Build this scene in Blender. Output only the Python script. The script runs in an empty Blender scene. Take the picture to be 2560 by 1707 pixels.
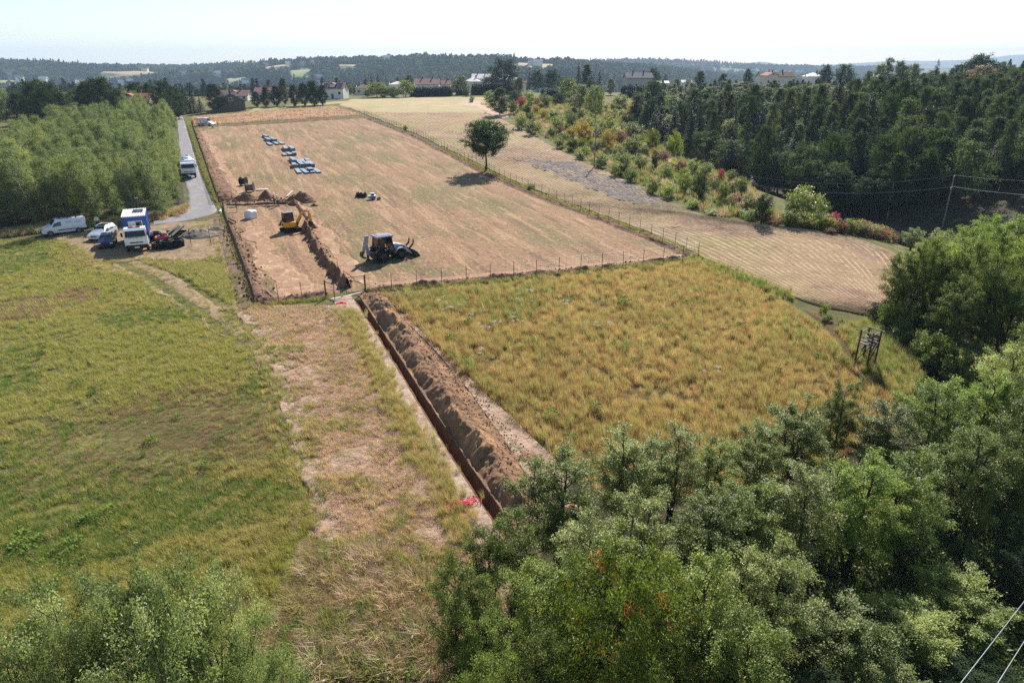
import bpy, math, random
import numpy as np
from mathutils import Vector, Matrix

random.seed(7)
RNG = np.random.default_rng(7)
SC = bpy.context.scene
COL = SC.collection
R = math.radians

# ---------------------------------------------------------------- camera
cam_d = bpy.data.cameras.new('camera')
cam_d.sensor_width = 36.0
cam_d.lens = 24.0
cam_d.clip_start = 0.5
cam_d.clip_end = 20000
cam = bpy.data.objects.new('camera', cam_d)
COL.objects.link(cam)
cam.location = (0, 0, 20)
cam.rotation_euler = (R(90 - 21.83), 0, 0)
SC.camera = cam

# ---------------------------------------------------------------- sky, sun, exposure
SUN_EL, SUN_AZ = 36.0, 14.0          # azimuth measured from +Y towards +X
wd = bpy.data.worlds.new('World')
SC.world = wd
wd.use_nodes = True
wn = wd.node_tree.nodes
sky = wn.new('ShaderNodeTexSky')
sky.sky_type = 'NISHITA'
sky.sun_disc = False
sky.sun_elevation = R(SUN_EL)
sky.sun_rotation = R(SUN_AZ)
sky.altitude = 250
sky.air_density = 1.15
sky.dust_density = 0.25
sky.ozone_density = 2.0
wd.node_tree.links.new(sky.outputs[0], wn['Background'].inputs[0])
wn['Background'].inputs[1].default_value = 0.07

sun_d = bpy.data.lights.new('sun', 'SUN')
sun_d.energy = 5.0
sun_d.angle = R(0.53)
sun_d.color = (1.0, 0.95, 0.88)
sun = bpy.data.objects.new('sun', sun_d)
COL.objects.link(sun)
_s = Vector((math.sin(R(SUN_AZ)) * math.cos(R(SUN_EL)), math.cos(R(SUN_AZ)) * math.cos(R(SUN_EL)), math.sin(R(SUN_EL))))
sun.rotation_euler = _s.to_track_quat('Z', 'Y').to_euler()
sun.location = (40, 120, 90)

SC.view_settings.view_transform = 'Standard'
SC.view_settings.look = 'None'
SC.view_settings.gamma = 1.0
SC.view_settings.exposure = 1.06
SC.view_settings.use_curve_mapping = False
SC.render.engine = 'CYCLES'
cy = SC.cycles
cy.max_bounces = 8
cy.diffuse_bounces = 4
cy.glossy_bounces = 2
cy.transmission_bounces = 5
cy.transparent_max_bounces = 6
cy.volume_bounces = 0
cy.caustics_reflective = False
cy.caustics_refractive = False
cy.sample_clamp_indirect = 4.0
cy.use_adaptive_sampling = True
cy.adaptive_threshold = 0.008
cy.use_denoising = False
try:
    cy.denoiser = 'OPENIMAGEDENOISE'
    cy.denoising_input_passes = 'RGB_ALBEDO_NORMAL'
except Exception:
    pass

# ---------------------------------------------------------------- terrain height (metres; camera stands above the origin)
_SY = np.array([-300, 0, 80, 120, 160, 200, 250, 300, 345, 400, 480, 620, 900, 1300, 2000, 20000], float)
_SZ = np.array([0, 0, 0.1, 1.0, 2.2, 3.5, 5.3, 6.7, 7.6, 7.0, 3.0, -12, -42, -46, -46, -46], float)
_ty = np.arange(-300, 4000, 4.0)
_tz = np.interp(_ty, _SY, _SZ)
_tz = np.convolve(np.pad(_tz, 8, mode='edge'), np.hanning(19)[1:-1] / np.hanning(19)[1:-1].sum(), 'valid')

def sstep(a, b, x):
    t = np.clip((x - a) / (b - a), 0, 1)
    return t * t * (3 - 2 * t)

def terrain(X, Y):
    X = np.asarray(X, float); Y = np.asarray(Y, float)
    z = np.interp(Y, _ty, _tz)
    fall = 1 - sstep(400, 700, Y)
    z = z + np.clip(0.018 * (X + 50), -1.6, 0.6) * sstep(100, 190, Y) * fall
    # wooded bank on the right-hand side of the ravine
    z = z + 8.5 * sstep(68, 150, X - 0.36 * np.maximum(Y - 120, 0) - 0.10 * np.minimum(Y - 120, 0)) * sstep(95, 230, Y) * fall
    # ravine with the stream
    xr = np.interp(Y, [-50, 20, 50, 90, 120, 165, 240, 320], [30, 32, 50, 66, 66, 56, 46, 42])
    A = np.interp(Y, [-50, 0, 20, 60, 100, 130, 165, 240, 330], [3, 4, 4.5, 4.5, 7, 8, 7, 3, 0])
    w = np.interp(Y, [-50, 20, 60, 110, 200], [17, 17, 16, 17, 18])
    z = z - A * np.exp(-((X - xr) / w) ** 2)
    # gentle undulation
    z = z + 0.10 * np.sin(X * 0.11 + 1.3) * np.sin(Y * 0.09 + 0.4) * fall
    return z

def Hz(x, y):
    return float(terrain(x, y))

# ---------------------------------------------------------------- helpers
def S(r, g, b):
    """sRGB 0..255 to linear rgba"""
    f = lambda c: (c / 255 / 12.92) if c <= 10 else ((c / 255 + 0.055) / 1.055) ** 2.4
    return (f(r), f(g), f(b), 1.0)

def _hash(ix, iy, seed):
    h = (ix.astype(np.int64) * 374761393 + iy.astype(np.int64) * 668265263 + seed * 982451653) & 0x7fffffff
    h = ((h ^ (h >> 13)) * 1274126177) & 0x7fffffff
    return ((h ^ (h >> 16)) & 0xffff) / 65535.0

def vnoise(x, y, seed=0):
    x = np.asarray(x, float); y = np.asarray(y, float)
    ix = np.floor(x); iy = np.floor(y); fx = x - ix; fy = y - iy
    fx = fx * fx * (3 - 2 * fx); fy = fy * fy * (3 - 2 * fy)
    a = _hash(ix, iy, seed); b = _hash(ix + 1, iy, seed); c = _hash(ix, iy + 1, seed); d = _hash(ix + 1, iy + 1, seed)
    return (a * (1 - fx) + b * fx) * (1 - fy) + (c * (1 - fx) + d * fx) * fy - 0.5

def fbm(x, y, seed=0, octaves=4):
    x = np.asarray(x, float); y = np.asarray(y, float)
    s = 0; a = 1.0
    for k in range(octaves):
        s = s + a * vnoise(x, y, seed + k * 17); x = x * 2.03; y = y * 2.03; a *= 0.5
    return s

def mesh(name, V, F, mat=None, smooth=False, tint=None, sharp=None):
    """V: (n,3); F: list of faces or int array (m,3|4)"""
    me = bpy.data.meshes.new(name)
    if isinstance(F, np.ndarray):
        k = F.shape[1]
        me.vertices.add(len(V)); me.vertices.foreach_set('co', np.asarray(V, np.float32).ravel())
        me.loops.add(F.size); me.loops.foreach_set('vertex_index', F.astype(np.int32).ravel())
        me.polygons.add(len(F)); me.polygons.foreach_set('loop_start', np.arange(0, F.size, k, dtype=np.int32))
        me.update(calc_edges=True)
    else:
        me.from_pydata([tuple(v) for v in V], [], F)
    if smooth:
        me.polygons.foreach_set('use_smooth', np.ones(len(me.polygons), bool))
        if sharp:
            me.set_sharp_from_angle(angle=R(sharp))
    if tint is not None:
        at = me.attributes.new('tint', 'FLOAT', 'FACE')
        at.data.foreach_set('value', np.asarray(tint, np.float32))
    if mat is not None:
        me.materials.append(mat)
    return me

def link(name, me, parent=None, loc=None, rz=None):
    o = bpy.data.objects.new(name, me)
    COL.objects.link(o)
    if parent is not None:
        o.parent = parent
    if loc is not None:
        o.location = loc
    if rz is not None:
        o.rotation_euler = (0, 0, rz)
    return o

def tag(o, label=None, cat=None, group=None, kind=None):
    if label: o['label'] = label
    if cat: o['category'] = cat
    if group: o['group'] = group
    if kind: o['kind'] = kind
    return o

def thing(name, label, cat, x, y, rz=0.0, group=None, z=None):
    o = bpy.data.objects.new(name, None)
    o.empty_display_size = 0.3
    COL.objects.link(o)
    o.location = (x, y, Hz(x, y) if z is None else z)
    o.rotation_euler = (0, 0, rz)
    return tag(o, label, cat, group)

def copy_tree(o, parent=None):
    c = o.copy()
    COL.objects.link(c)
    if parent is not None:
        c.parent = parent
    for ch in list(o.children):
        copy_tree(ch, c)
    return c

class MB:
    """collects simple shapes and links them as one mesh object"""
    def __init__(s): s.v = []; s.f = []
    def add(s, v, f, M=None):
        b = len(s.v)
        s.v += [tuple((M @ Vector(p)) if M is not None else p) for p in v]
        s.f += [tuple(i + b for i in q) for q in f]
        return s
    def box(s, c, d, M=None, taper=1.0, rz=0):
        x, y, z = d[0] / 2, d[1] / 2, d[2] / 2
        t = taper
        v = [(-x, -y, -z), (x, -y, -z), (x, y, -z), (-x, y, -z), (-x * t, -y * t, z), (x * t, -y * t, z), (x * t, y * t, z), (-x * t, y * t, z)]
        cs, sn = math.cos(rz), math.sin(rz)
        v = [(p[0] * cs - p[1] * sn + c[0], p[0] * sn + p[1] * cs + c[1], p[2] + c[2]) for p in v]
        return s.add(v, [(0, 3, 2, 1), (4, 5, 6, 7), (0, 1, 5, 4), (1, 2, 6, 5), (2, 3, 7, 6), (3, 0, 4, 7)], M)
    def bbox(s, c, d, b=0.03):
        """box with chamfered edges"""
        x, y, z = d[0] / 2, d[1] / 2, d[2] / 2
        rings = []
        for zz, k in ((-z, b), (-z + b, 0), (z - b, 0), (z, b)):
            X, Y = x - k, y - k
            cb = min(b, X * .8, Y * .8)
            rings.append([(X, -Y + cb, zz), (X, Y - cb, zz), (X - cb, Y, zz), (-X + cb, Y, zz), (-X, Y - cb, zz), (-X, -Y + cb, zz), (-X + cb, -Y, zz), (X - cb, -Y, zz)])
        v = [(p[0] + c[0], p[1] + c[1], p[2] + c[2]) for r in rings for p in r]
        f = [tuple(range(7, -1, -1)), tuple(range(24, 32))]
        for k in range(3):
            for i in range(8):
                j = (i + 1) % 8
                f.append((k * 8 + i, k * 8 + j, k * 8 + 8 + j, k * 8 + 8 + i))
        return s.add(v, f)
    def tube(s, pts, r, n=6, cap=True):
        pts = [Vector(p) for p in pts]
        rs = r if isinstance(r, (list, tuple)) else [r] * len(pts)
        v = []; f = []
        for i, p in enumerate(pts):
            t = (pts[min(i + 1, len(pts) - 1)] - pts[max(i - 1, 0)]).normalized()
            u = t.orthogonal().normalized() if i == 0 else (u - t * u.dot(t)).normalized()
            w = t.cross(u)
            for k in range(n):
                a = 2 * math.pi * k / n
                v.append(tuple(p + (u * math.cos(a) + w * math.sin(a)) * rs[i]))
        for i in range(len(pts) - 1):
            for k in range(n):
                j = (k + 1) % n
                f.append((i * n + k, i * n + j, i * n + n + j, i * n + n + k))
        if cap:
            f.append(tuple(range(n - 1, -1, -1))); f.append(tuple(range((len(pts) - 1) * n, len(pts) * n)))
        return s.add(v, f)
    def bar(s, a, b, w, h=None):
        """rectangular bar between two points"""
        a = Vector(a); b = Vector(b); h = h or w
        t = (b - a).normalized()
        u = t.cross(Vector((0, 0, 1)))
        u = u.normalized() if u.length > 1e-4 else Vector((1, 0, 0))
        q = u.cross(t)
        v = [tuple(p + u * i * w / 2 + q * j * h / 2) for p in (a, b) for i, j in ((-1, -1), (1, -1), (1, 1), (-1, 1))]
        return s.add(v, [(0, 1, 2, 3), (7, 6, 5, 4), (0, 4, 5, 1), (1, 5, 6, 2), (2, 6, 7, 3), (3, 7, 4, 0)])
    def prism(s, prof, y0, y1, axis='y', c=(0, 0, 0)):
        """profile in (x,z), extruded along y"""
        n = len(prof)
        if axis == 'y':
            v = [(p[0] + c[0], y0 + c[1], p[1] + c[2]) for p in prof] + [(p[0] + c[0], y1 + c[1], p[1] + c[2]) for p in prof]
        else:
            v = [(y0 + c[0], p[0] + c[1], p[1] + c[2]) for p in prof] + [(y1 + c[0], p[0] + c[1], p[1] + c[2]) for p in prof]
        f = [tuple(range(n)), tuple(range(2 * n - 1, n - 1, -1))] + [(i, i + n, (i + 1) % n + n, (i + 1) % n) for i in range(n)]
        return s.add(v, f)
    def lathe(s, prof, n=16, c=(0, 0, 0), axis='z'):
        v = []; f = []
        for r, h in prof:
            for k in range(n):
                a = 2 * math.pi * k / n
                p = (r * math.cos(a), r * math.sin(a), h)
                if axis == 'y': p = (p[0], p[2], p[1])
                if axis == 'x': p = (p[2], p[0], p[1])
                v.append((p[0] + c[0], p[1] + c[1], p[2] + c[2]))
        for i in range(len(prof) - 1):
            for k in range(n):
                j = (k + 1) % n
                f.append((i * n + k, i * n + j, i * n + n + j, i * n + n + k))
        f.append(tuple(range(n - 1, -1, -1))); f.append(tuple(range((len(prof) - 1) * n, len(prof) * n)))
        return s.add(v, f)
    def torus(s, c, R_, r, n=20, m=8, tilt=None):
        v = []; f = []
        for i in range(n):
            a = 2 * math.pi * i / n
            for k in range(m):
                b = 2 * math.pi * k / m
                v.append(((R_ + r * math.cos(b)) * math.cos(a), (R_ + r * math.cos(b)) * math.sin(a), r * math.sin(b)))
        for i in range(n):
            for k in range(m):
                f.append((i * m + k, ((i + 1) % n) * m + k, ((i + 1) % n) * m + (k + 1) % m, i * m + (k + 1) % m))
        M = Matrix.Translation(c)
        if tilt is not None: M = M @ tilt.to_matrix().to_4x4()
        return s.add(v, f, M)
    def build(s, name, mat, parent=None, smooth=False, sharp=35, loc=None, rz=None):
        me = mesh(name, s.v, s.f, mat, smooth, None, sharp if smooth else None)
        return link(name, me, parent, loc, rz)

# ---------------------------------------------------------------- node helpers
class NT:
    def __init__(s, nt): s.t = nt; s.n = nt.nodes; s.l = nt.links
    def node(s, typ, **kw):
        n = s.n.new(typ)
        for k, v in kw.items():
            if k.startswith('i_'):
                key = k[2:].replace('_', ' ')
                sock = n.inputs[int(key)] if key.isdigit() else n.inputs[key]
                s.put(sock, v)
            else:
                setattr(n, k, v)
        return n
    def put(s, sock, v):
        if hasattr(v, 'is_output'): s.l.new(v, sock)
        else: sock.default_value = v
    def mix(s, fac, a, b, blend='MIX'):
        n = s.node('ShaderNodeMix', data_type='RGBA', blend_type=blend)
        s.put(n.inputs[0], fac); s.put(n.inputs[6], a); s.put(n.inputs[7], b)
        return n.outputs[2]
    def math(s, op, a, b=0.0, c=None):
        n = s.node('ShaderNodeMath', operation=op)
        s.put(n.inputs[0], a); s.put(n.inputs[1], b)
        if c is not None: s.put(n.inputs[2], c)
        return n.outputs[0]
    def rng(s, v, a, b, c=0.0, d=1.0):
        n = s.node('ShaderNodeMapRange', interpolation_type='SMOOTHSTEP')
        for i, x in enumerate((v, a, b, c, d)): s.put(n.inputs[i], x)
        return n.outputs[0]
    def pos(s, scale=(1, 1, 1), rz=0.0, obj=False):
        src = s.node('ShaderNodeTexCoord').outputs['Object'] if obj else s.node('ShaderNodeNewGeometry').outputs['Position']
        m0 = s.node('ShaderNodeVectorRotate', rotation_type='Z_AXIS')
        s.l.new(src, m0.inputs['Vector']); m0.inputs['Angle'].default_value = rz
        m = s.node('ShaderNodeVectorMath', operation='MULTIPLY')
        s.l.new(m0.outputs[0], m.inputs[0]); m.inputs[1].default_value = scale
        return m.outputs[0]
    def noise(s, vec, scale, detail=4.0, rough=0.55, dist=0.0):
        n = s.node('ShaderNodeTexNoise')
        s.put(n.inputs['Vector'], vec); n.inputs['Scale'].default_value = scale
        n.inputs['Detail'].default_value = detail; n.inputs['Roughness'].default_value = rough
        n.inputs['Distortion'].default_value = dist
        return n.outputs[0]

def newmat(name):
    m = bpy.data.materials.new(name); m.use_nodes = True
    return m, NT(m.node_tree), m.node_tree.nodes['Principled BSDF']

def paint(name, col, rough=0.5, spec=0.5, metal=0.0, coat=0.0, var=0.12, vs=3.0, dirt=None, bump=0.0, bs=40):
    """plain surface with slight uneven colour; dirt = (colour, amount) for wear"""
    m, t, b = newmat(name)
    p = t.pos(obj=True)
    n = t.noise(p, vs, 5)
    dark = tuple(c * (1 - var * 1.6) for c in col[:3]) + (1,); lite = tuple(min(1, c * (1 + var)) for c in col[:3]) + (1,)
    c = t.mix(t.rng(n, .3, .7), dark, lite)
    if dirt:
        n2 = t.noise(p, vs * 2.3, 6, .65)
        c = t.mix(t.rng(n2, .5, .75, 0, dirt[1]), c, dirt[0])
    t.put(b.inputs['Base Color'], c)
    b.inputs['Roughness'].default_value = rough
    b.inputs['Specular IOR Level'].default_value = spec
    b.inputs['Metallic'].default_value = metal
    b.inputs['Coat Weight'].default_value = coat
    if bump:
        bn = t.node('ShaderNodeBump', i_Strength=bump, i_Distance=0.02)
        t.put(bn.inputs['Height'], t.noise(p, bs, 4))
        t.put(b.inputs['Normal'], bn.outputs[0])
    return m

def leafmat(name, a, b_, c=None, rough=0.42, spec=0.35, trans=0.38, patch=0.25, var=0.35, cthr=(.55, .7), tt=(1.2, 1.25, .62, 1)):
    """a..b_ by leaf, c in patches; light passes through the blade"""
    m, t, b = newmat(name)
    tint = t.node('ShaderNodeAttribute', attribute_name='tint').outputs['Fac']
    oi = t.node('ShaderNodeObjectInfo').outputs['Random']
    col = t.mix(tint, a, b_)
    p = t.pos()
    if c is not None:
        f = t.rng(t.math('ADD', t.noise(p, patch, 3), t.math('MULTIPLY', t.math('SUBTRACT', oi, .5), .12)), cthr[0], cthr[1])
        col = t.mix(t.math('MULTIPLY', f, t.math('ADD', t.math('MULTIPLY', tint, .5), .5)), col, c)
    k = t.math('ADD', t.math('MULTIPLY', oi, var), 1 - var / 2)
    vm = t.node('ShaderNodeVectorMath', operation='SCALE'); t.put(vm.inputs[0], col); t.put(vm.inputs['Scale'], k)
    col = vm.outputs[0]
    t.put(b.inputs['Base Color'], col)
    b.inputs['Roughness'].default_value = rough
    b.inputs['Specular IOR Level'].default_value = spec
    tr = t.node('ShaderNodeBsdfTranslucent')
    t.put(tr.inputs[0], t.mix(1.0, col, tt, 'MULTIPLY'))
    mx = t.node('ShaderNodeMixShader'); mx.inputs[0].default_value = trans
    t.l.new(b.outputs[0], mx.inputs[1]); t.l.new(tr.outputs[0], mx.inputs[2])
    t.l.new(mx.outputs[0], t.n['Material Output'].inputs[0])
    return m

def groundmat(name, base, layers, bump=0.5, bscale=3.0, rough=0.95, bdist=0.12, bstretch=(1, 1, 1), brz=0.0):
    """layers: (colour, noise scale, (sx,sy,sz), rz, lo, hi, strength)"""
    m, t, b = newmat(name)
    col = base
    for (c, sc, st, rz, lo, hi, k) in layers:
        f = t.rng(t.noise(t.pos(st, rz), sc, 5, .6), lo, hi, 0, k)
        col = t.mix(f, col, c)
    t.put(b.inputs['Base Color'], col)
    b.inputs['Roughness'].default_value = rough
    b.inputs['Specular IOR Level'].default_value = 0.1
    if bump:
        h = t.noise(t.pos(bstretch, brz), bscale, 7, .68)
        bn = t.node('ShaderNodeBump', i_Strength=bump, i_Distance=bdist)
        t.put(bn.inputs['Height'], h); t.put(b.inputs['Normal'], bn.outputs[0])
    return m

# ---------------------------------------------------------------- polylines and draped sheets
def resample(pts, n):
    p = np.array(pts, float); d = np.r_[0, np.cumsum(np.hypot(*np.diff(p, axis=0).T))]
    s = np.linspace(0, d[-1], n)
    return np.c_[np.interp(s, d, p[:, 0]), np.interp(s, d, p[:, 1])]

def smooth_line(pts, k=3):
    p = np.array(pts, float)
    for _ in range(k):
        q = np.empty((2 * len(p) - 2, 2)); q[0::2] = p[:-1] * .75 + p[1:] * .25; q[1::2] = p[:-1] * .25 + p[1:] * .75
        p = np.vstack([p[:1], q, p[-1:]])
    return p

def sheet(name, A, B, nu, nv, off, mat, rag=0.0, hfun=None, seed=1, smooth=True, label=None, cat='ground', kind='structure', end_rag=0.0):
    """surface draped on the terrain between polylines A and B; its rim dips under the ground"""
    a = resample(smooth_line(A), nu); b = resample(smooth_line(B), nu)
    v = np.linspace(0, 1, nv)
    X = a[:, None, 0] * (1 - v) + b[:, None, 0] * v; Y = a[:, None, 1] * (1 - v) + b[:, None, 1] * v
    U = np.linspace(0, 1, nu)[:, None] + 0 * X; Vv = v[None, :] + 0 * X
    if rag:
        d = b - a; L = np.maximum(np.hypot(d[:, 0], d[:, 1]), .01)
        w = ((1 - Vv) ** 8)[..., None] * (d / L[:, None])[:, None, :]
        na = fbm(a[:, 0] * .35, a[:, 1] * .35, seed, 4) * rag * 2; nb = fbm(b[:, 0] * .35, b[:, 1] * .35, seed + 5, 4) * rag * 2
        X = X + ((1 - Vv) ** 6) * na[:, None] * (d[:, 0] / L)[:, None] + (Vv ** 6) * nb[:, None] * (d[:, 0] / L)[:, None]
        Y = Y + ((1 - Vv) ** 6) * na[:, None] * (d[:, 1] / L)[:, None] + (Vv ** 6) * nb[:, None] * (d[:, 1] / L)[:, None]
    if end_rag:
        da = a[1] - a[0]; da /= np.hypot(*da); e = fbm(X[0] * .3, Y[0] * .3, seed + 9) * end_rag * 2
        w = (1 - U) ** 10
        X = X + w * e[None, :] * da[0]; Y = Y + w * e[None, :] * da[1]
    Z = terrain(X, Y) + off
    if hfun is not None: Z = Z + hfun(U, Vv, X, Y)
    Z[0, :] -= off + .25; Z[-1, :] -= off + .25; Z[:, 0] -= off + .25; Z[:, -1] -= off + .25
    idx = np.arange(nu * nv).reshape(nu, nv)
    F = np.stack([idx[:-1, :-1], idx[1:, :-1], idx[1:, 1:], idx[:-1, 1:]], -1).reshape(-1, 4)
    # face up
    p0, p1, p3 = (X.ravel()[F[len(F) // 2, k]] + 1j * Y.ravel()[F[len(F) // 2, k]] for k in (0, 1, 3))
    if ((p1 - p0).conjugate() * (p3 - p0)).imag < 0: F = F[:, ::-1]
    o = link(name, mesh(name, np.c_[X.ravel(), Y.ravel(), Z.ravel()], np.ascontiguousarray(F), mat, smooth))
    return tag(o, label, cat, None, kind)

def in_poly(px, py, poly):
    inside = np.zeros(len(px), bool); n = len(poly); j = n - 1
    for i in range(n):
        xi, yi = poly[i]; xj, yj = poly[j]
        c = ((yi > py) != (yj > py)) & (px < (xj - xi) * (py - yi) / (yj - yi + 1e-12) + xi)
        inside ^= c; j = i
    return inside

def rand_in_poly(poly, n, rng=RNG):
    p = np.array(poly); lo = p.min(0); hi = p.max(0); out = np.empty((0, 2))
    while len(out) < n:
        q = rng.uniform(lo, hi, (n * 2, 2)); out = np.vstack([out, q[in_poly(q[:, 0], q[:, 1], poly)]])
    return out[:n]

def dist_poly(px, py, line):
    """distance of points to a polyline, with side (+ on its left)"""
    best = np.full(len(px), 1e9); side = np.zeros(len(px))
    for (x0, y0), (x1, y1) in zip(line[:-1], line[1:]):
        dx, dy = x1 - x0, y1 - y0; L2 = dx * dx + dy * dy + 1e-12
        t = np.clip(((px - x0) * dx + (py - y0) * dy) / L2, 0, 1)
        d = np.hypot(px - x0 - t * dx, py - y0 - t * dy); m = d < best
        best[m] = d[m]; side[m] = np.sign((dx * (py - y0) - dy * (px - x0)))[m]
    return best, side

# ---------------------------------------------------------------- scatter of small plants (one object, many instances)
def scatter(name, pts, rot, scl, idx, protos, label, cat, kind='stuff'):
    me = bpy.data.meshes.new(name)
    me.vertices.add(len(pts)); me.vertices.foreach_set('co', np.asarray(pts, np.float32).ravel())
    a = me.attributes.new('rot', 'FLOAT_VECTOR', 'POINT'); a.data.foreach_set('vector', np.asarray(rot, np.float32).ravel())
    s3 = np.asarray(scl, np.float32)
    if s3.ndim == 1: s3 = np.repeat(s3[:, None], 3, 1)
    a = me.attributes.new('scl', 'FLOAT_VECTOR', 'POINT'); a.data.foreach_set('vector', np.ascontiguousarray(s3).ravel())
    a = me.attributes.new('idx', 'INT', 'POINT'); a.data.foreach_set('value', np.asarray(idx, np.int32))
    coll = bpy.data.collections.new(name + '_kinds')
    for p in protos: coll.objects.link(p)
    ng = bpy.data.node_groups.new(name, 'GeometryNodeTree')
    ng.interface.new_socket('Geometry', in_out='INPUT', socket_type='NodeSocketGeometry')
    ng.interface.new_socket('Geometry', in_out='OUTPUT', socket_type='NodeSocketGeometry')
    gi = ng.nodes.new('NodeGroupInput'); go = ng.nodes.new('NodeGroupOutput')
    ci = ng.nodes.new('GeometryNodeCollectionInfo'); ci.inputs[0].default_value = coll
    ci.inputs['Separate Children'].default_value = True; ci.inputs['Reset Children'].default_value = True
    ip = ng.nodes.new('GeometryNodeInstanceOnPoints'); ip.inputs['Pick Instance'].default_value = True
    def attr(nm, dt):
        q = ng.nodes.new('GeometryNodeInputNamedAttribute'); q.data_type = dt; q.inputs[0].default_value = nm
        return q.outputs[0]
    ng.links.new(gi.outputs[0], ip.inputs['Points']); ng.links.new(ci.outputs[0], ip.inputs['Instance'])
    ng.links.new(attr('idx', 'INT'), ip.inputs['Instance Index'])
    ng.links.new(attr('rot', 'FLOAT_VECTOR'), ip.inputs['Rotation'])
    ng.links.new(attr('scl', 'FLOAT_VECTOR'), ip.inputs['Scale'])
    ng.links.new(ip.outputs[0], go.inputs[0])
    o = link(name, me)
    md = o.modifiers.new('scatter', 'NODES'); md.node_group = ng
    return tag(o, label, cat, None, kind)

# ---------------------------------------------------------------- plants
def leaf_mesh(name, C, AX, NR, L, W, tint, mat, fold=0.25, simple=False):
    """one small blade per row: base, left, tip, right with a raised fold along the midrib"""
    AX = AX / np.maximum(np.linalg.norm(AX, axis=1, keepdims=True), 1e-6)
    SD = np.cross(NR, AX); SD = SD / np.maximum(np.linalg.norm(SD, axis=1, keepdims=True), 1e-6)
    N2 = np.cross(AX, SD)
    L = L[:, None]; W = W[:, None]
    v0 = C - AX * L * .5; v2 = C + AX * L * .5
    up = N2 * W * fold
    v1 = C - AX * L * .06 + SD * W * .5 + up; v3 = C - AX * L * .06 - SD * W * .5 + up
    V = np.stack([v0, v1, v2, v3], 1).reshape(-1, 3)
    n = len(C); i = np.arange(n) * 4
    F = np.empty((2 * n, 3), np.int64)
    F[0::2] = np.stack([i, i + 2, i + 1], 1); F[1::2] = np.stack([i, i + 3, i + 2], 1)
    return mesh(name, V, F, mat, False, np.repeat(tint, 2))

SHAPES = {
    'oval': lambda t: np.sin(np.pi * np.clip(.12 + .86 * t, 0, 1)) ** .65,
    'dome': lambda t: np.sqrt(np.clip(1 - t ** 2.2, 0, 1)),
    'cone': lambda t: np.clip(1.02 - t, 0, 1) ** .85,
    'birch': lambda t: (np.clip(t * 3.2, 0, 1) ** .6) * np.clip(1.03 - t, 0, 1) ** .62,
    'col': lambda t: (np.clip(t * 4, 0, 1) ** .5) * np.clip(1.02 - t, 0, 1) ** .4,
}

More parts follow.
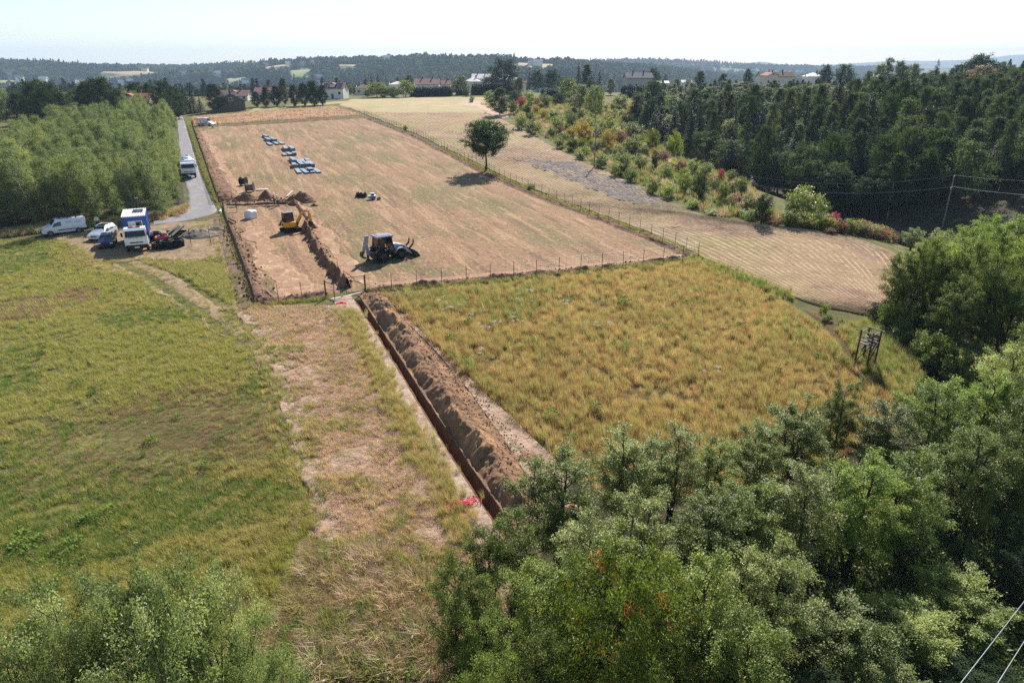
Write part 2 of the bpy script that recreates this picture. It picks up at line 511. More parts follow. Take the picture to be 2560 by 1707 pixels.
def grow(kind, seed, h, r, base=.2, limbs=40, subs=6, leaves=8000, ll=.08, lw=.055, rise=.5, shape='oval', stems=1, spread=.0,
         lean=(0, 0), droop=.2, sig=.12, tr=.12, wind=None, upn=.6, tufts=None, bark=None, leafm=None, llvar=.3, sublen=.42, gaps=0.0):
    g = np.random.default_rng(seed)
    tb = MB(); starts = []; ends = []; outs = []
    sh = SHAPES[shape]
    for st in range(stems):
        a0 = 2 * math.pi * (st + g.uniform(-.3, .3)) / stems
        hs = h * (1 if st == 0 else g.uniform(.72, .97)); sp = spread * (0.25 if st == 0 and stems > 1 else 1)
        n = 7; tp = []
        wob = g.normal(0, .03 * h, (n, 2)).cumsum(0) * .35
        for i in range(n):
            u = i / (n - 1)
            tp.append((math.cos(a0) * sp * u ** .8 + lean[0] * u ** 1.5 + wob[i, 0] * u, math.sin(a0) * sp * u ** .8 + lean[1] * u ** 1.5 + wob[i, 1] * u, hs * u * .97 - (0.25 if i == 0 else 0)))
        tp = np.array(tp)
        tb.tube(tp, [tr * (1 if stems == 1 else .72) * (1 - .88 * (i / (n - 1)) ** .8) * (1.35 if i == 0 else 1) for i in range(n)], 7)
        nl = max(4, limbs // stems); rs = r * (1 if stems == 1 else .62)
        for i in range(nl):
            t = ((i + g.uniform(.1, .9)) / nl)
            u = base + (1 - base) * t * .97
            p0 = np.array([np.interp(u, np.linspace(0, 1, n), tp[:, k]) for k in range(3)])
            az = i * 2.39996 + g.uniform(-.5, .5)
            env = rs * float(sh(np.array(t))) * g.uniform(.7, 1.1) + .04 * r
            ri = rise * env * g.uniform(.6, 1.3) * (1 if t < .85 else 1.5)
            d = np.array([math.cos(az), math.sin(az), 0.0])
            pe = p0 + d * env + np.array([0, 0, ri])
            if wind is not None: pe = pe + np.array(wind) * env * .55
            pm = p0 * .5 + pe * .5 + np.array([0, 0, -.12 * ri + .06 * env])
            tb.tube([p0, pm, pe], [tr * .34 * (1 - .6 * t), tr * .2 * (1 - .5 * t), tr * .06], 4, cap=False)
            for k in range(subs):
                q = g.uniform(.25, 1.0); ps = (p0 * (1 - q) + pm * q) if False else (p0 * (1 - q) ** 2 + 2 * pm * q * (1 - q) + pe * q * q)
                dd = d * .75 + g.normal(0, .55, 3); dd[2] = dd[2] * .7 + .15 - droop * .9
                if wind is not None: dd = dd + np.array(wind) * .9
                dd /= np.linalg.norm(dd)
                e = ps + dd * (sublen * env * g.uniform(.5, 1.1) + .05 * r)
                starts.append(ps); ends.append(e); outs.append(dd)
                if leaves > 9000 and k % 2 == 0: tb.tube([ps, e], [tr * .07, tr * .025], 3, cap=False)
    starts = np.array(starts); ends = np.array(ends); outs = np.array(outs)
    w = np.linalg.norm(ends - starts, axis=1) + .1 * r
    if gaps: w = w * (g.random(len(w)) > gaps)
    pk = g.choice(len(starts), leaves, p=w / w.sum())
    u = g.uniform(.05, 1.08, leaves)[:, None]
    C = starts[pk] * (1 - u) + ends[pk] * u + g.normal(0, sig, (leaves, 3))
    AX = outs[pk] * .8 + g.normal(0, .6, (leaves, 3)); AX[:, 2] -= droop
    if wind is not None: AX = AX * .55 + np.array(wind) * 1.3
    NR = g.normal(0, .6, (leaves, 3)); NR[:, 2] += upn
    L = ll * g.uniform(1 - llvar, 1 + llvar, leaves); W = L * (lw / ll)
    tint = np.clip(g.normal(.45, .22, leaves) + (g.random(len(starts))[pk] - .5) * .5, 0, 1)
    tm = mesh(kind + '_trunk', tb.v, tb.f, bark, True)
    lm = leaf_mesh(kind + '_crown', C, AX, NR, L, W, tint, leafm)
    return dict(trunk=tm, crown=lm, h=h, r=r, kind=kind)

def grow_spruce(kind, seed, h, r, whorls=26, leaves=6000, bark=None, leafm=None, ll=.22, base=.06):
    g = np.random.default_rng(seed); tb = MB()
    tb.tube([(0, 0, -.2), (0, 0, h * .5), (0, 0, h)], [h * .016, h * .01, .01], 6)
    S_, E_ = [], []
    for i in range(whorls):
        t = i / whorls; z = h * (base + (1 - base) * t); L = r * (1 - t) ** .9 * g.uniform(.8, 1.1) + .08
        for k in range(7 if t < .7 else 5):
            a = i * .9 + k * 2 * math.pi / 7 + g.uniform(-.3, .3); l = L * g.uniform(.75, 1.15)
            S_.append((0, 0, z)); E_.append((math.cos(a) * l, math.sin(a) * l, z - l * .28 + l * .1 * t))
    S_ = np.array(S_); E_ = np.array(E_); w = np.linalg.norm(E_ - S_, axis=1)
    pk = g.choice(len(S_), leaves, p=w / w.sum()); u = np.sqrt(g.uniform(.02, 1.05, leaves))[:, None]
    d = (E_ - S_)[pk]; d /= np.linalg.norm(d, axis=1, keepdims=True)
    sd = np.cross(d, (0, 0, 1)); sg = g.choice([-1, 1], leaves)[:, None]
    wid = (1 - u * .75) * .25 * w[pk][:, None] + .05
    C = S_[pk] * (1 - u) + E_[pk] * u + sd * sg * g.uniform(0, 1, (leaves, 1)) * wid + g.normal(0, .04, (leaves, 3))
    C[:, 2] -= np.abs(g.normal(0, .08, leaves)) * (h / 10)
    AX = d * .8 + sd * sg * .7 + g.normal(0, .25, (leaves, 3)); AX[:, 2] -= .25
    NR = g.normal(0, .35, (leaves, 3)); NR[:, 2] += 1
    L = ll * g.uniform(.7, 1.3, leaves)
    tint = np.clip(g.normal(.4, .2, leaves) + .3 * (u[:, 0] - .5), 0, 1)
    return dict(trunk=mesh(kind + '_trunk', tb.v, tb.f, bark, True), crown=leaf_mesh(kind + '_crown', C, AX, NR, L, L * .38, tint, leafm, .2), h=h, r=r, kind=kind)

def plant(p, name, x, y, h, w=None, label=None, cat='tree', group=None, rz=None, mat=None, sink=0.0, z=None, trunk_name='trunk', tilt=None, crown_name='crown'):
    """stand one plant of form p on the ground: an empty with trunk and crown"""
    o = bpy.data.objects.new(name, None); COL.objects.link(o)
    o.location = (x, y, (Hz(x, y) if z is None else z) - sink)
    o.rotation_euler = (tilt[0] if tilt else 0, tilt[1] if tilt else 0, random.uniform(0, 6.283) if rz is None else rz)
    sz = h / p['h']; sx = sz if w is None else (w / 2) / p['r']
    o.scale = (sx * random.uniform(.93, 1.07), sx * random.uniform(.93, 1.07), sz)
    tag(o, label, cat, group)
    link(trunk_name, p['trunk'], o)
    c = link(crown_name, p['crown'], o)
    if mat is not None:
        c.material_slots[0].link = 'OBJECT'; c.material_slots[0].material = mat
    return o

def clump(name, seed, n, h, spread, w, lean, mat, curl=.5, flat=0.0, heads=None):
    """a tuft of n bent blades"""
    g = np.random.default_rng(seed)
    az = g.uniform(0, 6.283, n); rr = spread * np.sqrt(g.random(n)) * .6
    B = np.c_[rr * np.cos(az), rr * np.sin(az), np.full(n, -.03)]
    a2 = az + g.normal(0, .7, n); out = np.c_[np.cos(a2), np.sin(a2)] * (g.uniform(.1, 1, n) * curl)[:, None] + np.array(lean)[None, :]
    H = h * g.uniform(.5, 1.1, n)
    D1 = np.c_[out * .35, np.full(n, 1 - flat)]; D1 /= np.linalg.norm(D1, axis=1, keepdims=True)
    D2 = np.c_[out * 1.2, np.full(n, .75 - flat)]; D2 /= np.linalg.norm(D2, axis=1, keepdims=True)
    M = B + D1 * (H * .55)[:, None]; T = M + D2 * (H * .5)[:, None]
    sd = np.c_[-np.sin(a2), np.cos(a2), np.zeros(n)]
    ww = (w * g.uniform(.6, 1.2, n))[:, None] * .5
    V = np.stack([B - sd * ww, B + sd * ww, M + sd * ww * .8, M - sd * ww * .8, T], 1).reshape(-1, 3)
    i = np.arange(n) * 5
    F = np.concatenate([np.stack([i, i + 1, i + 2], 1), np.stack([i, i + 2, i + 3], 1), np.stack([i + 3, i + 2, i + 4], 1)])
    t = np.clip(g.normal(.5, .25, n), 0, 1); tint = np.tile(t, 3)
    me = mesh(name, V, F, mat, False, tint)
    return bpy.data.objects.new(name, me)

def leafy_clump(name, seed, n, h, rad, ll, lw, mat):
    """low broad-leaved weed"""
    g = np.random.default_rng(seed)
    az = g.uniform(0, 6.283, n); rr = rad * np.sqrt(g.random(n)); zz = h * g.random(n) ** .7 * (1 - .5 * (rr / rad) ** 2)
    C = np.c_[rr * np.cos(az), rr * np.sin(az), zz]
    AX = np.c_[np.cos(az), np.sin(az), g.uniform(-.3, .6, n)] + g.normal(0, .4, (n, 3))
    NR = g.normal(0, .5, (n, 3)); NR[:, 2] += .8
    L = ll * g.uniform(.6, 1.3, n)
    return bpy.data.objects.new(name, leaf_mesh(name, C, AX, NR, L, L * lw / ll, np.clip(g.normal(.5, .25, n), 0, 1), mat))

# leaf and bark colours
G_ALDER = leafmat('alder leaves', S(84, 98, 40), S(140, 152, 72), S(154, 162, 84), rough=.46, spec=.24, trans=.36, patch=.35, var=.6)
G_ALDER2 = leafmat('fresh green leaves', S(88, 108, 42), S(146, 162, 74), S(160, 170, 84), rough=.46, spec=.3, trans=.48, patch=.3)
G_SILVER = leafmat('silvery leaves', S(102, 112, 56), S(162, 168, 98), S(190, 190, 128), rough=.46, spec=.24, trans=.34, patch=.6, var=.5)
G_WILLOW = leafmat('willow leaves', S(88, 104, 62), S(146, 156, 104), S(184, 186, 142), rough=.42, spec=.42, trans=.42, patch=.6)
G_CHERRY = leafmat('drooping leaves', S(78, 98, 36), S(132, 144, 58), S(226, 128, 58), rough=.46, spec=.3, trans=.44, patch=1.3, cthr=(.57, .63))
G_BIRCH = leafmat('birch leaves', S(86, 100, 60), S(144, 152, 104), S(146, 148, 94), rough=.55, spec=.18, trans=.42, patch=.09)
G_FOREST = leafmat('woodland leaves', S(40, 58, 32), S(82, 100, 54), S(98, 110, 58), rough=.65, spec=.08, trans=.42, patch=.03)
G_FOREST2 = leafmat('dull green leaves', S(62, 76, 48), S(108, 118, 80), S(126, 128, 92), rough=.65, spec=.08, trans=.38, patch=.03)
G_ASPEN = leafmat('grey aspen leaves', S(92, 102, 80), S(146, 148, 124), S(160, 158, 136), rough=.6, spec=.12, trans=.3, patch=.05)
G_DARK = leafmat('dark leaves', S(32, 46, 28), S(66, 84, 46), S(80, 94, 50), rough=.65, spec=.08, trans=.32, patch=.1)  # natural dark leaf; also paints shade on some front alders
G_SPRUCE = leafmat('spruce needles', S(26, 40, 30), S(54, 72, 50), None, rough=.6, spec=.15, trans=.14)
G_OAK = leafmat('walnut leaves', S(36, 58, 28), S(72, 96, 42), None, rough=.5, spec=.32, trans=.42)
G_LIME = leafmat('yellow green leaves', S(94, 106, 40), S(142, 148, 60), S(154, 152, 62), rough=.5, spec=.2, trans=.46, patch=.2)
G_YEL = leafmat('yellow leaves', S(138, 118, 48), S(188, 158, 72), S(112, 118, 56), rough=.52, spec=.2, trans=.42, patch=.35)
G_OLIVE = leafmat('olive leaves', S(82, 90, 50), S(126, 130, 76), None, rough=.52, spec=.22, trans=.4)
G_RUST = leafmat('rusty leaves', S(122, 84, 62), S(166, 122, 92), S(112, 106, 66), rough=.52, spec=.2, trans=.4, patch=.4, tt=(1.1, 1, .8, 1))
G_RED = leafmat('red leaves', S(140, 58, 58), S(186, 94, 86), None, rough=.52, spec=.2, trans=.42, tt=(1.1, .95, .85, 1))
G_PINK = leafmat('pink leaves', S(150, 50, 86), S(196, 96, 122), None, rough=.52, spec=.2, trans=.4, tt=(1.1, .95, .95, 1))
G_BROWN = leafmat('thin brown leaves', S(104, 96, 66), S(144, 130, 96), None, rough=.52, spec=.2, trans=.36, tt=(1.1, 1.05, .85, 1))
G_THUJA = leafmat('thuja sprays', S(24, 38, 26), S(48, 68, 42), None, rough=.6, spec=.15, trans=.14)
G_FARW = leafmat('far woods leaves', S(40, 56, 34), S(92, 104, 60), S(122, 124, 72), rough=.8, spec=.05, trans=.3, patch=.004)
G_FARW2 = leafmat('far dark woods leaves', S(26, 40, 30), S(58, 76, 48), None, rough=.8, spec=.05, trans=.25)
BARK = paint('grey bark', S(84, 76, 66), .9, .1, var=.3, vs=4, bump=.6, bs=18)
BARK_D = paint('dark bark', S(58, 48, 40), .92, .1, var=.3, vs=4, bump=.6, bs=18)
BARK_B = paint('birch bark', S(196, 192, 184), .8, .2, var=.2, vs=2, dirt=(S(52, 48, 44), .8))

ALDER = [grow('alder', 11 + k, 8.5, 2.3, .18, 50, 9, 38000, .078, .050, 1.15, 'oval', st, .9, (0, 0), .08, .115, .16, None, .8, bark=BARK_D, leafm=G_ALDER, gaps=.26) for k, st in enumerate((2, 3, 2, 4))]
ALDER.append(grow('alder', 19, 8.5, 2.2, .36, 40, 8, 20000, .08, .052, 1.0, 'oval', 4, .9, (0, 0), .15, .13, .13, None, .5, bark=BARK_D, leafm=G_ALDER, gaps=.2))
WILLOW = [grow('willow', 31, 6.2, 2.9, .12, 50, 9, 34000, .088, .034, .9, 'dome', 5, 1.5, (0, 0), .05, .12, .1, None, .5, bark=BARK_D, leafm=G_WILLOW, gaps=.12),
          grow('willow', 32, 5.4, 2.3, .12, 40, 8, 24000, .088, .036, .9, 'oval', 4, 1.2, (0, 0), .05, .12, .09, None, .5, bark=BARK_D, leafm=G_WILLOW, gaps=.12)]
CHERRY = grow('cherry', 41, 8.0, 3.0, .15, 54, 9, 32000, .15, .042, .6, 'dome', 1, 0, (0, 0), .75, .15, .14, None, .3, bark=BARK_D, leafm=G_CHERRY, gaps=.08)
BIRCHG = [grow('birch', 51 + k, 8.2, 2.15, .05, 46, 6, 13000, .19, .055, .75, 'oval', 2, .7, (-2.0, -.3), .05, .2, .055, (-.85, -.1, .5), .5, bark=BARK_B, leafm=G_BIRCH, sublen=.7) for k in range(4)]
BIRCHF = [grow('birch', 61 + k, 14, 2.6, .10, 46, 6, 9000, .27, .15, .6, 'birch', 1, 0, (0, 0), .35, .26, .1, None, .6, bark=BARK_B, leafm=G_FOREST) for k in range(3)]
ASPEN = [grow('aspen', 71 + k, 13, 1.7, .14, 36, 6, 5200, .26, .17, .8, 'col', 1, 0, (0, 0), .1, .22, .1, None, .5, bark=BARK, leafm=G_ASPEN) for k in range(2)]
BROAD = [grow('broad', 81 + k, 12, 3.9, .14, 44, 7, 9000, .3, .2, .6, 'dome', 1, 0, (0, 0), .15, .3, .17, None, .6, bark=BARK, leafm=G_FOREST, gaps=.1) for k in range(3)]
PINE = [grow('pine', 131 + k, 10, 3.2, .06, 44, 7, 8500, .3, .17, .4, 'birch', 1, 0, (0, 0), .1, .26, .16, None, .6, bark=BARK_D, leafm=G_DARK) for k in range(2)]
SHRUB = [grow('shrub', 91 + k, 3.2, 1.6, .04, 34, 6, 4200, .15, .09, .7, 'dome', 4, .8, (0, 0), .1, .16, .05, None, .6, bark=BARK_D, leafm=G_FOREST2, gaps=.08) for k in range(3)]
SPRUCE = [grow_spruce('spruce', 101 + k, 14, 2.7, 30, 6500, BARK_D, G_SPRUCE, .34) for k in range(2)]
OAK = grow('oak', 111, 8.4, 3.6, .30, 54, 9, 28000, .17, .12, .55, 'oval', 1, 0, (0, 0), .15, .18, .2, None, .6, bark=BARK_D, leafm=G_OAK, gaps=.1)

# ---------------------------------------------------------------- ground colours
M_MEADOW = groundmat('meadow ground', S(98, 94, 54), [
    (S(78, 80, 42), .5, (1, 1, 1), 0, .42, .62, .9), (S(128, 120, 70), .16, (1, 1.6, 1), .3, .5, .68, .8),
    (S(104, 84, 66), .09, (1, 1, 1), .9, .56, .68, .75), (S(72, 86, 42), .23, (1, 1, 1), 2, .58, .7, .7),
    (S(140, 130, 84), 2.2, (1, 1, 1), .4, .6, .75, .5), (S(60, 58, 36), 4, (1, 1, 1), .4, .58, .75, .7)], .9, 3.5, .95, .25)
M_SITE = groundmat('mown site ground', S(140, 110, 84), [
    (S(112, 102, 68), .06, (1.6, .7, 1), -.40, .45, .62, .9), (S(98, 98, 58), .11, (1.7, .6, 1), -.40, .55, .69, .7),
    (S(164, 132, 102), .75, (1.2, .10, 1), -.40, .5, .62, .8), (S(108, 84, 66), .5, (1.6, .14, 1), -.40, .53, .66, .8),
    (S(172, 140, 110), 3.0, (1, .45, 1), -.40, .54, .68, .8), (S(84, 70, 54), 2.4, (1, .6, 1), -.3, .55, .70, .8),
    (S(170, 140, 114), .035, (1, .6, 1), .2, .58, .70, .6), (S(74, 76, 46), 5.0, (1, 1, 1), .2, .64, .74, .7)], 1.0, 2.6, .95, .22, (1, .45, 1), -.40)
M_FURROW = groundmat('hay field ground', S(146, 122, 92), [
    (S(130, 120, 76), .045, (1, 1, 1), .3, .46, .62, .9), (S(130, 100, 84), .07, (1, .6, 1), -.5, .5, .64, .8),
    (S(164, 138, 112), 1.4, (1, .4, 1), -.5, .52, .7, .6), (S(84, 72, 54), 1.4, (1, .5, 1), -.4, .56, .72, .8), (S(164, 140, 116), 4, (1, .5, 1), -.4, .56, .72, .6)], 1.0, 2.5, .95, .22)
M_PLOUGH = groundmat('ploughed earth', S(110, 100, 96), [
    (S(82, 74, 72), 1.5, (1, .6, 1), .4, .45, .62, .8), (S(140, 132, 128), 2.2, (1, .6, 1), .5, .52, .68, .8), (S(100, 102, 70), .2, (1, .5, 1), .5, .58, .72, .8)], 1.0, 2.6, .97, .3)
M_STRAW = groundmat('cut straw ground', S(168, 140, 120), [
    (S(188, 162, 140), .6, (1, 1, 1), .2, .48, .66, .8), (S(138, 118, 88), .4, (1, 1.3, 1), .8, .5, .66, .85),
    (S(100, 98, 58), .3, (1, 1, 1), 1.8, .56, .70, .8), (S(190, 166, 142), 3, (1, .4, 1), 1.1, .54, .70, .8), (S(86, 70, 56), 2.6, (1, 1, 1), .2, .56, .72, .8), (S(182, 160, 136), 5, (1, .3, 1), .4, .58, .72, .6)], 1.0, 4, .95, .22)
M_GOLD = groundmat('dry tall grass floor', S(104, 84, 52), [
    (S(82, 74, 42), .5, (1, 1, 1), 0, .45, .62, .8), (S(124, 98, 62), .18, (1, 1, 1), .3, .5, .66, .8), (S(78, 82, 44), .22, (1, 1, 1), 1.3, .58, .7, .7)], .9, 4, .95, .3)
M_DRY = groundmat('orange dry grass', S(164, 128, 98), [(S(136, 112, 76), .12, (1, 2, 1), 0, .45, .65, .8), (S(172, 142, 106), .5, (1, 2, 1), .4, .5, .68, .7), (S(122, 120, 72), .08, (1, 1, 1), .9, .58, .7, .7)], .8, 2.5, .95, .3)
M_GREENF = groundmat('green far field', S(140, 140, 88), [(S(160, 150, 106), .05, (1, 2, 1), .2, .46, .64, .9), (S(116, 124, 70), .09, (1, 1, 1), .6, .55, .7, .7), (S(112, 110, 74), 1.2, (1, 2, 1), 0, .55, .7, .5)], .7, 1.5)
M_PALEF = groundmat('pale stubble field', S(156, 140, 104), [(S(170, 152, 118), .12, (1, 2, 1), .2, .46, .64, .9), (S(138, 138, 84), .05, (1, 1, 1), .6, .5, .66, .8), (S(134, 122, 86), 1.2, (1, .4, 1), -.5, .54, .7, .6)], .8, 1.5)
M_GRAVEL = groundmat('gravel', S(128, 124, 126), [
    (S(146, 142, 142), .5, (1, 1, 1), 0, .46, .64, .8), (S(106, 102, 104), 1.4, (1, .3, 1), -.4, .54, .7, .7), (S(140, 126, 112), .16, (1, 1, 1), .5, .55, .7, .7),
    (S(92, 90, 92), 6, (1, 1, 1), 0, .56, .7, .7), (S(160, 156, 154), 5, (1, 1, 1), .6, .58, .72, .6)], .8, 7, .9, .07)
M_YARD = groundmat('worn yard earth', S(142, 118, 96), [
    (S(112, 106, 68), .25, (1, 1, 1), .1, .5, .64, .9), (S(166, 142, 118), .4, (1, 1, 1), .9, .5, .68, .7), (S(110, 90, 74), 1.2, (1, 1, 1), .4, .54, .7, .8), (S(172, 148, 124), 4, (1, 1, 1), .4, .56, .72, .6), (S(92, 84, 58), 3, (1, 1, 1), .2, .58, .72, .7)], .9, 4, .95, .16)
M_SOIL = groundmat('brown earth', S(126, 96, 76), [
    (S(96, 72, 58), .8, (1, 1, 1), 0, .46, .62, .8), (S(152, 118, 94), .6, (1, 1, 1), .5, .52, .68, .8), (S(166, 134, 110), 2.4, (1, 1, 1), .9, .56, .72, .7), (S(78, 60, 50), 4, (1, 1, 1), .9, .56, .72, .7)], 1.0, 5, .97, .22)
M_SAND = groundmat('pale sandy earth', S(156, 124, 98), [
    (S(140, 108, 86), .7, (1, 1, 1), .2, .48, .66, .85), (S(190, 158, 130), 1.1, (1, .5, 1), -.4, .52, .68, .85), (S(122, 96, 76), 2.5, (1, 1, 1), .4, .55, .72, .75), (S(198, 170, 142), 4, (1, .6, 1), -.4, .58, .72, .6)], .9, 5, .97, .14)
M_TRENCH = groundmat('orange trench earth', S(134, 104, 78), [
    (S(126, 102, 84), 1.1, (1, 1, 1), 0, .46, .62, .85), (S(178, 138, 100), .5, (1, 1, 1), .6, .5, .66, .8), (S(88, 70, 58), 3.5, (1, 1, 1), .2, .54, .7, .8), (S(176, 144, 116), 6, (1, 1, 1), .2, .58, .74, .6)], 1.0, 6, .97, .16)
M_LIP = groundmat('pale trodden earth', S(166, 144, 126), [(S(140, 118, 100), 1.2, (1, 1, 1), 0, .46, .64, .8), (S(190, 170, 152), 2.4, (1, 1, 1), .3, .52, .7, .8), (S(110, 90, 76), 4, (1, 1, 1), .3, .56, .72, .7)], .9, 6, .95, .12)
M_GREY = groundmat('grey sand', S(136, 124, 112), [(S(110, 100, 92), 1.2, (1, 1, 1), 0, .48, .65, .8), (S(160, 148, 134), 3, (1, 1, 1), 0, .55, .7, .7)], .8, 6, .95, .12)
M_UNDER = groundmat('dark forest floor', S(60, 56, 42), [(S(78, 68, 48), .3, (1, 1, 1), 0, .48, .65, .8), (S(54, 62, 38), .2, (1, 1, 1), 0, .5, .7, .8)], .8, 3)  # litter brown, kept dark to deepen the shade under the trees

# ---------------------------------------------------------------- trench path
T_L = smooth_line([(-15.04, 61.26), (-11.53, 52.87), (-8.65, 45.92), (-5.10, 37.12), (-2.70, 31.25), (-1.07, 27.48), (-0.22, 25.44)], 3)
T_LINE = [tuple(p) for p in resample(T_L, 60)]

# ---------------------------------------------------------------- ground sheet, out to the far valley
def _axis(lo, hi, fine_lo, fine_hi, fine, mid_lo, mid_hi, mid, far):
    a = list(np.arange(fine_lo, fine_hi + .01, fine))
    b = list(np.arange(fine_hi + mid, mid_hi, mid)); c = list(np.arange(fine_lo - mid, mid_lo, -mid))[::-1]
    d = list(np.arange(b[-1] + far, hi + far, far)) if hi > b[-1] else []
    e = list(np.arange(c[0] - far, lo - far, -far))[::-1] if lo < c[0] else []
    return np.array(e + c + a + b + d)
gx = _axis(-1500, 1500, -34, 26, .55, -260, 260, 4, 60)
gy = _axis(-130, 900, 6, 74, .55, -40, 430, 4, 40)
GX, GY = np.meshgrid(gx, gy, indexing='ij')
GZ = terrain(GX, GY)
dd, sd = dist_poly(GX.ravel(), GY.ravel(), T_LINE)
tacross = (dd * sd).reshape(GX.shape)                       # + on the left of the path as it runs towards us
inlen = (GY < 59.6) & (GY > T_LINE[-1][1] + .7)
GZ[(tacross < 2.1) & (tacross > -.65) & inlen] -= 2.4
gi_ = np.arange(GX.size).reshape(GX.shape)
GF = np.stack([gi_[:-1, :-1], gi_[1:, :-1], gi_[1:, 1:], gi_[:-1, 1:]], -1).reshape(-1, 4)
ground = link('ground', mesh('ground', np.c_[GX.ravel(), GY.ravel(), GZ.ravel()], GF, M_MEADOW, True))
tag(ground, 'green and ochre meadow ground around the fenced site', 'ground', None, 'structure')

# ---------------------------------------------------------------- field sheets
FENCE_L = [(-23.25, 58.48), (-27.07, 66.85), (-32.86, 79.33), (-42.82, 100.33), (-56.69, 130.07), (-96.73, 215.89)]
FENCE_R = [(20.98, 75.02), (19.32, 80.00), (15.42, 88.97), (11.55, 97.08), (3.74, 113.83), (-4.92, 133.36), (-16.64, 163.42), (-24.61, 184.99), (-49.32, 240.45)]
FENCE_F = [(-23.25, 58.48), (-17.25, 60.45), (-13.99, 62.34), (-7.80, 64.46), (0.44, 67.06), (10.41, 70.53), (20.98, 75.02)]
FENCE_B = [(-96.73, 215.89), (-84.49, 225.15), (-66.90, 231.13), (-49.32, 240.45)]
sheet('mown_site', FENCE_L, FENCE_R, 150, 70, .05, M_SITE, .25, lambda U, V, X, Y: fbm(X * .5, Y * .5, 3, 3) * .06, 2, label='tan mown ground inside the wire fence')

FUR_L = [(32.23, 57.45), (27.53, 58.72), (25.06, 64.97), (21.53, 74.31), (19.74, 80.02), (15.83, 88.99), (11.98, 97.08), (4.24, 113.83), (-4.33, 133.36), (-15.93, 163.40), (-23.80, 184.89), (-48.57, 241.86), (-72.50, 299.87)]
FUR_R = [(37.98, 58.57), (50.73, 84.58), (47.79, 89.31), (40.63, 90.05), (35.22, 91.67), (29.21, 95.35), (26.73, 97.65), (22.44, 110.04), (20.51, 122.74), (16.50, 138.60), (14.50, 143.08), (10.06, 163.00), (1.26, 206.19), (-8.69, 243.15), (-18.83, 268.79), (-31.27, 294.86)]
def furrow(U, V, X, Y):
    w = np.sin(V * 2 * np.pi * 30 + fbm(X * .08, Y * .08, 5, 2) * 1.2)
    return .07 * np.clip(w, -.3, 1) * (.5 + 1.1 * np.clip(vnoise(X * .25, Y * .25, 8) + .5, 0, 1)) * np.clip(fbm(X * .03, Y * .03, 6, 2) + .9, .2, 1)
M_FURROW_N = NT(M_FURROW.node_tree)
hay = sheet('hay_field', FUR_L, FUR_R, 330, 240, .07, M_FURROW, .4, furrow, 4, label='hay field with long swathe rows beside the fence')
# pale swathes: dry colour follows the raised rows
me = hay.data
at = me.attributes.new('swathe', 'FLOAT', 'POINT')
_V = np.tile(np.linspace(0, 1, 240), 330); co = np.empty(len(me.vertices) * 3, np.float32); me.vertices.foreach_get('co', co); co = co.reshape(-1, 3)
_w = np.sin(_V * 2 * np.pi * 30 + fbm(co[:, 0] * .08, co[:, 1] * .08, 5, 2) * 1.2)
at.data.foreach_set('value', np.clip(_w * .5 + .5, 0, 1).astype(np.float32))
_t = M_FURROW_N; _b = M_FURROW.node_tree.nodes['Principled BSDF']
_old = _b.inputs['Base Color'].links[0].from_socket
_f = _t.math('MULTIPLY', _t.rng(_t.node('ShaderNodeAttribute', attribute_name='swathe').outputs['Fac'], .55, .9), _t.rng(_t.noise(_t.pos(), .45, 6), .40, .62))
_t.put(_b.inputs['Base Color'], _t.mix(_t.math('MULTIPLY', _f, .8), _old, S(184, 160, 128)))

sheet('ploughed_patch', [(0.18, 148.54), (8.28, 146.47), (14.48, 140.02), (20.10, 121.54), (22.44, 110.04), (24.66, 100.69)], [(0.18, 147.45), (7.64, 129.89), (12.96, 114.64), (18.14, 104.92), (22.08, 100.65), (24.53, 99.54)], 90, 44, .13, M_PLOUGH, 1.6,
      lambda U, V, X, Y: fbm(X * 1.3, Y * 1.3, 7, 4) * .22, 6, label='grey ploughed strip across the hay field')
sheet('grass_verge', [(21.31, 76.35), (19.59, 81.25), (15.66, 90.47), (11.74, 98.83), (3.81, 116.04), (-5.01, 136.09), (-16.96, 166.79)], [(21.68, 73.60), (20.11, 80.04), (16.21, 89.25), (12.27, 97.37), (4.47, 114.19), (-4.10, 133.81), (-15.79, 164.05)], 120, 8, .2,
      groundmat('verge grass', S(112, 120, 58), [(S(88, 104, 44), .8, (1, 1, 1), 0, .45, .62, .9), (S(148, 140, 82), .5, (1, 1, 1), 0, .55, .7, .8)], .9, 4, .95, .25), .25, lambda U, V, X, Y: fbm(X * 1.1, Y * 1.1, 7, 3) * .2, 6, label='narrow green verge under the long wire fence')
sheet('golden_field', [(-12.21, 59.88), (-10.54, 57.71), (-7.02, 51.02), (-3.30, 43.57), (-0.49, 38.14), (2.93, 31.91), (5.15, 27.63)], [(20.28, 72.83), (22.81, 65.53), (25.34, 57.38), (25.69, 50.19), (25.03, 45.33), (25.74, 41.92), (23.68, 36.74)], 60, 70, .06, M_GOLD, .3,
      lambda U, V, X, Y: fbm(X * .5, Y * .5, 12, 3) * .2, 7, label='floor of the tall golden grass field')
sheet('thicket_verge', [(25.66, 58.21), (26.52, 53.75), (25.53, 46.78), (25.76, 41.65)], [(31.17, 56.82), (32.51, 54.45), (31.67, 47.51), (31.27, 42.79)], 30, 20, .09, M_GOLD, .5, lambda U, V, X, Y: fbm(X * .6, Y * .6, 63, 3) * .2, 37, label='dry rough ground around the wooden stand')
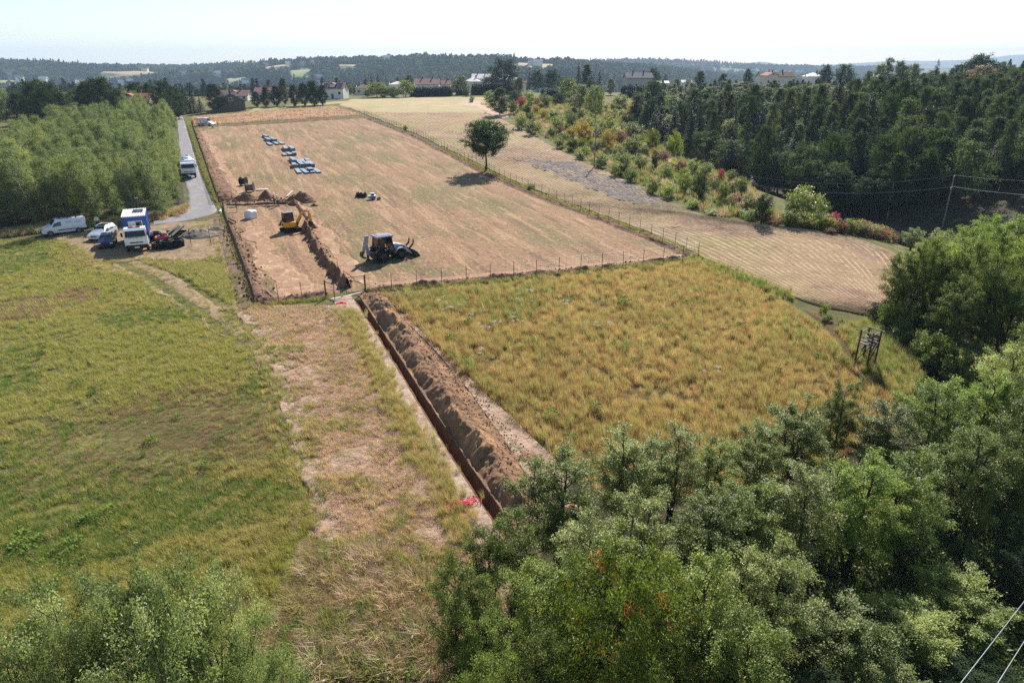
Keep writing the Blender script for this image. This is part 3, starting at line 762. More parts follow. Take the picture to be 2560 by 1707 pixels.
sheet('straw_strip', [(-25.51, 57.74), (-22.25, 53.05), (-18.20, 46.34), (-14.23, 37.70), (-11.31, 31.31), (-8.32, 24.60), (-6.39, 20.73), (-5.14, 17.87)], [(-15.01, 58.59), (-11.05, 49.25), (-6.84, 38.98), (-4.19, 32.20), (-2.12, 27.48), (-0.49, 24.05), (0.42, 21.26), (0.37, 17.93)], 110, 60, .055, M_STRAW, .5,
      lambda U, V, X, Y: fbm(X * .7, Y * .7, 14, 4) * .22, 8, label='strip of cut pale straw beside the trench')
sheet('spoil_side_strip', [(-11.28, 58.65), (-5.43, 47.22), (-1.80, 38.13), (0.55, 30.93), (1.77, 27.53)], [(-12.05, 60.77), (-7.07, 51.40), (-3.25, 43.72), (-0.44, 38.08), (3.52, 30.57)], 60, 24, .10, M_STRAW, .15,
      lambda U, V, X, Y: fbm(X * .9, Y * .9, 15, 3) * .1, 9, label='flattened pink straw strip behind the spoil ridge')
sheet('worn_yard', [(-58.38, 83.77), (-54.24, 86.01), (-49.24, 90.48), (-44.04, 93.23), (-40.97, 95.47)], [(-54.33, 81.56), (-45.80, 72.56), (-40.73, 73.38), (-35.35, 73.15), (-31.66, 75.06)], 70, 40, .05, M_YARD, 1.6,
      lambda U, V, X, Y: fbm(X * .6, Y * .6, 16, 3) * .08, 10, label='worn earth yard where the vehicles stand')
sheet('bare_strip', [(-42.14, 90.19), (-35.87, 81.29), (-28.97, 66.85), (-25.09, 58.48), (-23.08, 53.36)], [(-42.30, 98.85), (-32.56, 78.53), (-26.95, 66.54), (-23.24, 58.24), (-19.64, 53.93)], 70, 20, .05, M_YARD, .7,
      lambda U, V, X, Y: fbm(X * .8, Y * .8, 17, 3) * .12, 11, label='bare brown strip outside the dark fence')
M_TRACK = groundmat('pale rutted track', S(140, 120, 92), [(S(164, 142, 114), .8, (1, 1, 1), .2, .46, .64, .8), (S(108, 102, 62), .5, (1, 1, 1), .9, .48, .62, .9), (S(112, 94, 76), 2.4, (1, 1, 1), .2, .56, .72, .8), (S(172, 152, 124), 4, (1, .4, 1), .5, .56, .72, .6)], 1.0, 4, .95, .2)
sheet('dirt_track', [(-46.05, 73.25), (-38.66, 67.43), (-30.64, 58.74), (-24.78, 52.02), (-19.80, 45.99), (-16.60, 41.04), (-13.89, 35.78), (-11.53, 31.10), (-8.57, 24.60)], [(-37.57, 73.82), (-31.27, 66.84), (-24.59, 57.86), (-19.98, 51.87), (-16.52, 46.54), (-14.01, 41.75), (-12.02, 36.33), (-10.05, 31.10), (-7.45, 24.60)], 150, 30, .035, M_TRACK, 1.4,
      lambda U, V, X, Y: -.14 * (np.exp(-((V - .25) / .09) ** 2) + np.exp(-((V - .75) / .09) ** 2)) + fbm(X * .8, Y * .8, 18, 3) * .06, 12, label='rutted pale track from the yard towards the trees')
sheet('field_path', [(-53.83, 80.73), (-49.61, 74.96), (-44.48, 70.23), (-38.78, 66.81)], [(-52.85, 81.57), (-48.92, 75.90), (-44.67, 72.24), (-39.46, 69.00)], 40, 8, .05, M_YARD, .3, None, 13, label='faint curved wheel path in the meadow')
sheet('gravel_road', [(-121.44, 259.38), (-84.13, 178.16), (-65.15, 136.97), (-55.51, 117.52), (-50.99, 107.87), (-48.82, 101.88), (-48.70, 98.21), (-49.65, 95.60), (-50.95, 93.91)], [(-118.96, 259.13), (-80.53, 177.72), (-59.69, 133.35), (-49.45, 112.47), (-44.25, 102.48), (-42.25, 98.55), (-43.78, 94.04), (-46.15, 91.33), (-48.71, 89.99)], 130, 14, .09, M_GRAVEL, .3,
      lambda U, V, X, Y: fbm(X * .4, Y * .4, 19, 3) * .04, 14, label='grey gravel road bending to the site gate', cat='road')
sheet('dry_grass_field', [(-99.39, 221.78), (-85.85, 228.93), (-68.10, 235.44), (-50.63, 245.54)], [(-113.12, 251.83), (-98.70, 264.55), (-86.36, 276.85), (-70.11, 287.51)], 50, 24, .12, M_DRY, .8, lambda U, V, X, Y: fbm(X * .3, Y * .3, 20, 3) * .3, 15, label='orange dry grass beyond the back fence')
sheet('green_field', [(-98.70, 264.55), (-87.08, 279.22), (-74.23, 295.84), (-60.06, 305.86), (-40.52, 311.71)], [(-101.67, 279.82), (-91.35, 293.30), (-77.31, 308.46), (-63.19, 322.12), (-43.54, 335.44)], 40, 14, .16, M_GREENF, .8, None, 16, label='green strip before the dark far trees')
sheet('pale_field', [(-69.54, 287.30), (-49.89, 248.64), (-25.93, 243.03), (-8.64, 241.60)], [(-73.19, 323.52), (-54.75, 329.88), (-34.61, 327.21), (-7.00, 323.35)], 50, 24, .2, M_PALEF, .8, None, 17, label='pale green field below the far houses')
sheet('weedy_corner', [(-23.26, 283.51), (-15.35, 264.56), (-8.75, 244.71), (-3.53, 223.04)], [(-17.51, 303.05), (-9.93, 294.43), (-2.71, 280.49), (3.52, 241.85)], 30, 14, .28, groundmat('pinkish dry weeds', S(178, 150, 130), [(S(146, 124, 96), .2, (1, 1, 1), 0, .5, .66, .8)], .8, 2), .8, lambda U, V, X, Y: fbm(X * .3, Y * .3, 22, 3) * .4, 18, label='pinkish dry weeds at the corner of the hay field')

# soil along the fences
def ridge(hh, c=.5, w=.22, rough=.5, sd_=30):
    return lambda U, V, X, Y: hh * np.exp(-((V - c) / w) ** 2) * (1 + rough * 2 * fbm(X * .9, Y * .9, sd_, 3)) + fbm(X * 2.2, Y * 2.2, sd_ + 3, 3) * .18 * np.exp(-((V - c) / (w * 1.6)) ** 2)
sheet('fence_soil_left', [(-23.04, 58.24), (-26.98, 66.85), (-32.56, 78.93), (-37.91, 90.34)], [(-20.70, 58.50), (-24.98, 66.85), (-30.57, 78.97), (-36.08, 90.41)], 130, 26, .06, M_SOIL, .5, ridge(.20, .25, .22, .8, 31), 19, label='brown dug earth along the dark fence near the corner')
sheet('fence_soil_back', [(-45.60, 107.06), (-56.53, 130.07), (-71.49, 161.91), (-92.74, 207.77)], [(-42.37, 106.96), (-53.89, 130.00), (-69.03, 161.53), (-90.84, 207.50)], 160, 20, .06, M_SOIL, .5, ridge(.16, .3, .25, .8, 32), 20, label='brown dug earth along the far part of the dark fence')
sheet('fence_sand_left', [(-21.49, 59.76), (-25.29, 66.85), (-30.22, 77.39), (-35.85, 90.41)], [(-17.41, 62.73), (-21.53, 66.84), (-27.10, 77.42), (-33.54, 90.48)], 70, 30, .075, M_SAND, 1.0, None, 21, label='pale bare wheel-worn ground near the dark fence')
sheet('fence_sand_back', [(-43.54, 109.39), (-53.98, 130.00), (-69.03, 161.53), (-89.72, 205.14)], [(-41.63, 109.31), (-52.24, 129.95), (-67.43, 161.28), (-88.24, 204.90)], 110, 16, .075, M_SAND, .8, None, 22, label='pale wheel-worn ground by the far fence')
sheet('front_soil_west', [(-23.05, 58.48), (-20.21, 59.51), (-17.37, 60.58)], [(-23.58, 60.00), (-20.68, 61.07), (-17.84, 62.45)], 60, 22, .06, M_SOIL, .3, ridge(.28, .4, .25, .8, 33), 23, label='brown earth bank at the front fence left of the gate')
sheet('front_soil_east', [(-13.82, 61.94), (-7.76, 64.04), (0.44, 66.62), (10.34, 70.04), (20.69, 74.46)], [(-14.29, 63.87), (-7.97, 66.05), (0.45, 68.58), (10.58, 71.87), (20.56, 75.94)], 220, 24, .06, M_SOIL, .3, ridge(.30, .35, .25, .8, 34), 24, label='brown earth bank at the front fence right of the gate')
sheet('front_sand', [(-14.09, 63.31), (-7.91, 65.46), (0.45, 68.12), (10.54, 71.53), (20.47, 75.56)], [(-14.43, 65.02), (-8.05, 66.79), (0.46, 69.36), (10.72, 72.90), (19.69, 76.46)], 150, 14, .075, M_SAND, .35, None, 25, label='pale sandy line behind the front earth bank')
sheet('right_soil', [(20.42, 75.37), (18.84, 79.98), (14.96, 88.96), (11.05, 97.07), (3.17, 113.83), (-5.58, 133.36), (-17.35, 163.52), (-25.42, 185.10), (-49.91, 239.02)], [(19.26, 75.69), (17.56, 80.33), (13.58, 88.90), (9.56, 97.05), (1.73, 113.83), (-7.00, 133.34), (-18.79, 163.70), (-26.81, 185.30), (-51.42, 239.32)], 260, 16, .06, M_SOIL, .3, ridge(.18, .3, .25, .7, 35), 26, label='brown earth line along the long right fence')
sheet('back_soil', [(-95.69, 214.69), (-83.59, 222.64), (-66.12, 228.33), (-48.69, 237.27)], [(-94.21, 211.23), (-82.23, 218.87), (-64.98, 224.25), (-47.94, 233.49)], 100, 8, .06, M_SOIL, .3, ridge(.3, .4, .3, .5, 36), 27, label='dark earth line along the back fence')
# inner trench backfill
sheet('inner_spoil_ridge', [(-28.33, 90.57), (-24.89, 81.49), (-21.44, 73.23), (-18.34, 66.84), (-16.59, 63.15)], [(-27.39, 91.81), (-23.19, 81.48), (-19.89, 73.57), (-17.29, 68.09), (-15.23, 63.87)], 130, 34, .06, M_SOIL, .5, ridge(.75, .45, .22, .9, 37), 28, label='dark crumbly backfill ridge inside the site')
sheet('inner_sand_strip', [(-27.38, 93.58), (-22.98, 81.47), (-19.60, 73.57), (-16.86, 67.77), (-14.89, 63.87)], [(-26.08, 94.35), (-21.74, 82.52), (-18.06, 74.27), (-14.68, 68.07), (-12.72, 64.59)], 80, 20, .075, M_SAND, .8, None, 29, label='orange sandy strip beside the backfill ridge')
sheet('inner_trench_side', [(-34.20, 104.21), (-30.63, 95.64), (-27.08, 88.19)], [(-31.88, 105.41), (-28.53, 98.36), (-24.95, 90.09)], 60, 24, .07, M_SAND, .6, lambda U, V, X, Y: -.5 * np.exp(-((V - .3) / .09) ** 2) + .4 * np.exp(-((V - .55) / .12) ** 2) + fbm(X * 1.3, Y * 1.3, 40, 3) * .25, 30, label='freshly dug strip behind the yellow excavator')
sheet('cross_trench', [(-43.55, 104.38), (-40.64, 103.69), (-37.74, 104.89), (-33.85, 104.82)], [(-42.57, 101.85), (-39.86, 101.52), (-37.02, 102.71), (-32.77, 102.08)], 90, 22, .08, M_SOIL, .3, lambda U, V, X, Y: -.6 * np.exp(-((V - .45) / .12) ** 2) + .25 * np.exp(-((V - .15) / .12) ** 2) + fbm(X * 1.3, Y * 1.3, 41, 3) * .2, 31, label='narrow trench crossing the site entrance')

# ---------------------------------------------------------------- the open trench with its spoil ridge
NS, NTc = 420, 110
base = resample(T_LINE, NS)
tan = np.gradient(base, axis=0); tan /= np.hypot(tan[:, 0], tan[:, 1])[:, None]
nrm = np.c_[tan[:, 1], -tan[:, 0]]                         # to the left of travel reversed: points to +x side
if nrm[0, 0] < 0: nrm = -nrm
across = np.r_[np.linspace(-2.0, -.12, 24), np.linspace(-.06, .06, 4), np.linspace(.1, .34, 5), np.linspace(.37, .58, 8), np.linspace(.64, 4.4, NTc - 41)]
TX = base[:, None, 0] + nrm[:, None, 0] * across; TY = base[:, None, 1] + nrm[:, None, 1] * across
sarc = np.r_[0, np.cumsum(np.hypot(*np.diff(base, axis=0).T))][:, None] + 0 * TX
A_ = across[None, :] + 0 * TX
edgeL = fbm(sarc * .45, 0 * sarc, 51, 2) * .12; edgeR = fbm(sarc * .4, 0 * sarc + 9, 52, 2) * .10
_w = np.exp(-((A_ - .5) / .16) ** 2) * (A_ > .38); TX = TX + nrm[:, None, 0] * edgeR * _w; TY = TY + nrm[:, None, 1] * edgeR * _w
tz = terrain(TX, TY) + .06 + fbm(TX * 1.6, TY * 1.6, 53, 4) * .10
wid = np.clip((sarc - .2) / 3, .15, 1) * np.clip((sarc[-1] - sarc) / 2.5, 0, 1)
crest = 1.65 + fbm(sarc * .25, 0 * sarc + 4, 54, 3) * .7
hgt = (.9 + fbm(sarc * .45, 0 * sarc + 2, 55, 3) * .75) * wid
lft = np.clip((A_ - .75) / (crest - .75), 0, 1); rgt = np.clip((2.95 - A_) / (2.95 - crest), 0, 1)
mound = np.minimum(lft ** .9, rgt ** 1.1); mound = mound * (1 - .18 * mound ** 3)
gul = fbm(sarc * 1.5 + A_ * .25, A_ * .45, 56, 4)
lump = fbm(TX * 2.2, TY * 2.2, 57, 4)
tz += hgt * mound * (1 + .25 * gul) + np.clip(mound * 3, 0, 1) * (lump * .24 + fbm(TX * 5, TY * 5, 59, 3) * .10 + np.abs(gul) * -.12)
depth = .72 + fbm(sarc * .6, 0 * sarc, 58, 3) * .2
open_ = np.clip((sarc - .4) / .8, 0, 1) * np.clip((sarc[-1] - sarc - .8) / .8, 0, 1)
inside = (A_ > .0 + edgeL * .5) & (A_ < .60)
_tw = np.clip((A_ - .34) / .22, 0, 1) ** .75
tz = np.where(inside, (terrain(TX, TY) - depth * open_ + lump * .06) * (1 - _tw) + (terrain(TX, TY) + .1) * _tw + fbm(sarc * 2.2, A_ * 9, 60, 4) * .16 * np.sin(np.pi * _tw), tz)
tz[:, 0] -= .4; tz[:, -1] -= .4; tz[-1, :] -= .5
tz[0, :] -= .1
ti = np.arange(TX.size).reshape(TX.shape)
TF = np.stack([ti[:-1, :-1], ti[:-1, 1:], ti[1:, 1:], ti[1:, :-1]], -1).reshape(-1, 4)
_a, _b2, _c = TF[0, 0], TF[0, 1], TF[0, 3]
_fx, _fy = TX.ravel(), TY.ravel()
if ((_fx[_b2] - _fx[_a]) * (_fy[_c] - _fy[_a]) - (_fy[_b2] - _fy[_a]) * (_fx[_c] - _fx[_a])) < 0: TF = TF[:, ::-1]
trench = link('trench', mesh('trench', np.c_[TX.ravel(), TY.ravel(), tz.ravel()], np.ascontiguousarray(TF), M_TRENCH, True, None, None))
trench.data.materials.append(M_LIP); trench.data.materials.append(groundmat('orange clay wall', S(108, 80, 60), [(S(84, 64, 52), 1.4, (1, 1, .4), 0, .46, .62, .8), (S(128, 96, 70), 2.6, (1, 1, 1), 0, .54, .7, .7)], .8, 6, .95, .1))
_ax = (TF % TX.shape[1]).min(1); trench.data.polygons.foreach_set('material_index', np.where(across[_ax] < -.16, 1, np.where(across[_ax] < .535, 2, 0)).astype(np.int32))
tag(trench, 'long open trench with orange walls and a dug spoil ridge along it', 'trench', None, 'structure')

# ---------------------------------------------------------------- fences
M_POST = paint('dark fence steel', S(42, 40, 40), .55, .4, .3, var=.1)
M_WIRE = paint('dark fence wire', S(52, 52, 54), .5, .4, .4, var=.1)
M_GALV = paint('galvanised steel', S(132, 145, 156), .5, .5, .2, var=.12, vs=2)
M_TIMBER = paint('weathered timber', S(136, 122, 106), .9, .15, var=.25, vs=5, bump=.4, bs=30)
M_TIMBER_D = paint('dark timber', S(72, 58, 48), .92, .15, var=.25, vs=5, bump=.4, bs=30)
M_CONC = paint('pale concrete', S(196, 190, 180), .9, .2, var=.12, vs=3, bump=.3)
M_BLACKP = paint('black plastic', S(22, 22, 24), .42, .45, var=.1)
M_WHITEP = paint('white wrap', S(224, 222, 220), .5, .4, var=.05, vs=2, bump=.5, bs=6)
M_REDP = paint('red plastic', S(196, 34, 40), .5, .4); M_BLUEP = paint('blue plastic', S(34, 62, 138), .5, .4); M_ORANGE = paint('orange sheet', S(236, 140, 22), .6, .3, var=.1)
M_WIN = paint('window glass', S(40, 48, 58), .12, .6, var=.05); M_FRAME = paint('white frames', S(232, 230, 226), .6, .3, var=.03); M_DOORB = paint('brown door', S(84, 58, 44), .6, .3); M_BRICK = paint('chimney brick', S(120, 66, 54), .9, .2, var=.2, vs=6)
M_PANEL = paint('solar panels', S(28, 34, 52), .12, .6, var=.05)
M_CORE = paint('grey cable', S(128, 122, 116), .7, .3, var=.15, vs=8)

def fence(name, line, h, step, label, skip=None, strands=8, vert=.0, sw=.012, posts_r=.03):
    x0, y0 = line[0]
    t = thing(name, label, 'fence', x0, y0, 0); z0 = Hz(x0, y0)
    p = np.array(line); L = np.r_[0, np.cumsum(np.hypot(*np.diff(p, axis=0).T))]
    n = int(round(L[-1] / step)); ss = np.linspace(0, L[-1], n + 1)
    q = np.c_[np.interp(ss, L, p[:, 0]), np.interp(ss, L, p[:, 1])]
    me = None
    for i, (x, y) in enumerate(q):
        if skip and skip(x, y): continue
        if me is None:
            b = MB().tube([(0, 0, -.4), (0, 0, h)], posts_r, 6); b.tube([(0, 0, h), (0, 0, h + .02)], posts_r * 1.25, 6)
            me = mesh('post', b.v, b.f, M_POST)
        link('post', me, t, (x - x0, y - y0, Hz(x, y) - z0)).rotation_euler = (random.uniform(-.015, .015), random.uniform(-.015, .015), 0)
    w = MB()
    zq = terrain(q[:, 0], q[:, 1]) - z0
    for i in range(n):
        if skip and (skip(*q[i]) or skip(*q[i + 1]) or skip(*((q[i] + q[i + 1]) / 2))): continue
        a = (q[i][0] - x0, q[i][1] - y0, zq[i]); b = (q[i + 1][0] - x0, q[i + 1][1] - y0, zq[i + 1])
        for k in range(strands):
            zz = .06 + (h - .12) * k / (strands - 1); sag = random.uniform(-.01, .01)
            w.tube([(a[0], a[1], a[2] + zz), ((a[0] + b[0]) / 2, (a[1] + b[1]) / 2, (a[2] + b[2]) / 2 + zz + sag), (b[0], b[1], b[2] + zz)], sw * .5, 3, cap=False)
        if vert:
            m = int(math.hypot(b[0] - a[0], b[1] - a[1]) / vert)
            for j in range(1, m):
                u = j / m; c = tuple(a[k] * (1 - u) + b[k] * u for k in range(3))
                w.tube([(c[0], c[1], c[2] + .06), (c[0], c[1], c[2] + h - .06)], sw * .5, 3, cap=False)
    o = w.build('wire_mesh', M_WIRE, t); o['kind'] = 'stuff'
    return t
GA, GB = (-45.21, 105.71), (-41.29, 97.70)
def near_gate2(x, y): return min(GA[1], GB[1]) + .2 < y < max(GA[1], GB[1]) - .2
fence('wire_fence', FENCE_L, 1.75, 2.5, 'dark wire mesh fence running beside the gravel road', near_gate2, 22, .10, .014, .035)
fence('wire_fence', FENCE_R, 1.75, 2.5, 'long wire fence with dark posts between site and hay field', None, 9, .3, .010)
fence('wire_fence', [(-23.25, 58.48), (-20.97, 59.00), (-18.85, 59.91), (-17.34, 60.45)], 1.75, 2.45, 'short front fence piece left of the open gate', None, 7, .4, .008)
fence('wire_fence', [(-13.99, 62.34), (-12.02, 62.77), (-7.80, 64.46), (0.44, 67.06), (10.41, 70.53), (19.04, 73.66), (20.98, 75.02)], 1.75, 2.5, 'front wire fence right of the gate before the golden grass', None, 7, .4, .008)
fence('wire_fence', FENCE_B, 1.75, 2.6, 'back wire fence before the orange dry grass', None, 6, .5, .008)

# front gate: two leaves
def gate_leaf(name, label, a, b, h, rail=.05, wires=True):
    x0, y0 = a; t = thing(name, label, 'gate', x0, y0)
    d = (b[0] - x0, b[1] - y0); L = math.hypot(*d); ux, uy = d[0] / L, d[1] / L
    z1 = Hz(*b) - Hz(*a)
    pt = lambda s, z: (ux * s, uy * s, z + z1 * s / L)
    f = MB(); f.bar(pt(.06, .08), pt(.06, h), rail); f.bar(pt(L, .08), pt(L, h), rail); f.bar(pt(.06, h), pt(L, h), rail); f.bar(pt(.06, .1), pt(L, .1), rail)
    f.build('frame', M_POST, t)
    MB().bar((0, 0, -.4), (0, 0, h + .1), .1).build('gate_post', M_POST, t)
    if wires:
        w = MB()
        for k in range(1, 8): w.tube([pt(.06, h * k / 8), pt(L, h * k / 8)], .003, 3, cap=False)
        for k in range(1, int(L / .25)): w.tube([pt(k * .25, .1), pt(k * .25, h)], .003, 3, cap=False)
        w.build('wire_panel', M_WIRE, t)['kind'] = 'stuff'
    MB().box(pt(L - .06, h * .55), (.09, .09, .16)).build('latch', M_POST, t)
    return t
gate_leaf('gate', 'left black gate leaf of the front fence, swung open towards the viewer', (-17.29, 60.45), (-16.19, 59.37), 1.65)
gate_leaf('gate', 'right black gate leaf of the front fence, nearly closed', (-13.97, 62.28), (-15.65, 61.58), 1.65)
x, y = (-15.55, 60.99); t = thing('threshold', 'pale concrete threshold strip lying across the front gate', 'kerb', x, y, math.atan2((-13.96, 61.80)[1] - (-16.29, 59.82)[1], (-13.96, 61.80)[0] - (-16.29, 59.82)[0]))
MB().bbox((0, 0, .04), (3.3, .2, .12), .02).build('slab', M_CONC, t)
gate_leaf('gate', 'upper brown gate leaf standing open inside the site entrance by the road', GA, (-43.23, 106.00), 1.6)
gate_leaf('gate', 'lower brown gate leaf standing open inside the site entrance by the road', GB, (-39.68, 98.43), 1.6)
x, y = (-42.41, 99.43); t = thing('kerb_stone', 'white kerb stone at the end of the gravel road', 'kerb', x, y, R(105)); MB().bbox((0, 0, .12), (2.2, .3, .3), .03).build('block', M_CONC, t)

# ---------------------------------------------------------------- soil and sand heaps
def heap(name, label, x, y, rz, L, W, h, mat, seed, group='dug soil heaps at the trench head'):
    n, m = 34, 46
    V = []; F = []
    for i in range(n + 1):
        r = i / n
        for k in range(m):
            a = 2 * math.pi * k / m; px = math.cos(a) * L / 2 * r; py = math.sin(a) * W / 2 * r
            e = 1 + .22 * float(vnoise(math.cos(a) * 2 + 9, math.sin(a) * 2 + 5, seed)); px *= e; py *= e
            z = h * max(0, 1 - r ** 1.25) ** 1.05
            z += (float(fbm(px * 1.3, py * 1.3, seed, 4)) * .38 * h * (1 - r) ** .4 if r < 1 else 0)
            c, s = math.cos(rz), math.sin(rz); wx, wy = x + px * c - py * s, y + px * s + py * c
            V.append((wx - x, wy - y, Hz(wx, wy) - Hz(x, y) + z + (.08 if r < 1 else -.2)))
    for i in range(n):
        for k in range(m):
            j = (k + 1) % m; F.append((i * m + k, (i + 1) * m + k, (i + 1) * m + j, i * m + j))
    o = link(name, mesh(name, V, F, mat, True), None, (x, y, Hz(x, y)))
    return tag(o, label, 'heap', group)
for i, (pt_, L, W, h, rz, lab, mt) in enumerate([((-45.24, 108.76), 3.2, 3.4, .9, 0, 'rough brown soil heap against the fence by the open gate', M_SOIL), ((-41.77, 107.95), 4.2, 2.6, 1.0, 0, 'long brown soil heap beside the narrow trench', M_SOIL), ((-38.96, 109.19), 2.6, 2.2, 1.0, .2, 'small dark soil heap behind the person in red', M_SOIL),
     ((-32.69, 106.37), 5.0, 3.0, 1.5, -.25, 'largest dark soil heap at the trench head', M_SOIL), ((-33.04, 103.89), 2.6, 2.0, .9, 0, 'low brown soil lump before the largest heap', M_SOIL), ((-31.22, 93.54), 1.2, 1.0, .45, 0, 'small soil clod pile behind the yellow excavator', M_SOIL), ((-31.00, 91.28), .9, .9, .5, 0, 'smallest soil clod pile by the excavator track', M_SOIL), ((-29.76, 102.95), 1.3, .9, .35, 0, 'thin soil streak right of the largest heap', M_SOIL)]):
    heap('soil_heap', lab, pt_[0], pt_[1], rz, L, W, h, mt, 200 + i)
x, y = (-39.37, 84.85); heap('sand_heap', 'grey sand heap between the two stakes in the yard', x, y, .1, 4.6, 3.4, 1.0, M_GREY, 240, None)
x, y = (-38.69, 88.37); heap('sand_heap', 'low stony sand heap close to the fence corner gate', x, y, .1, 2.2, 1.6, .5, M_GREY, 241, None)

# ---------------------------------------------------------------- bundles of galvanised profiles
def bundle(near, far, h, label, w=.8, z=0.0):
    d = (far[0] - near[0], far[1] - near[1]); L = min(max(math.hypot(*d), 2.6), 6.4); a = math.atan2(d[1], d[0])
    t = thing('steel_bundle', label, 'bundle', near[0], near[1], a, 'galvanised steel bundles laid out on the site')
    if z: t.location.z += z
    rows = max(2, int(round(h / .14))); cols = 5; ph = h / rows; pw = w / cols
    body = MB(); ends = MB()
    for i in range(rows):
        for j in range(cols):
            dx = random.uniform(-.04, .04); yy = -w / 2 + (j + .5) * pw; zz = .1 + (i + .5) * ph
            body.box((L / 2 + dx, yy, zz), (L, pw * .93, ph * .93))
            ends.box((dx - .004, yy, zz), (.012, pw * .6, ph * .6)); ends.box((L + dx + .004, yy, zz), (.012, pw * .6, ph * .6))
    o = body.build('profile_stack', M_GALV, t); o['kind'] = 'stuff'
    ends.build('open_ends', M_BLACKP, t)['kind'] = 'stuff'
    for u in (.2, .8):
        MB().box((L * u, 0, .04), (.1, w + .1, .1)).build('skid', M_TIMBER, t)
        MB().box((L * u, 0, .1 + h / 2), (.05, w + .02, h + .02)).build('strap', M_BLACKP, t)
    return t
BUN = [((-63.75, 185.13), (-66.53, 190.30), .7, 'tall steel bundle at the upper left of the far row'), ((-60.78, 177.94), (-63.69, 183.46), .7, 'tall steel bundle in front of the uppermost one'), ((-59.49, 178.14), (-62.94, 184.28), .7, 'tall steel bundle with bluish side in the far row'),
 ((-58.32, 171.12), (-61.04, 176.77), .28, 'flat steel bundle at the left of the far row'), ((-57.02, 172.28), (-59.69, 177.48), .28, 'flat steel bundle in the middle of the far row'), ((-55.76, 172.45), (-58.66, 178.22), .28, 'flat steel bundle at the right end of the far row'),
 ((-51.13, 159.96), (-53.96, 166.90), .7, 'tall steel bundle at the left of the middle row'), ((-49.52, 159.85), (-52.34, 165.95), .7, 'tall steel bundle at the right of the middle row'), ((-49.27, 152.86), (-50.61, 155.86), .28, 'flat steel bundle lowest in the middle row'), ((-48.19, 153.20), (-50.19, 157.16), .4, 'half-height steel bundle in the middle row'), ((-47.44, 153.56), (-48.46, 156.41), .6, 'short tall steel bundle closing the middle row'),
 ((-44.38, 143.17), (-46.62, 148.08), .7, 'tall steel bundle at the upper left of the near row'), ((-43.52, 143.54), (-45.58, 148.13), .3, 'flat steel bundle beside the tall upper left one'), ((-42.75, 143.54), (-44.71, 148.64), .3, 'flat pale steel bundle in the near row top'), ((-42.38, 145.51), (-43.63, 148.93), .3, 'flat steel bundle at the top right of the near row'), ((-39.36, 138.17), (-41.73, 143.31), .7, 'longest tall steel bundle at the right of the near row'),
 ((-42.77, 137.65), (-44.02, 140.95), .65, 'short tall steel bundle alone on the left of the near row'), ((-41.30, 138.01), (-42.94, 141.45), .7, 'tall steel bundle in the centre of the near row'), ((-40.33, 138.40), (-41.89, 141.81), .7, 'tall steel bundle left of the longest one'),
 ((-39.98, 131.11), (-42.28, 136.84), .26, 'flat steel bundle lowest left of the near row'), ((-38.54, 131.04), (-41.16, 136.56), .26, 'flat steel bundle second from the left at the bottom'), ((-37.52, 131.55), (-40.27, 137.03), .26, 'flat steel bundle carrying a small stack'), ((-36.35, 131.50), (-38.97, 136.99), .26, 'flat steel bundle at the bottom right')]
for a, b, h, lab in BUN: bundle(a, b, h, lab)
a, b = (-38.25, 133.02), (-39.31, 135.26); bundle(a, b, .2, 'small steel stack lying across the flat bundle', .9, .38)

# ---------------------------------------------------------------- cable drums
def drum(label, x, y, rz, rad, wid, mat, core):
    t = thing('cable_drum', label, 'cable drum', x, y, rz)
    for s in (-1, 1):
        f = MB().lathe([(.08, -.03), (rad, -.03), (rad, .03), (.08, .03)], 24, (0, s * wid / 2, rad), 'y').build('flange', mat, t)
        MB().lathe([(.05, -.05), (.12, -.05), (.12, .05), (.05, .05)], 12, (0, s * wid / 2, rad), 'y').build('hub', M_POST, f)
    c = MB()
    n = 14
    for i in range(n):
        yy = -wid / 2 + .05 + (wid - .1) * (i + .5) / n
        c.lathe([(rad * .66, -.025), (rad * .72, -.01), (rad * .72, .01), (rad * .66, .025)], 20, (0, yy, rad), 'y')
    c.lathe([(rad * .66, -wid / 2 + .04), (rad * .66, wid / 2 - .04)], 20, (0, 0, rad), 'y')
    c.build('cable', core, t)
    return t
x, y = (-46.69, 120.41); drum('black cable drum standing left behind the wooden one', x, y, R(82), .72, .95, M_BLACKP, M_BLACKP)
x, y = (-43.43, 114.41); drum('wooden cable drum with grey cable by the soil heaps', x, y, R(97), .78, 1.2, M_TIMBER_D, M_CORE)

# pallet, wrapped bale, planks, small things
x, y = (-41.88, 115.82); t = thing('pallet', 'pale flat pallet lying right of the wooden cable drum', 'pallet', x, y, .2)
for k in range(5): MB().box((0, -.4 + k * .2, .16), (1.9, .15, .04)).build('plank', M_CONC, t)
for k in range(3): MB().box((-.8 + k * .8, 0, .07), (.12, 1.0, .14)).build('bearer', M_TIMBER_D, t)
x, y = (-36.47, 95.02); t = thing('bulk_bag', 'white wrapped bulk bag standing on the bare ground by the entrance', 'bag', x, y, R(-28))
b = MB(); rr = [(.05, 0), (.62, .02), (.66, .3), (.64, .8), (.58, 1.08), (.3, 1.2), (.05, 1.18)]
for i in range(len(rr)): pass
NB = 24; vv = []; ff = []
for i, (r_, z_) in enumerate(rr):
    for k in range(NB):
        a = 2 * math.pi * k / NB; q = 1 / max(abs(math.cos(a)), abs(math.sin(a))); q = 1 + (q - 1) * .78
        j = 1 + .05 * math.sin(k * 2.4 + i * 1.7); vv.append((r_ * q * math.cos(a) * j, r_ * q * math.sin(a) * j, z_ + .03 * math.sin(k * 1.3 + i)))
for i in range(len(rr) - 1):
    for k in range(NB): ff.append((i * NB + k, i * NB + (k + 1) % NB, i * NB + NB + (k + 1) % NB, i * NB + NB + k))
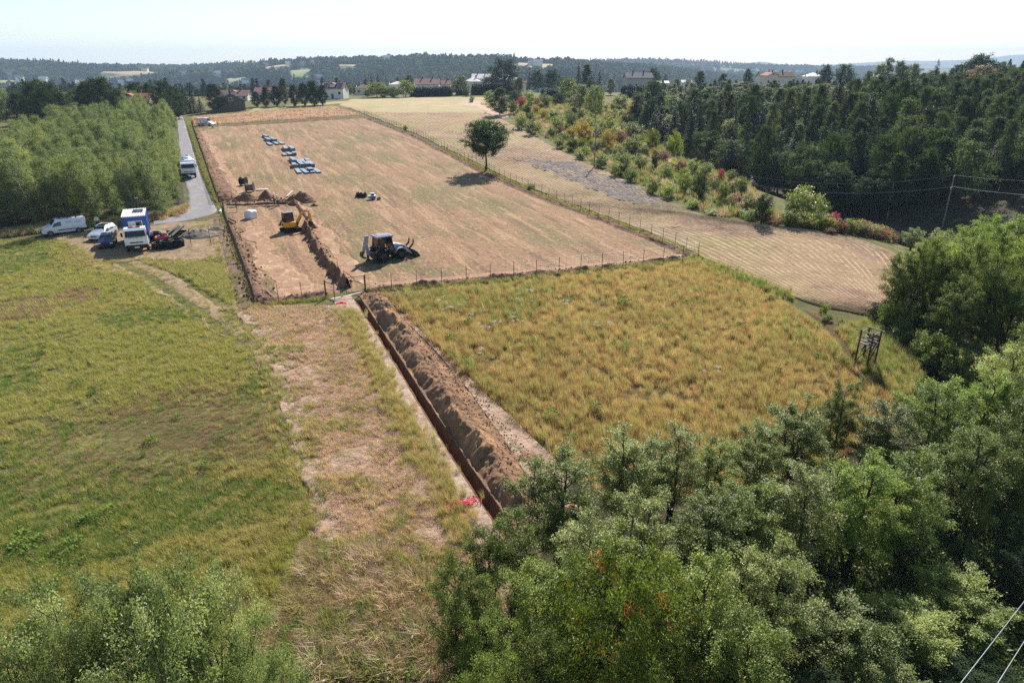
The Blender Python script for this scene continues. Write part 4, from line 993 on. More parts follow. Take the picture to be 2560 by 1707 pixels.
ff.append(tuple(range(NB - 1, -1, -1))); ff.append(tuple(range((len(rr) - 1) * NB, len(rr) * NB)))
b.add(vv, ff).build('sack', M_WHITEP, t, True, 60)
for s in (-1, 1): MB().tube([(s * .3, -.15, 1.12), (s * .34, -.05, 1.3), (s * .34, .05, 1.3), (s * .3, .15, 1.12)], .025, 5).build('loop', M_WHITEP, t)
def plank(label, a, b, w=.22, h=.06, mat=None, name='plank', lift=.12):
    t = thing(name, label, 'plank', a[0], a[1], math.atan2(b[1] - a[1], b[0] - a[0])); L = math.hypot(b[0] - a[0], b[1] - a[1])
    MB().bbox((L / 2, 0, lift + h / 2), (L, w, h), .01).build('board', mat or M_TIMBER, t)
plank('dark timber beam on the earth beside the dark fence', (-39.31, 94.15), (-37.55, 91.87), .25, .14, M_TIMBER_D, 'beam', .2)
plank('pale thin board lying near the front left corner', (-23.59, 62.56), (-21.91, 60.08), .14, .05, None, 'board', .16)
plank('white board leaning on the soil behind the people', (-35.67, 109.07), (-36.29, 113.99), .2, .06, M_CONC, 'board', .3)
x, y = (-23.13, 59.75); t = thing('canister', 'small blue canister at the front left fence corner', 'canister', x, y, .4, None); MB().bbox((0, 0, .3), (.35, .25, .45), .03).build('body', M_BLUEP, t); MB().tube([(-.1, 0, .55), (0, 0, .62), (.1, 0, .55)], .02, 6).build('handle', M_BLUEP, t)
x, y = (-15.46, 58.83); t = thing('barrier_foot', 'flat red plastic barrier foot in front of the gate', 'barrier foot', x, y, .1); MB().bbox((0, 0, .1), (.95, .42, .1), .04).build('slab', M_REDP, t); MB().box((0, 0, .18), (.3, .16, .06)).build('socket', M_REDP, t)
x, y = (-2.41, 28.00); t = thing('red_net', 'crumpled red plastic net lying in the straw near the trench end', 'net', x, y, .6)
g = np.random.default_rng(5); nb = MB()
for k in range(46):
    a0 = Vector((g.uniform(-.75, .75), g.uniform(-.22, .22), g.uniform(.12, .34))); nb.tube([a0, a0 + Vector((g.uniform(-.3, .3), g.uniform(-.2, .2), g.uniform(-.06, .1))), a0 + Vector((g.uniform(-.4, .4), g.uniform(-.3, .3), g.uniform(-.15, .06)))], .022, 4)
nb.build('strands', paint('magenta red net', S(206, 32, 74), .6, .3), t)
# stakes in the yard
for a, h, lab in [((-38.12, 79.55), 2.2, 'thin steel stake left of the grey sand heap'), ((-36.35, 80.86), 2.2, 'thin steel stake before the grey sand heap'), ((-39.04, 90.55), 1.2, 'short stake by the fence next to the stony heap')]:
    t = thing('stake', lab, 'stake', a[0], a[1]); MB().tube([(0, 0, -.3), (0, 0, h)], .03, 6).build('rod', M_POST, t); MB().box((0, 0, h + .03), (.09, .09, .06)).build('cap', M_POST, t)

# orange sign panels at the far corner
x, y = (-97.59, 218.21); t = thing('sign_panel', 'large orange warning panel fixed at the far fence corner', 'sign', x, y, R(-38))
MB().bbox((0, 0, 1.1), (1.5, .04, 1.15), .01).build('panel', M_ORANGE, t)
for s in (-.6, .6): MB().tube([(s, .05, -.3), (s, .05, 1.75)], .03, 6).build('leg', M_POST, t)
x, y = (-100.92, 227.93); t = thing('sign_panel', 'small yellow panel on a post behind the orange one', 'sign', x, y, R(10)); MB().bbox((0, 0, 1.25), (.55, .03, .5), .01).build('panel', paint('yellow sheet', S(240, 186, 40), .6, .3), t); MB().tube([(0, .04, -.3), (0, .04, 1.5)], .03, 6).build('leg', M_POST, t)
# white sheets by the far van
for a, b, lab in [((-91.03, 213.56), (-88.59, 214.65), 'white sheet strip on the ground before the far van'), ((-88.27, 214.84), (-86.44, 216.23), 'white sheet strip pointing right from the far van')]:
    plank(lab, a, b, .9, .05, M_CONC, 'sheet_strip', .1)

# ---------------------------------------------------------------- digging buckets and the small trailer on the field
def dbucket(x, y, rz, s, label):
    t = thing('digging_bucket', label, 'bucket', x, y, rz, 'spare digging buckets standing on the field')
    pr = [(-.42, .95), (-.5, .5), (-.36, .1), (0, 0), (.34, .08), (.38, .16), (.02, .1), (-.28, .2), (-.4, .52), (-.34, .92)]
    pr = [(p[0] * s, p[1] * s) for p in pr]
    MB().prism(pr, -.32 * s, .32 * s).build('shell', M_BLACKP, t)
    for q in (-1, 1): MB().prism([(p[0] * s, p[1] * s) for p in [(-.42, .95), (-.5, .5), (-.36, .1), (0, 0), (.34, .08), (.38, .16), (-.3, .92)]], q * .32 * s - .015, q * .32 * s + .015).build('cheek', M_BLACKP, t)
    for q in (-.14, .14): MB().box((-.36 * s, q * s, 1.0 * s), (.3 * s, .05, .22 * s)).build('ear', M_BLACKP, t)
    for k in range(4): MB().box((.4 * s, (-.24 + k * .16) * s, .13 * s), (.14, .06, .04)).build('tooth', M_GALV, t)
for p_, s, rz, lab in [((-24.63, 109.53), .78, 2.2, 'first black digging bucket of the three on the field'), ((-24.08, 109.37), .78, 2.2, 'middle black digging bucket of the three on the field'), ((-23.49, 109.37), .75, 2.3, 'third black digging bucket beside the small trailer')]: dbucket(p_[0], p_[1], rz, s, lab)
x, y = (-21.91, 107.60); t = thing('generator_trailer', 'small white and blue trailer with a loose wheel beside the buckets', 'trailer', x, y, R(24))
t.scale = (.68, .68, .68)
M_BLUEG = paint('blue grey tank', S(98, 126, 158), .5, .4)
MB().bbox((0, 0, .62), (1.5, 1.1, .55), .08).build('tank', M_BLUEG, t)
MB().bbox((.05, 0, .95), (1.7, 1.2, .12), .03).build('deck', M_WHITEP, t)
MB().bbox((.15, .1, 1.22), (.7, .6, .4), .05).build('engine_cover', M_BLACKP, t); MB().bbox((.15, .1, 1.47), (.85, .75, .08), .03).build('canopy', M_WHITEP, t)
MB().bar((-.75, 0, .5), (-1.7, -.15, .25), .07).build('drawbar', M_WHITEP, t)
for s, xx in ((-1, .75), (1, .75)):
    w_ = MB().lathe([(.1, -.1), (.3, -.1), (.34, -.05), (.34, .05), (.3, .1), (.1, .1)], 18, (xx - .5, s * .68, .34), 'y').build('wheel', M_BLACKP, t)
    MB().lathe([(.02, -.105), (.18, -.105), (.18, .105), (.02, .105)], 14, (xx - .5, s * .68, .34), 'y').build('rim', M_GALV, w_)
MB().bar((.7, -.5, .6), (1.3, -.9, .35), .08).build('arm', M_WHITEP, t)
for xx, yy in ((1.15, -1.05), (1.5, -.75)):
    w_ = MB().lathe([(.1, -.1), (.3, -.1), (.34, -.05), (.34, .05), (.3, .1), (.1, .1)], 18, (xx, yy, .34), 'y').build('wheel', M_BLACKP, t)
    MB().lathe([(.02, -.105), (.16, -.105), (.16, .105), (.02, .105)], 14, (xx, yy, .34), 'y').build('rim', M_GALV, w_)

# ---------------------------------------------------------------- wooden hunting stand
a = (25.38, 46.34); b = (25.91, 45.62); x, y = a; rz = math.atan2(b[1] - a[1], b[0] - a[0]); wd_ = math.hypot(b[0] - a[0], b[1] - a[1])
t = thing('hunting_stand', 'wooden raised hunting stand with a slatted ladder at the edge of the golden grass', 'stand', x, y, rz)
MS = paint('silvered wood', S(118, 110, 102), .9, .15, var=.2, vs=6, bump=.4, bs=30)
H_ = 2.9; D_ = 1.15
for (px, py, hh) in ((0, 0, H_), (wd_, 0, H_), (0, D_, H_ - .1), (wd_, D_, H_ - .1)): MB().tube([(px, py, -.5), (px + .02, py, hh)], .06, 7).build('post', M_TIMBER_D, t)
for (p0, p1) in (((-.35, 0, H_ - .08), (wd_ + .15, 0, H_ - .12)), ((-.15, D_, H_ - .08), (wd_ + .25, D_, H_ - .08)), ((0, -.2, H_ - .16), (0, D_ + .2, H_ - .16)), ((wd_, -.2, H_ - .16), (wd_, D_ + .3, H_ - .16)), ((-.1, -.07, H_ - .5), (wd_ + .2, -.07, H_ - .56)), ((-.1, -.07, H_ - .75), (wd_ + .25, -.07, H_ - .82)), ((-.1, D_ + .07, H_ - .5), (wd_ + .1, D_ + .07, H_ - .5))):
    MB().bar(p0, p1, .09, .07).build('rail', MS, t)
for k in range(5): MB().box((wd_ * (k + .5) / 5, D_ * .5, H_ - 1.0), (wd_ / 5 - .03, D_, .04)).build('floor_board', MS, t)
for k in range(3): MB().box((wd_ / 2, D_ - .05, H_ - .85 + k * .16), (wd_, .03, .12)).build('back_board', M_TIMBER_D, t)
MB().box((wd_ / 2, D_ * .75, H_ - .68), (wd_, .3, .05)).build('bench', MS, t)
for s in (0, 1):
    xx = .12 + s * (wd_ - .24); MB().bar((xx, D_ + .02, H_ - .95), (xx - 1.15, D_ + 1.7, .1), .08, .07).build('ladder_rail', M_TIMBER_D, t)
for k in range(9):
    u = (k + .6) / 9.6; MB().bar((-.16 - 1.15 * u, D_ + .02 + 1.68 * u, H_ - .98 - (H_ - 1.05) * u + .06), (wd_ + .1 - 1.15 * u, D_ + .02 + 1.68 * u, H_ - .98 - (H_ - 1.05) * u + .06), .1, .05).build('rung', MS, t)
for (p0, p1) in (((0, 0, .4), (wd_, 0, 1.9)), ((wd_, 0, .5), (wd_, D_, 1.9))): MB().bar(p0, p1, .06, .05).build('brace', M_TIMBER_D, t)

# ---------------------------------------------------------------- power poles and overhead wires
M_POLE = paint('old pole timber', S(130, 122, 114), .9, .15, var=.2, vs=3, bump=.4)
M_POLEC = paint('concrete pole', S(150, 144, 138), .85, .2, var=.12)
M_INS = paint('white insulators', S(232, 232, 228), .25, .6, var=.03)
def pole(label, x, y, h, rz, mat, arms, r=.13):
    t = thing('power_pole', label, 'power pole', x, y, rz)
    MB().tube([(0, 0, -.8), (0, 0, h)], [r, r * .68], 9).build('shaft', mat, t)
    tips = []
    for (z, L, off, n) in arms:
        c = MB().box((0, off, z), (L, .08, .1)).build('crossarm', M_POLEC, t)
        for k in range(n):
            xx = -L / 2 + .08 + (L - .16) * k / max(1, n - 1)
            MB().lathe([(.03, 0), (.08, .03), (.05, .09), (.09, .12), (.05, .2), (.02, .22)], 10, (xx, off, z + .05)).build('insulator', M_INS, c)
            tips.append((xx, off, z + .28))
    M = Matrix.Translation(t.location) @ Matrix.Rotation(rz, 4, 'Z')
    return t, [M @ Vector(p) for p in tips]
P1 = (16.27, 138.10); P2 = (72.86, 114.50)
_, tip1 = pole('wooden power pole with crossarms among the bushes above the ploughed strip', P1[0], P1[1], 8.1, R(-20), M_POLE, [(7.9, .55, 0, 2), (6.4, 1.5, 0, 3), (6.1, .5, .1, 1), (4.6, .8, -.1, 2)])
MB().bbox((-.3, -.2, 4.1), (.4, .3, .8), .05).build('transformer_box', M_POLEC, _)
t2, tip2 = pole('leaning grey power pole before the dark ravine wood', P2[0], P2[1], 8.9, R(50), M_POLE, [(8.75, .3, 0, 1), (6.9, 1.5, 0, 4)])
MB().bar((0, .1, 5.9), (.55, .1, 6.85), .05).build('brace', M_POST, t2)
MB().bar((0, .1, 5.9), (-.55, .1, 6.85), .05).build('brace', M_POST, t2)
P3_ = (96, 84); t3, tip3 = pole('power pole outside the right edge of the view', P3_[0], P3_[1], 8.0, R(20), M_POLE, [(7.8, .3, 0, 1), (6.4, 1.5, 0, 4)])
for a, lab, h in [((-28.64, 335.80), 'slim grey pole at the end of the clipped hedge', 8.0), ((-46.94, 335.25), 'dark pole between the round bushes and hedge', 9.5), ((-50.12, 334.87), 'short grey pole beside the round bushes', 5.0)]:
    pole(lab, a[0], a[1], h, 0, M_POLEC, [(h - .2, 1.2, 0, 3)])
M_LINE = paint('pale aluminium cable', S(140, 142, 146), .3, .5, .4, var=.03)
def wire(label, a, b, sag, r=.012, group='overhead power cables'):
    a = Vector(a); b = Vector(b); n = 24
    o = bpy.data.objects.new('power_cable', None)
    pts = [a.lerp(b, i / n) - Vector((0, 0, sag * 4 * (i / n) * (1 - i / n))) - a for i in range(n + 1)]
    w = MB().tube(pts, r, 5).build('power_cable', M_LINE); w.location = a
    return tag(w, label, 'cable', group)
wire('topmost pale cable crossing before the dark ravine wood', tip1[0], tip2[0], 5.2, .022)
wire('middle pale cable crossing before the dark ravine wood', tip1[2], tip2[2], 4.9, .018); wire('lowest pale cable crossing before the dark ravine wood', tip1[4], tip2[1], 5.0, .018)
wire('upper cable running right from the leaning pole', tip2[0], tip3[0], 1.2, .011); wire('second cable running right from the leaning pole', tip2[2], tip3[2], 1.6, .014); wire('third cable running right from the leaning pole', tip2[4], tip3[4], 1.8, .010)
def ext(p, q, k): return Vector(p) + (Vector(p) - Vector(q)).normalized() * k
c1, c2 = (10.66, 12.11, 6.36), (14.95, 15.72, 5.61)
c3, c4 = (11.71, 12.25, 6.20), (13.65, 13.94, 5.87)
wire('upper bright cable cutting the bottom right corner', ext(c1, c2, 16), ext(c2, c1, 46), .25, .011); wire('lower bright cable cutting the bottom right corner', ext(c3, c4, 14), ext(c4, c3, 44), .2, .011)

# ---------------------------------------------------------------- vehicles (local +x is forward)
V_WHITE = paint('white vehicle paint', S(226, 228, 232), .3, .5, 0, .5, var=.03, dirt=(S(170, 156, 138), .25)); V_SILV = paint('silver car paint', S(196, 200, 210), .28, .6, .35, .6, var=.03)
V_NAVY = paint('dark blue car paint', S(16, 24, 58), .35, .5, .1, .3, var=.05); V_BLUE = paint('blue container paint', S(34, 82, 158), .5, .4, 0, .1, var=.08)
V_GLASS = paint('dark vehicle glass', S(18, 22, 28), .08, .7, var=.02); V_TYRE = paint('tyre rubber', S(26, 26, 27), .85, .2, var=.1); V_RIM = paint('wheel rim', S(120, 122, 126), .4, .5, .4); V_RIMD = paint('dark wheel rim', S(52, 50, 56), .5, .4, .3)
V_TRIM = paint('black trim', S(26, 27, 29), .6, .4); V_LAMP = paint('clear lamp', S(214, 218, 222), .12, .7); V_RLAMP = paint('red lamp', S(150, 24, 24), .2, .6); V_PLATE = paint('number plate', S(228, 228, 222), .5, .4)
V_AMBER = paint('amber beacon', S(196, 84, 28), .3, .5); V_YEL = paint('machine yellow', S(226, 152, 24), .45, .4, 0, .2, var=.08, dirt=(S(150, 112, 70), .3)); V_DARKM = paint('dark machine steel', S(44, 44, 46), .55, .4, .3); V_LGREY = paint('light grey machine paint', S(160, 162, 172), .4, .5, 0, .3, dirt=(S(150, 136, 118), .35))
V_ROOF = paint('grey lilac cab roof', S(112, 110, 132), .5, .4); V_SEAT = paint('seat cloth', S(50, 48, 50), .9, .1)
V_CONT = paint('pale corrugated roof', S(214, 210, 210), .4, .5, .2, var=.08)

def wheel(t, x, y, r, w, z=None, rim=.62, rm=None):
    o = MB().lathe([(r * .5, -w / 2), (r * .93, -w / 2), (r, -w * .34), (r, w * .34), (r * .93, w / 2), (r * .5, w / 2)], 22, (0, 0, 0), 'y').build('wheel', V_TYRE, t)
    o.location = (x, y, r if z is None else z)
    s = 1 if y > 0 else -1
    MB().lathe([(.02, -.02), (r * rim * .5, -.03), (r * rim, 0), (r * rim, .02), (.02, .02)] if s > 0 else [(.02, -.02), (r * rim, -.02), (r * rim, 0), (r * rim * .5, .03), (.02, .02)], 18, (0, s * (w / 2 + .0), 0), 'y').build('rim', rm or V_RIM, o)
    return o

class Shell:
    """loft of half cross-sections: (x, zb, zm, zt, wb, wm, wt)"""
    def __init__(s, st): s.st = st
    def ring(s, q):
        x, zb, zm, zt, wb, wm, wt = q
        h = [(wb * .8, zb), (wb, zb + .07), (wm, zb + (zm - zb) * .55), (wm * .985, zm), (wt + (wm - wt) * .25, zm + (zt - zm) * .72), (wt * .86, zt - .012), (wt * .4, zt + .015)]
        return [(x, y, z) for y, z in h] + [(x, -y, z) for y, z in h[::-1]]
    def build(s, name, mat, t):
        b = MB(); n = 14; v = []; f = []
        for q in s.st: v += s.ring(q)
        for i in range(len(s.st) - 1):
            for k in range(n): f.append((i * n + k, i * n + n + k, i * n + n + (k + 1) % n, i * n + (k + 1) % n))
        f.append(tuple(range(n))); f.append(tuple(range((len(s.st) - 1) * n + n - 1, (len(s.st) - 1) * n - 1, -1)))
        return b.add(v, f).build(name, mat, t, True, 28)
    def side(s, x, z):
        xs = [q[0] for q in s.st]; i = max(k for k in range(len(xs)) if xs[k] <= x + 1e-6) if x >= xs[0] else 0; i = min(i, len(xs) - 2)
        u = (x - xs[i]) / max(1e-6, xs[i + 1] - xs[i]); q = [a * (1 - u) + b * u for a, b in zip(s.st[i], s.st[i + 1])]
        r = s.ring(q)[:7]; zz = [p[2] for p in r]; yy = [p[1] for p in r]
        return float(np.interp(z, zz, yy))
    def pane(s, t, name, poly, mat, off=.012, both=True):
        for sg in ((1, -1) if both else (1,)):
            c = MB(); o_ = [(x, sg * (s.side(x, z) + off), z) for x, z in poly]; i_ = [(x, sg * (s.side(x, z) - .02), z) for x, z in poly]; n = len(poly)
            c.add(o_ + i_, [tuple(range(n)) if sg > 0 else tuple(range(n - 1, -1, -1))] + [(i, (i + 1) % n, (i + 1) % n + n, i + n) for i in range(n)]).build(name, mat, t)
def glass_quad(t, name, x0, z0, w0, x1, z1, w1, mat=None, off=.02):
    n = Vector((z1 - z0, 0, -(x1 - x0))); n = (n if n.z > 0 or n.x * 1 != 0 else -n).normalized()
    if n.z < 0: n = -n
    b = MB(); v = []
    for (x, z, w) in ((x0, z0, w0), (x1, z1, w1)):
        for y in (-w, -w * .5, 0, w * .5, w): v.append((x + n.x * off + (.03 if x0 > x1 else -.03) * (1 - (y / w) ** 2), y, z + n.z * off))
    v2 = [(p[0] - n.x * .03, p[1], p[2] - n.z * .03) for p in v]
    f = [(i, i + 1, i + 6, i + 5) for i in range(4)]
    b.add(v + v2, f + [(0, 5, 15, 10), (4, 14, 19, 9), (5, 6, 16, 15), (6, 7, 17, 16), (7, 8, 18, 17), (8, 9, 19, 18), (1, 0, 10, 11), (2, 1, 11, 12), (3, 2, 12, 13), (4, 3, 13, 14)])
    return b.build(name, mat or V_GLASS, t)
def common(t, sh, front, rear, hw, zl, zr, zp, plate_w=.52, name='headlight'):
    for s in (1, -1):
        MB().bbox((front - .06, s * hw * .74, zl), (.16, hw * .42, .17), .04).build('headlight', V_LAMP, t)
        MB().bbox((rear + .03, s * hw * .9, zr), (.1, .14, .42), .03).build('tail_light', V_RLAMP, t)
    MB().box((front + .015, 0, zp), (.03, plate_w, .12)).build('number_plate', V_PLATE, t); MB().box((rear - .015, 0, zp + .2), (.03, plate_w, .12)).build('number_plate', V_PLATE, t)
def mirrors(t, x, y, z, s_=.2):
    for s in (1, -1): MB().bbox((x, s * (y + .1), z), (.1, s_, .15), .03).build('mirror', V_TRIM, t)

def car(label, x, y, rz, paint_m, L=4.3, W=1.76, H=1.48, estate=False, sunroof=False):
    t = thing('parked_car', label, 'car', x, y, rz)
    h = L / 2; w = W / 2; r = H
    zb = .22
    st = [(-h, .36, .78, .86, w * .86, w * .9, w * .78), (-h + .14, .28, .88, 1.02 if not estate else 1.1, w * .9, w * .96, w * .76)]
    if estate: st += [(-h + .38, zb, .92, r - .06, w * .9, w, w * .70), (-h + .9, zb, .92, r, w * .9, w, w * .72)]
    else: st += [(-h + .45, zb, .92, r - .1, w * .9, w, w * .68), (-h + .9, zb, .92, r - .01, w * .9, w, w * .70)]
    st += [(-.1, zb, .92, r, w * .9, w, w * .71), (.35, zb, .92, r - .05, w * .9, w, w * .70), (1.08, zb, .93, .99, w * .9, w, w * .82), (h - .5, zb, .82, .90, w * .9, w * .98, w * .8), (h - .14, .28, .72, .76, w * .88, w * .9, w * .74), (h, .34, .6, .64, w * .78, w * .8, w * .7)]
    sh = Shell(st); sh.build('body', paint_m, t)
    glass_quad(t, 'windscreen', .98, 1.0, w * .74, .38, r - .07, w * .62)
    glass_quad(t, 'rear_window', -h + .16, 1.06, w * .66, -h + .40, r - .1, w * .58)
    zt = r - .12
    sh.pane(t, 'front_side_window', [(.78, .97), (.28, zt), (-.28, zt), (-.28, .97)], V_GLASS)
    sh.pane(t, 'rear_side_window', [(-.36, .97), (-.36, zt), (-1.05, zt), (-1.2, .97)], V_GLASS)
    if estate: sh.pane(t, 'rear_quarter_window', [(-1.3, .97), (-1.15, zt), (-h + .55, zt - .02), (-h + .42, .97)], V_GLASS)
    if sunroof: MB().bbox((-.35, 0, r + .022), (1.2, w * 1.05, .03), .012).build('sunroof', V_GLASS, t)
    for xx in (-h + .78, h - .82):
        for s in (1, -1): wheel(t, xx, s * (w - .1), .32, .22)
        sh.pane(t, 'wheel_arch', [(xx + .39 * math.cos(a), .3 + .4 * math.sin(a)) for a in np.linspace(-.1, math.pi + .1, 10)], V_TRIM, .004)
    MB().bbox((h - .04, 0, .42), (.16, W * .8, .2), .05).build('bumper', paint_m, t); MB().box((h + .02, 0, .62), (.05, W * .36, .1)).build('grille', V_TRIM, t)
    MB().bbox((-h + .02, 0, .46), (.16, W * .84, .22), .05).build('bumper', paint_m, t)
    common(t, sh, h - .08, -h + .04, w, .68, .9, .46)
    mirrors(t, .72, w - .02, 1.02)
    for s in (1, -1): MB().bar((-h + .7, s * w * .62, r + .03), (.15, s * w * .62, r + .02), .04).build('roof_rail', V_TRIM if not estate else paint_m, t)
    return t

def van(label, x, y, rz, L=4.85, W=1.92, H=1.96, open_door=False, lettering=False, rack=True, high=False):
    t = thing('parked_van', label, 'van', x, y, rz)
    h = L / 2; w = W / 2; r = H
    st = [(-h, .34, 1.05, r - .12, w * .9, w * .94, w * .82), (-h + .08, .28, 1.05, r - .02, w * .92, w * .98, w * .85), (-h + .5, .26, 1.06, r, w * .92, w, w * .86), (.3, .26, 1.06, r, w * .92, w, w * .86), (.78, .26, 1.06, r - .06, w * .92, w, w * .83), (1.45, .26, 1.08, 1.22, w * .92, w, w * .86), (h - .38, .26, .92, 1.0, w * .92, w * .97, w * .82), (h - .1, .3, .76, .8, w * .88, w * .9, w * .76), (h, .36, .6, .64, w * .8, w * .82, w * .7)]
    sh = Shell(st); sh.build('body', V_WHITE, t)
    glass_quad(t, 'windscreen', 1.40, 1.22, w * .78, .84, r - .12, w * .72)
    sh.pane(t, 'front_side_window', [(1.22, 1.14), (.86, r - .3), (.25, r - .3), (.25, 1.14)], V_GLASS)
    sh.pane(t, 'side_strip', [(.75, .62), (.75, .72), (-h + .95, .72), (-h + .95, .62)], V_TRIM)
    sh.pane(t, 'sill', [(h - 1.25, .3), (h - 1.25, .42), (-h + 1.2, .42), (-h + 1.2, .3)], V_TRIM, .006)
    for s in (1, -1):
        MB().bar((.2, s * (w + .0), .5), (.2, s * (sh.side(.2, r - .25) + .002), r - .25), .02, .012).build('door_seam', V_TRIM, t)
    for xx in (-h + .95, h - .9):
        for s in (1, -1): wheel(t, xx, s * (w - .11), .34, .22)
        sh.pane(t, 'wheel_arch', [(xx + .42 * math.cos(a), .32 + .43 * math.sin(a)) for a in np.linspace(-.1, math.pi + .1, 10)], V_TRIM, .004)
    MB().bbox((h - .02, 0, .45), (.18, W * .84, .3), .06).build('bumper', V_TRIM, t); MB().bbox((-h, 0, .48), (.18, W * .9, .26), .05).build('bumper', V_TRIM, t)
    for s in (1, -1): MB().bbox((-h + .45, s * (w * .96), .5), (.9, .06, .3), .02).build('corner_bumper', V_TRIM, t)
    MB().box((h + .0, 0, .68), (.06, W * .4, .1)).build('grille', V_TRIM, t)
    glass_quad(t, 'rear_window', -h + .0, 1.2, w * .68, -h + .05, r - .25, w * .64)
    common(t, sh, h - .1, -h, w, .8, 1.1, .5)
    mirrors(t, 1.1, w, 1.2, .24)
    if rack:
        for xx in (-1.6, -.7, .2): MB().bar((xx, -w * .84, r + .09), (xx, w * .84, r + .09), .06).build('roof_bar', V_TRIM, t)
        for s in (-.5, -.15, .3): MB().bar((-h + .3, s, r + .15), (.5, s, r + .15), .08).build('roof_ladder_rail', V_DARKM if s < 0 else M_TIMBER_D, t)
    if lettering:
        gl = paint('grey van lettering', S(150, 156, 168), .5, .4)
        for k, (z, a, b) in enumerate([(1.62, -.3, -1.0), (1.52, -.25, -1.05), (1.62, -1.25, -2.0), (1.5, -1.25, -2.05), (1.40, -1.25, -1.9), (1.40, -.3, -.85)]):
            n = 7
            for i in range(n):
                x0 = a + (b - a) * i / n; x1 = a + (b - a) * (i + .6 + .25 * ((i * 7 + k) % 3 - 1) * .5) / n
                sh.pane(t, 'faded_lettering', [(x0, z - .03), (x0, z + .03), (x1, z + .03), (x1, z - .03)], gl, .006)
    if open_door:
        sh.pane(t, 'painted_doorway', [(.12, .5), (.12, r - .22), (-1.0, r - .22), (-1.0, .5)], V_SEAT, .008, True)  # dark panel on the closed sides paints in the shaded interior
        for s in (-1,): MB().bbox((-1.7, s * (w + .09), (r + .4) / 2 + .05), (1.15, .06, r - .75), .02).build('sliding_door', V_WHITE, t)
    return t

def truck_cab(t, x0, L, W, H, zf, big=False):
    """cab-over box with raked screen, front at x0"""
    pr = [(x0 - L, zf), (x0, zf), (x0 + .02, zf + .55), (x0 - .02, zf + 1.0), (x0 - .26, H - .18), (x0 - .5, H), (x0 - L, H)]
    c = MB(); n = len(pr)
    v = []
    for (x, z) in pr:
        k = 1 - .07 * max(0, (z - zf - .9) / (H - zf - .9)); v.append((x, W / 2 * k, z))
    v += [(p[0], -p[1], p[2]) for p in v]
    c.add(v, [tuple(range(n - 1, -1, -1)), tuple(range(n, 2 * n))] + [(i, (i + 1) % n, (i + 1) % n + n, i + n) for i in range(n)])
    body = c.build('cab', V_WHITE, t)
    glass_quad(t, 'windscreen', x0 - .03, zf + 1.02, W * .45, x0 - .25, H - .24, W * .42, off=.015)
    for s in (1, -1):
        q = [(x0 - .12, zf + 1.0), (x0 - .28, H - .32), (x0 - 1.15, H - .32), (x0 - 1.15, zf + 1.0)]
        yf = lambda z: s * (W / 2 * (1 - .07 * max(0, (z - zf - .9) / (H - zf - .9))) + .012)
        MB().add([(x, yf(z), z) for x, z in q] + [(x, yf(z) - s * .03, z) for x, z in q], [(0, 1, 2, 3) if s < 0 else (3, 2, 1, 0)] + [(i, (i + 1) % 4, (i + 1) % 4 + 4, i + 4) for i in range(4)]).build('side_window', V_GLASS, t)
        MB().bbox((x0 - .05, s * (W / 2 + .16), zf + 1.35), (.1, .2, .5), .03).build('mirror', V_TRIM, t)
        MB().bbox((x0 + .03, s * W * .4, zf - .02), (.1, .3, .16), .03).build('headlight', V_LAMP, t)
    MB().bbox((x0 + .02, 0, zf - .1), (.24, W * .98, .42), .06).build('bumper', V_TRIM, t)
    MB().box((x0 + .15, 0, zf - .14), (.03, .52, .12)).build('number_plate', V_PLATE, t)
    MB().prism([(-W * .3, zf + .32), (W * .3, zf + .32), (W * .26, zf + .44), (-W * .26, zf + .44)], x0 + .0, x0 + .035, 'x').build('grille', V_TRIM, t)
    MB().bar((x0 + .02, -W * .02, zf + .92), (x0 + .0, -W * .4, zf + .97), .03).build('wiper', V_TRIM, t); MB().bar((x0 + .02, W * .3, zf + .92), (x0 + .0, -W * .02, zf + .97), .03).build('wiper', V_TRIM, t)
    return body

# --- white van facing left by the grove
f_ = (-57.75, 84.43); r_ = (-55.43, 86.25); hd = math.atan2(f_[1] - r_[1], f_[0] - r_[0])
cx, cy_ = (f_[0] + r_[0]) / 2, (f_[1] + r_[1]) / 2; nx, ny = -math.sin(hd), math.cos(hd)
van('white delivery van with faded side lettering facing left at the grove edge', cx - nx * .9 + math.cos(hd) * -.08, cy_ - ny * .9, hd, 4.95, 1.92, 1.96, lettering=True)
# --- silver estate and dark blue hatchback
f_ = (-50.23, 81.61); r_ = (-51.58, 86.03); hd = R(-86)
car('silver estate car with dark sunroof parked beside the white van', (f_[0] + r_[0]) / 2, (f_[1] + r_[1]) / 2, hd, V_SILV, 4.5, 1.8, 1.55, True, True)
x, y = (-48.13, 79.80); car('dark blue hatchback parked in front of the silver estate', x, y, R(-68), V_NAVY, 3.95, 1.7, 1.44)
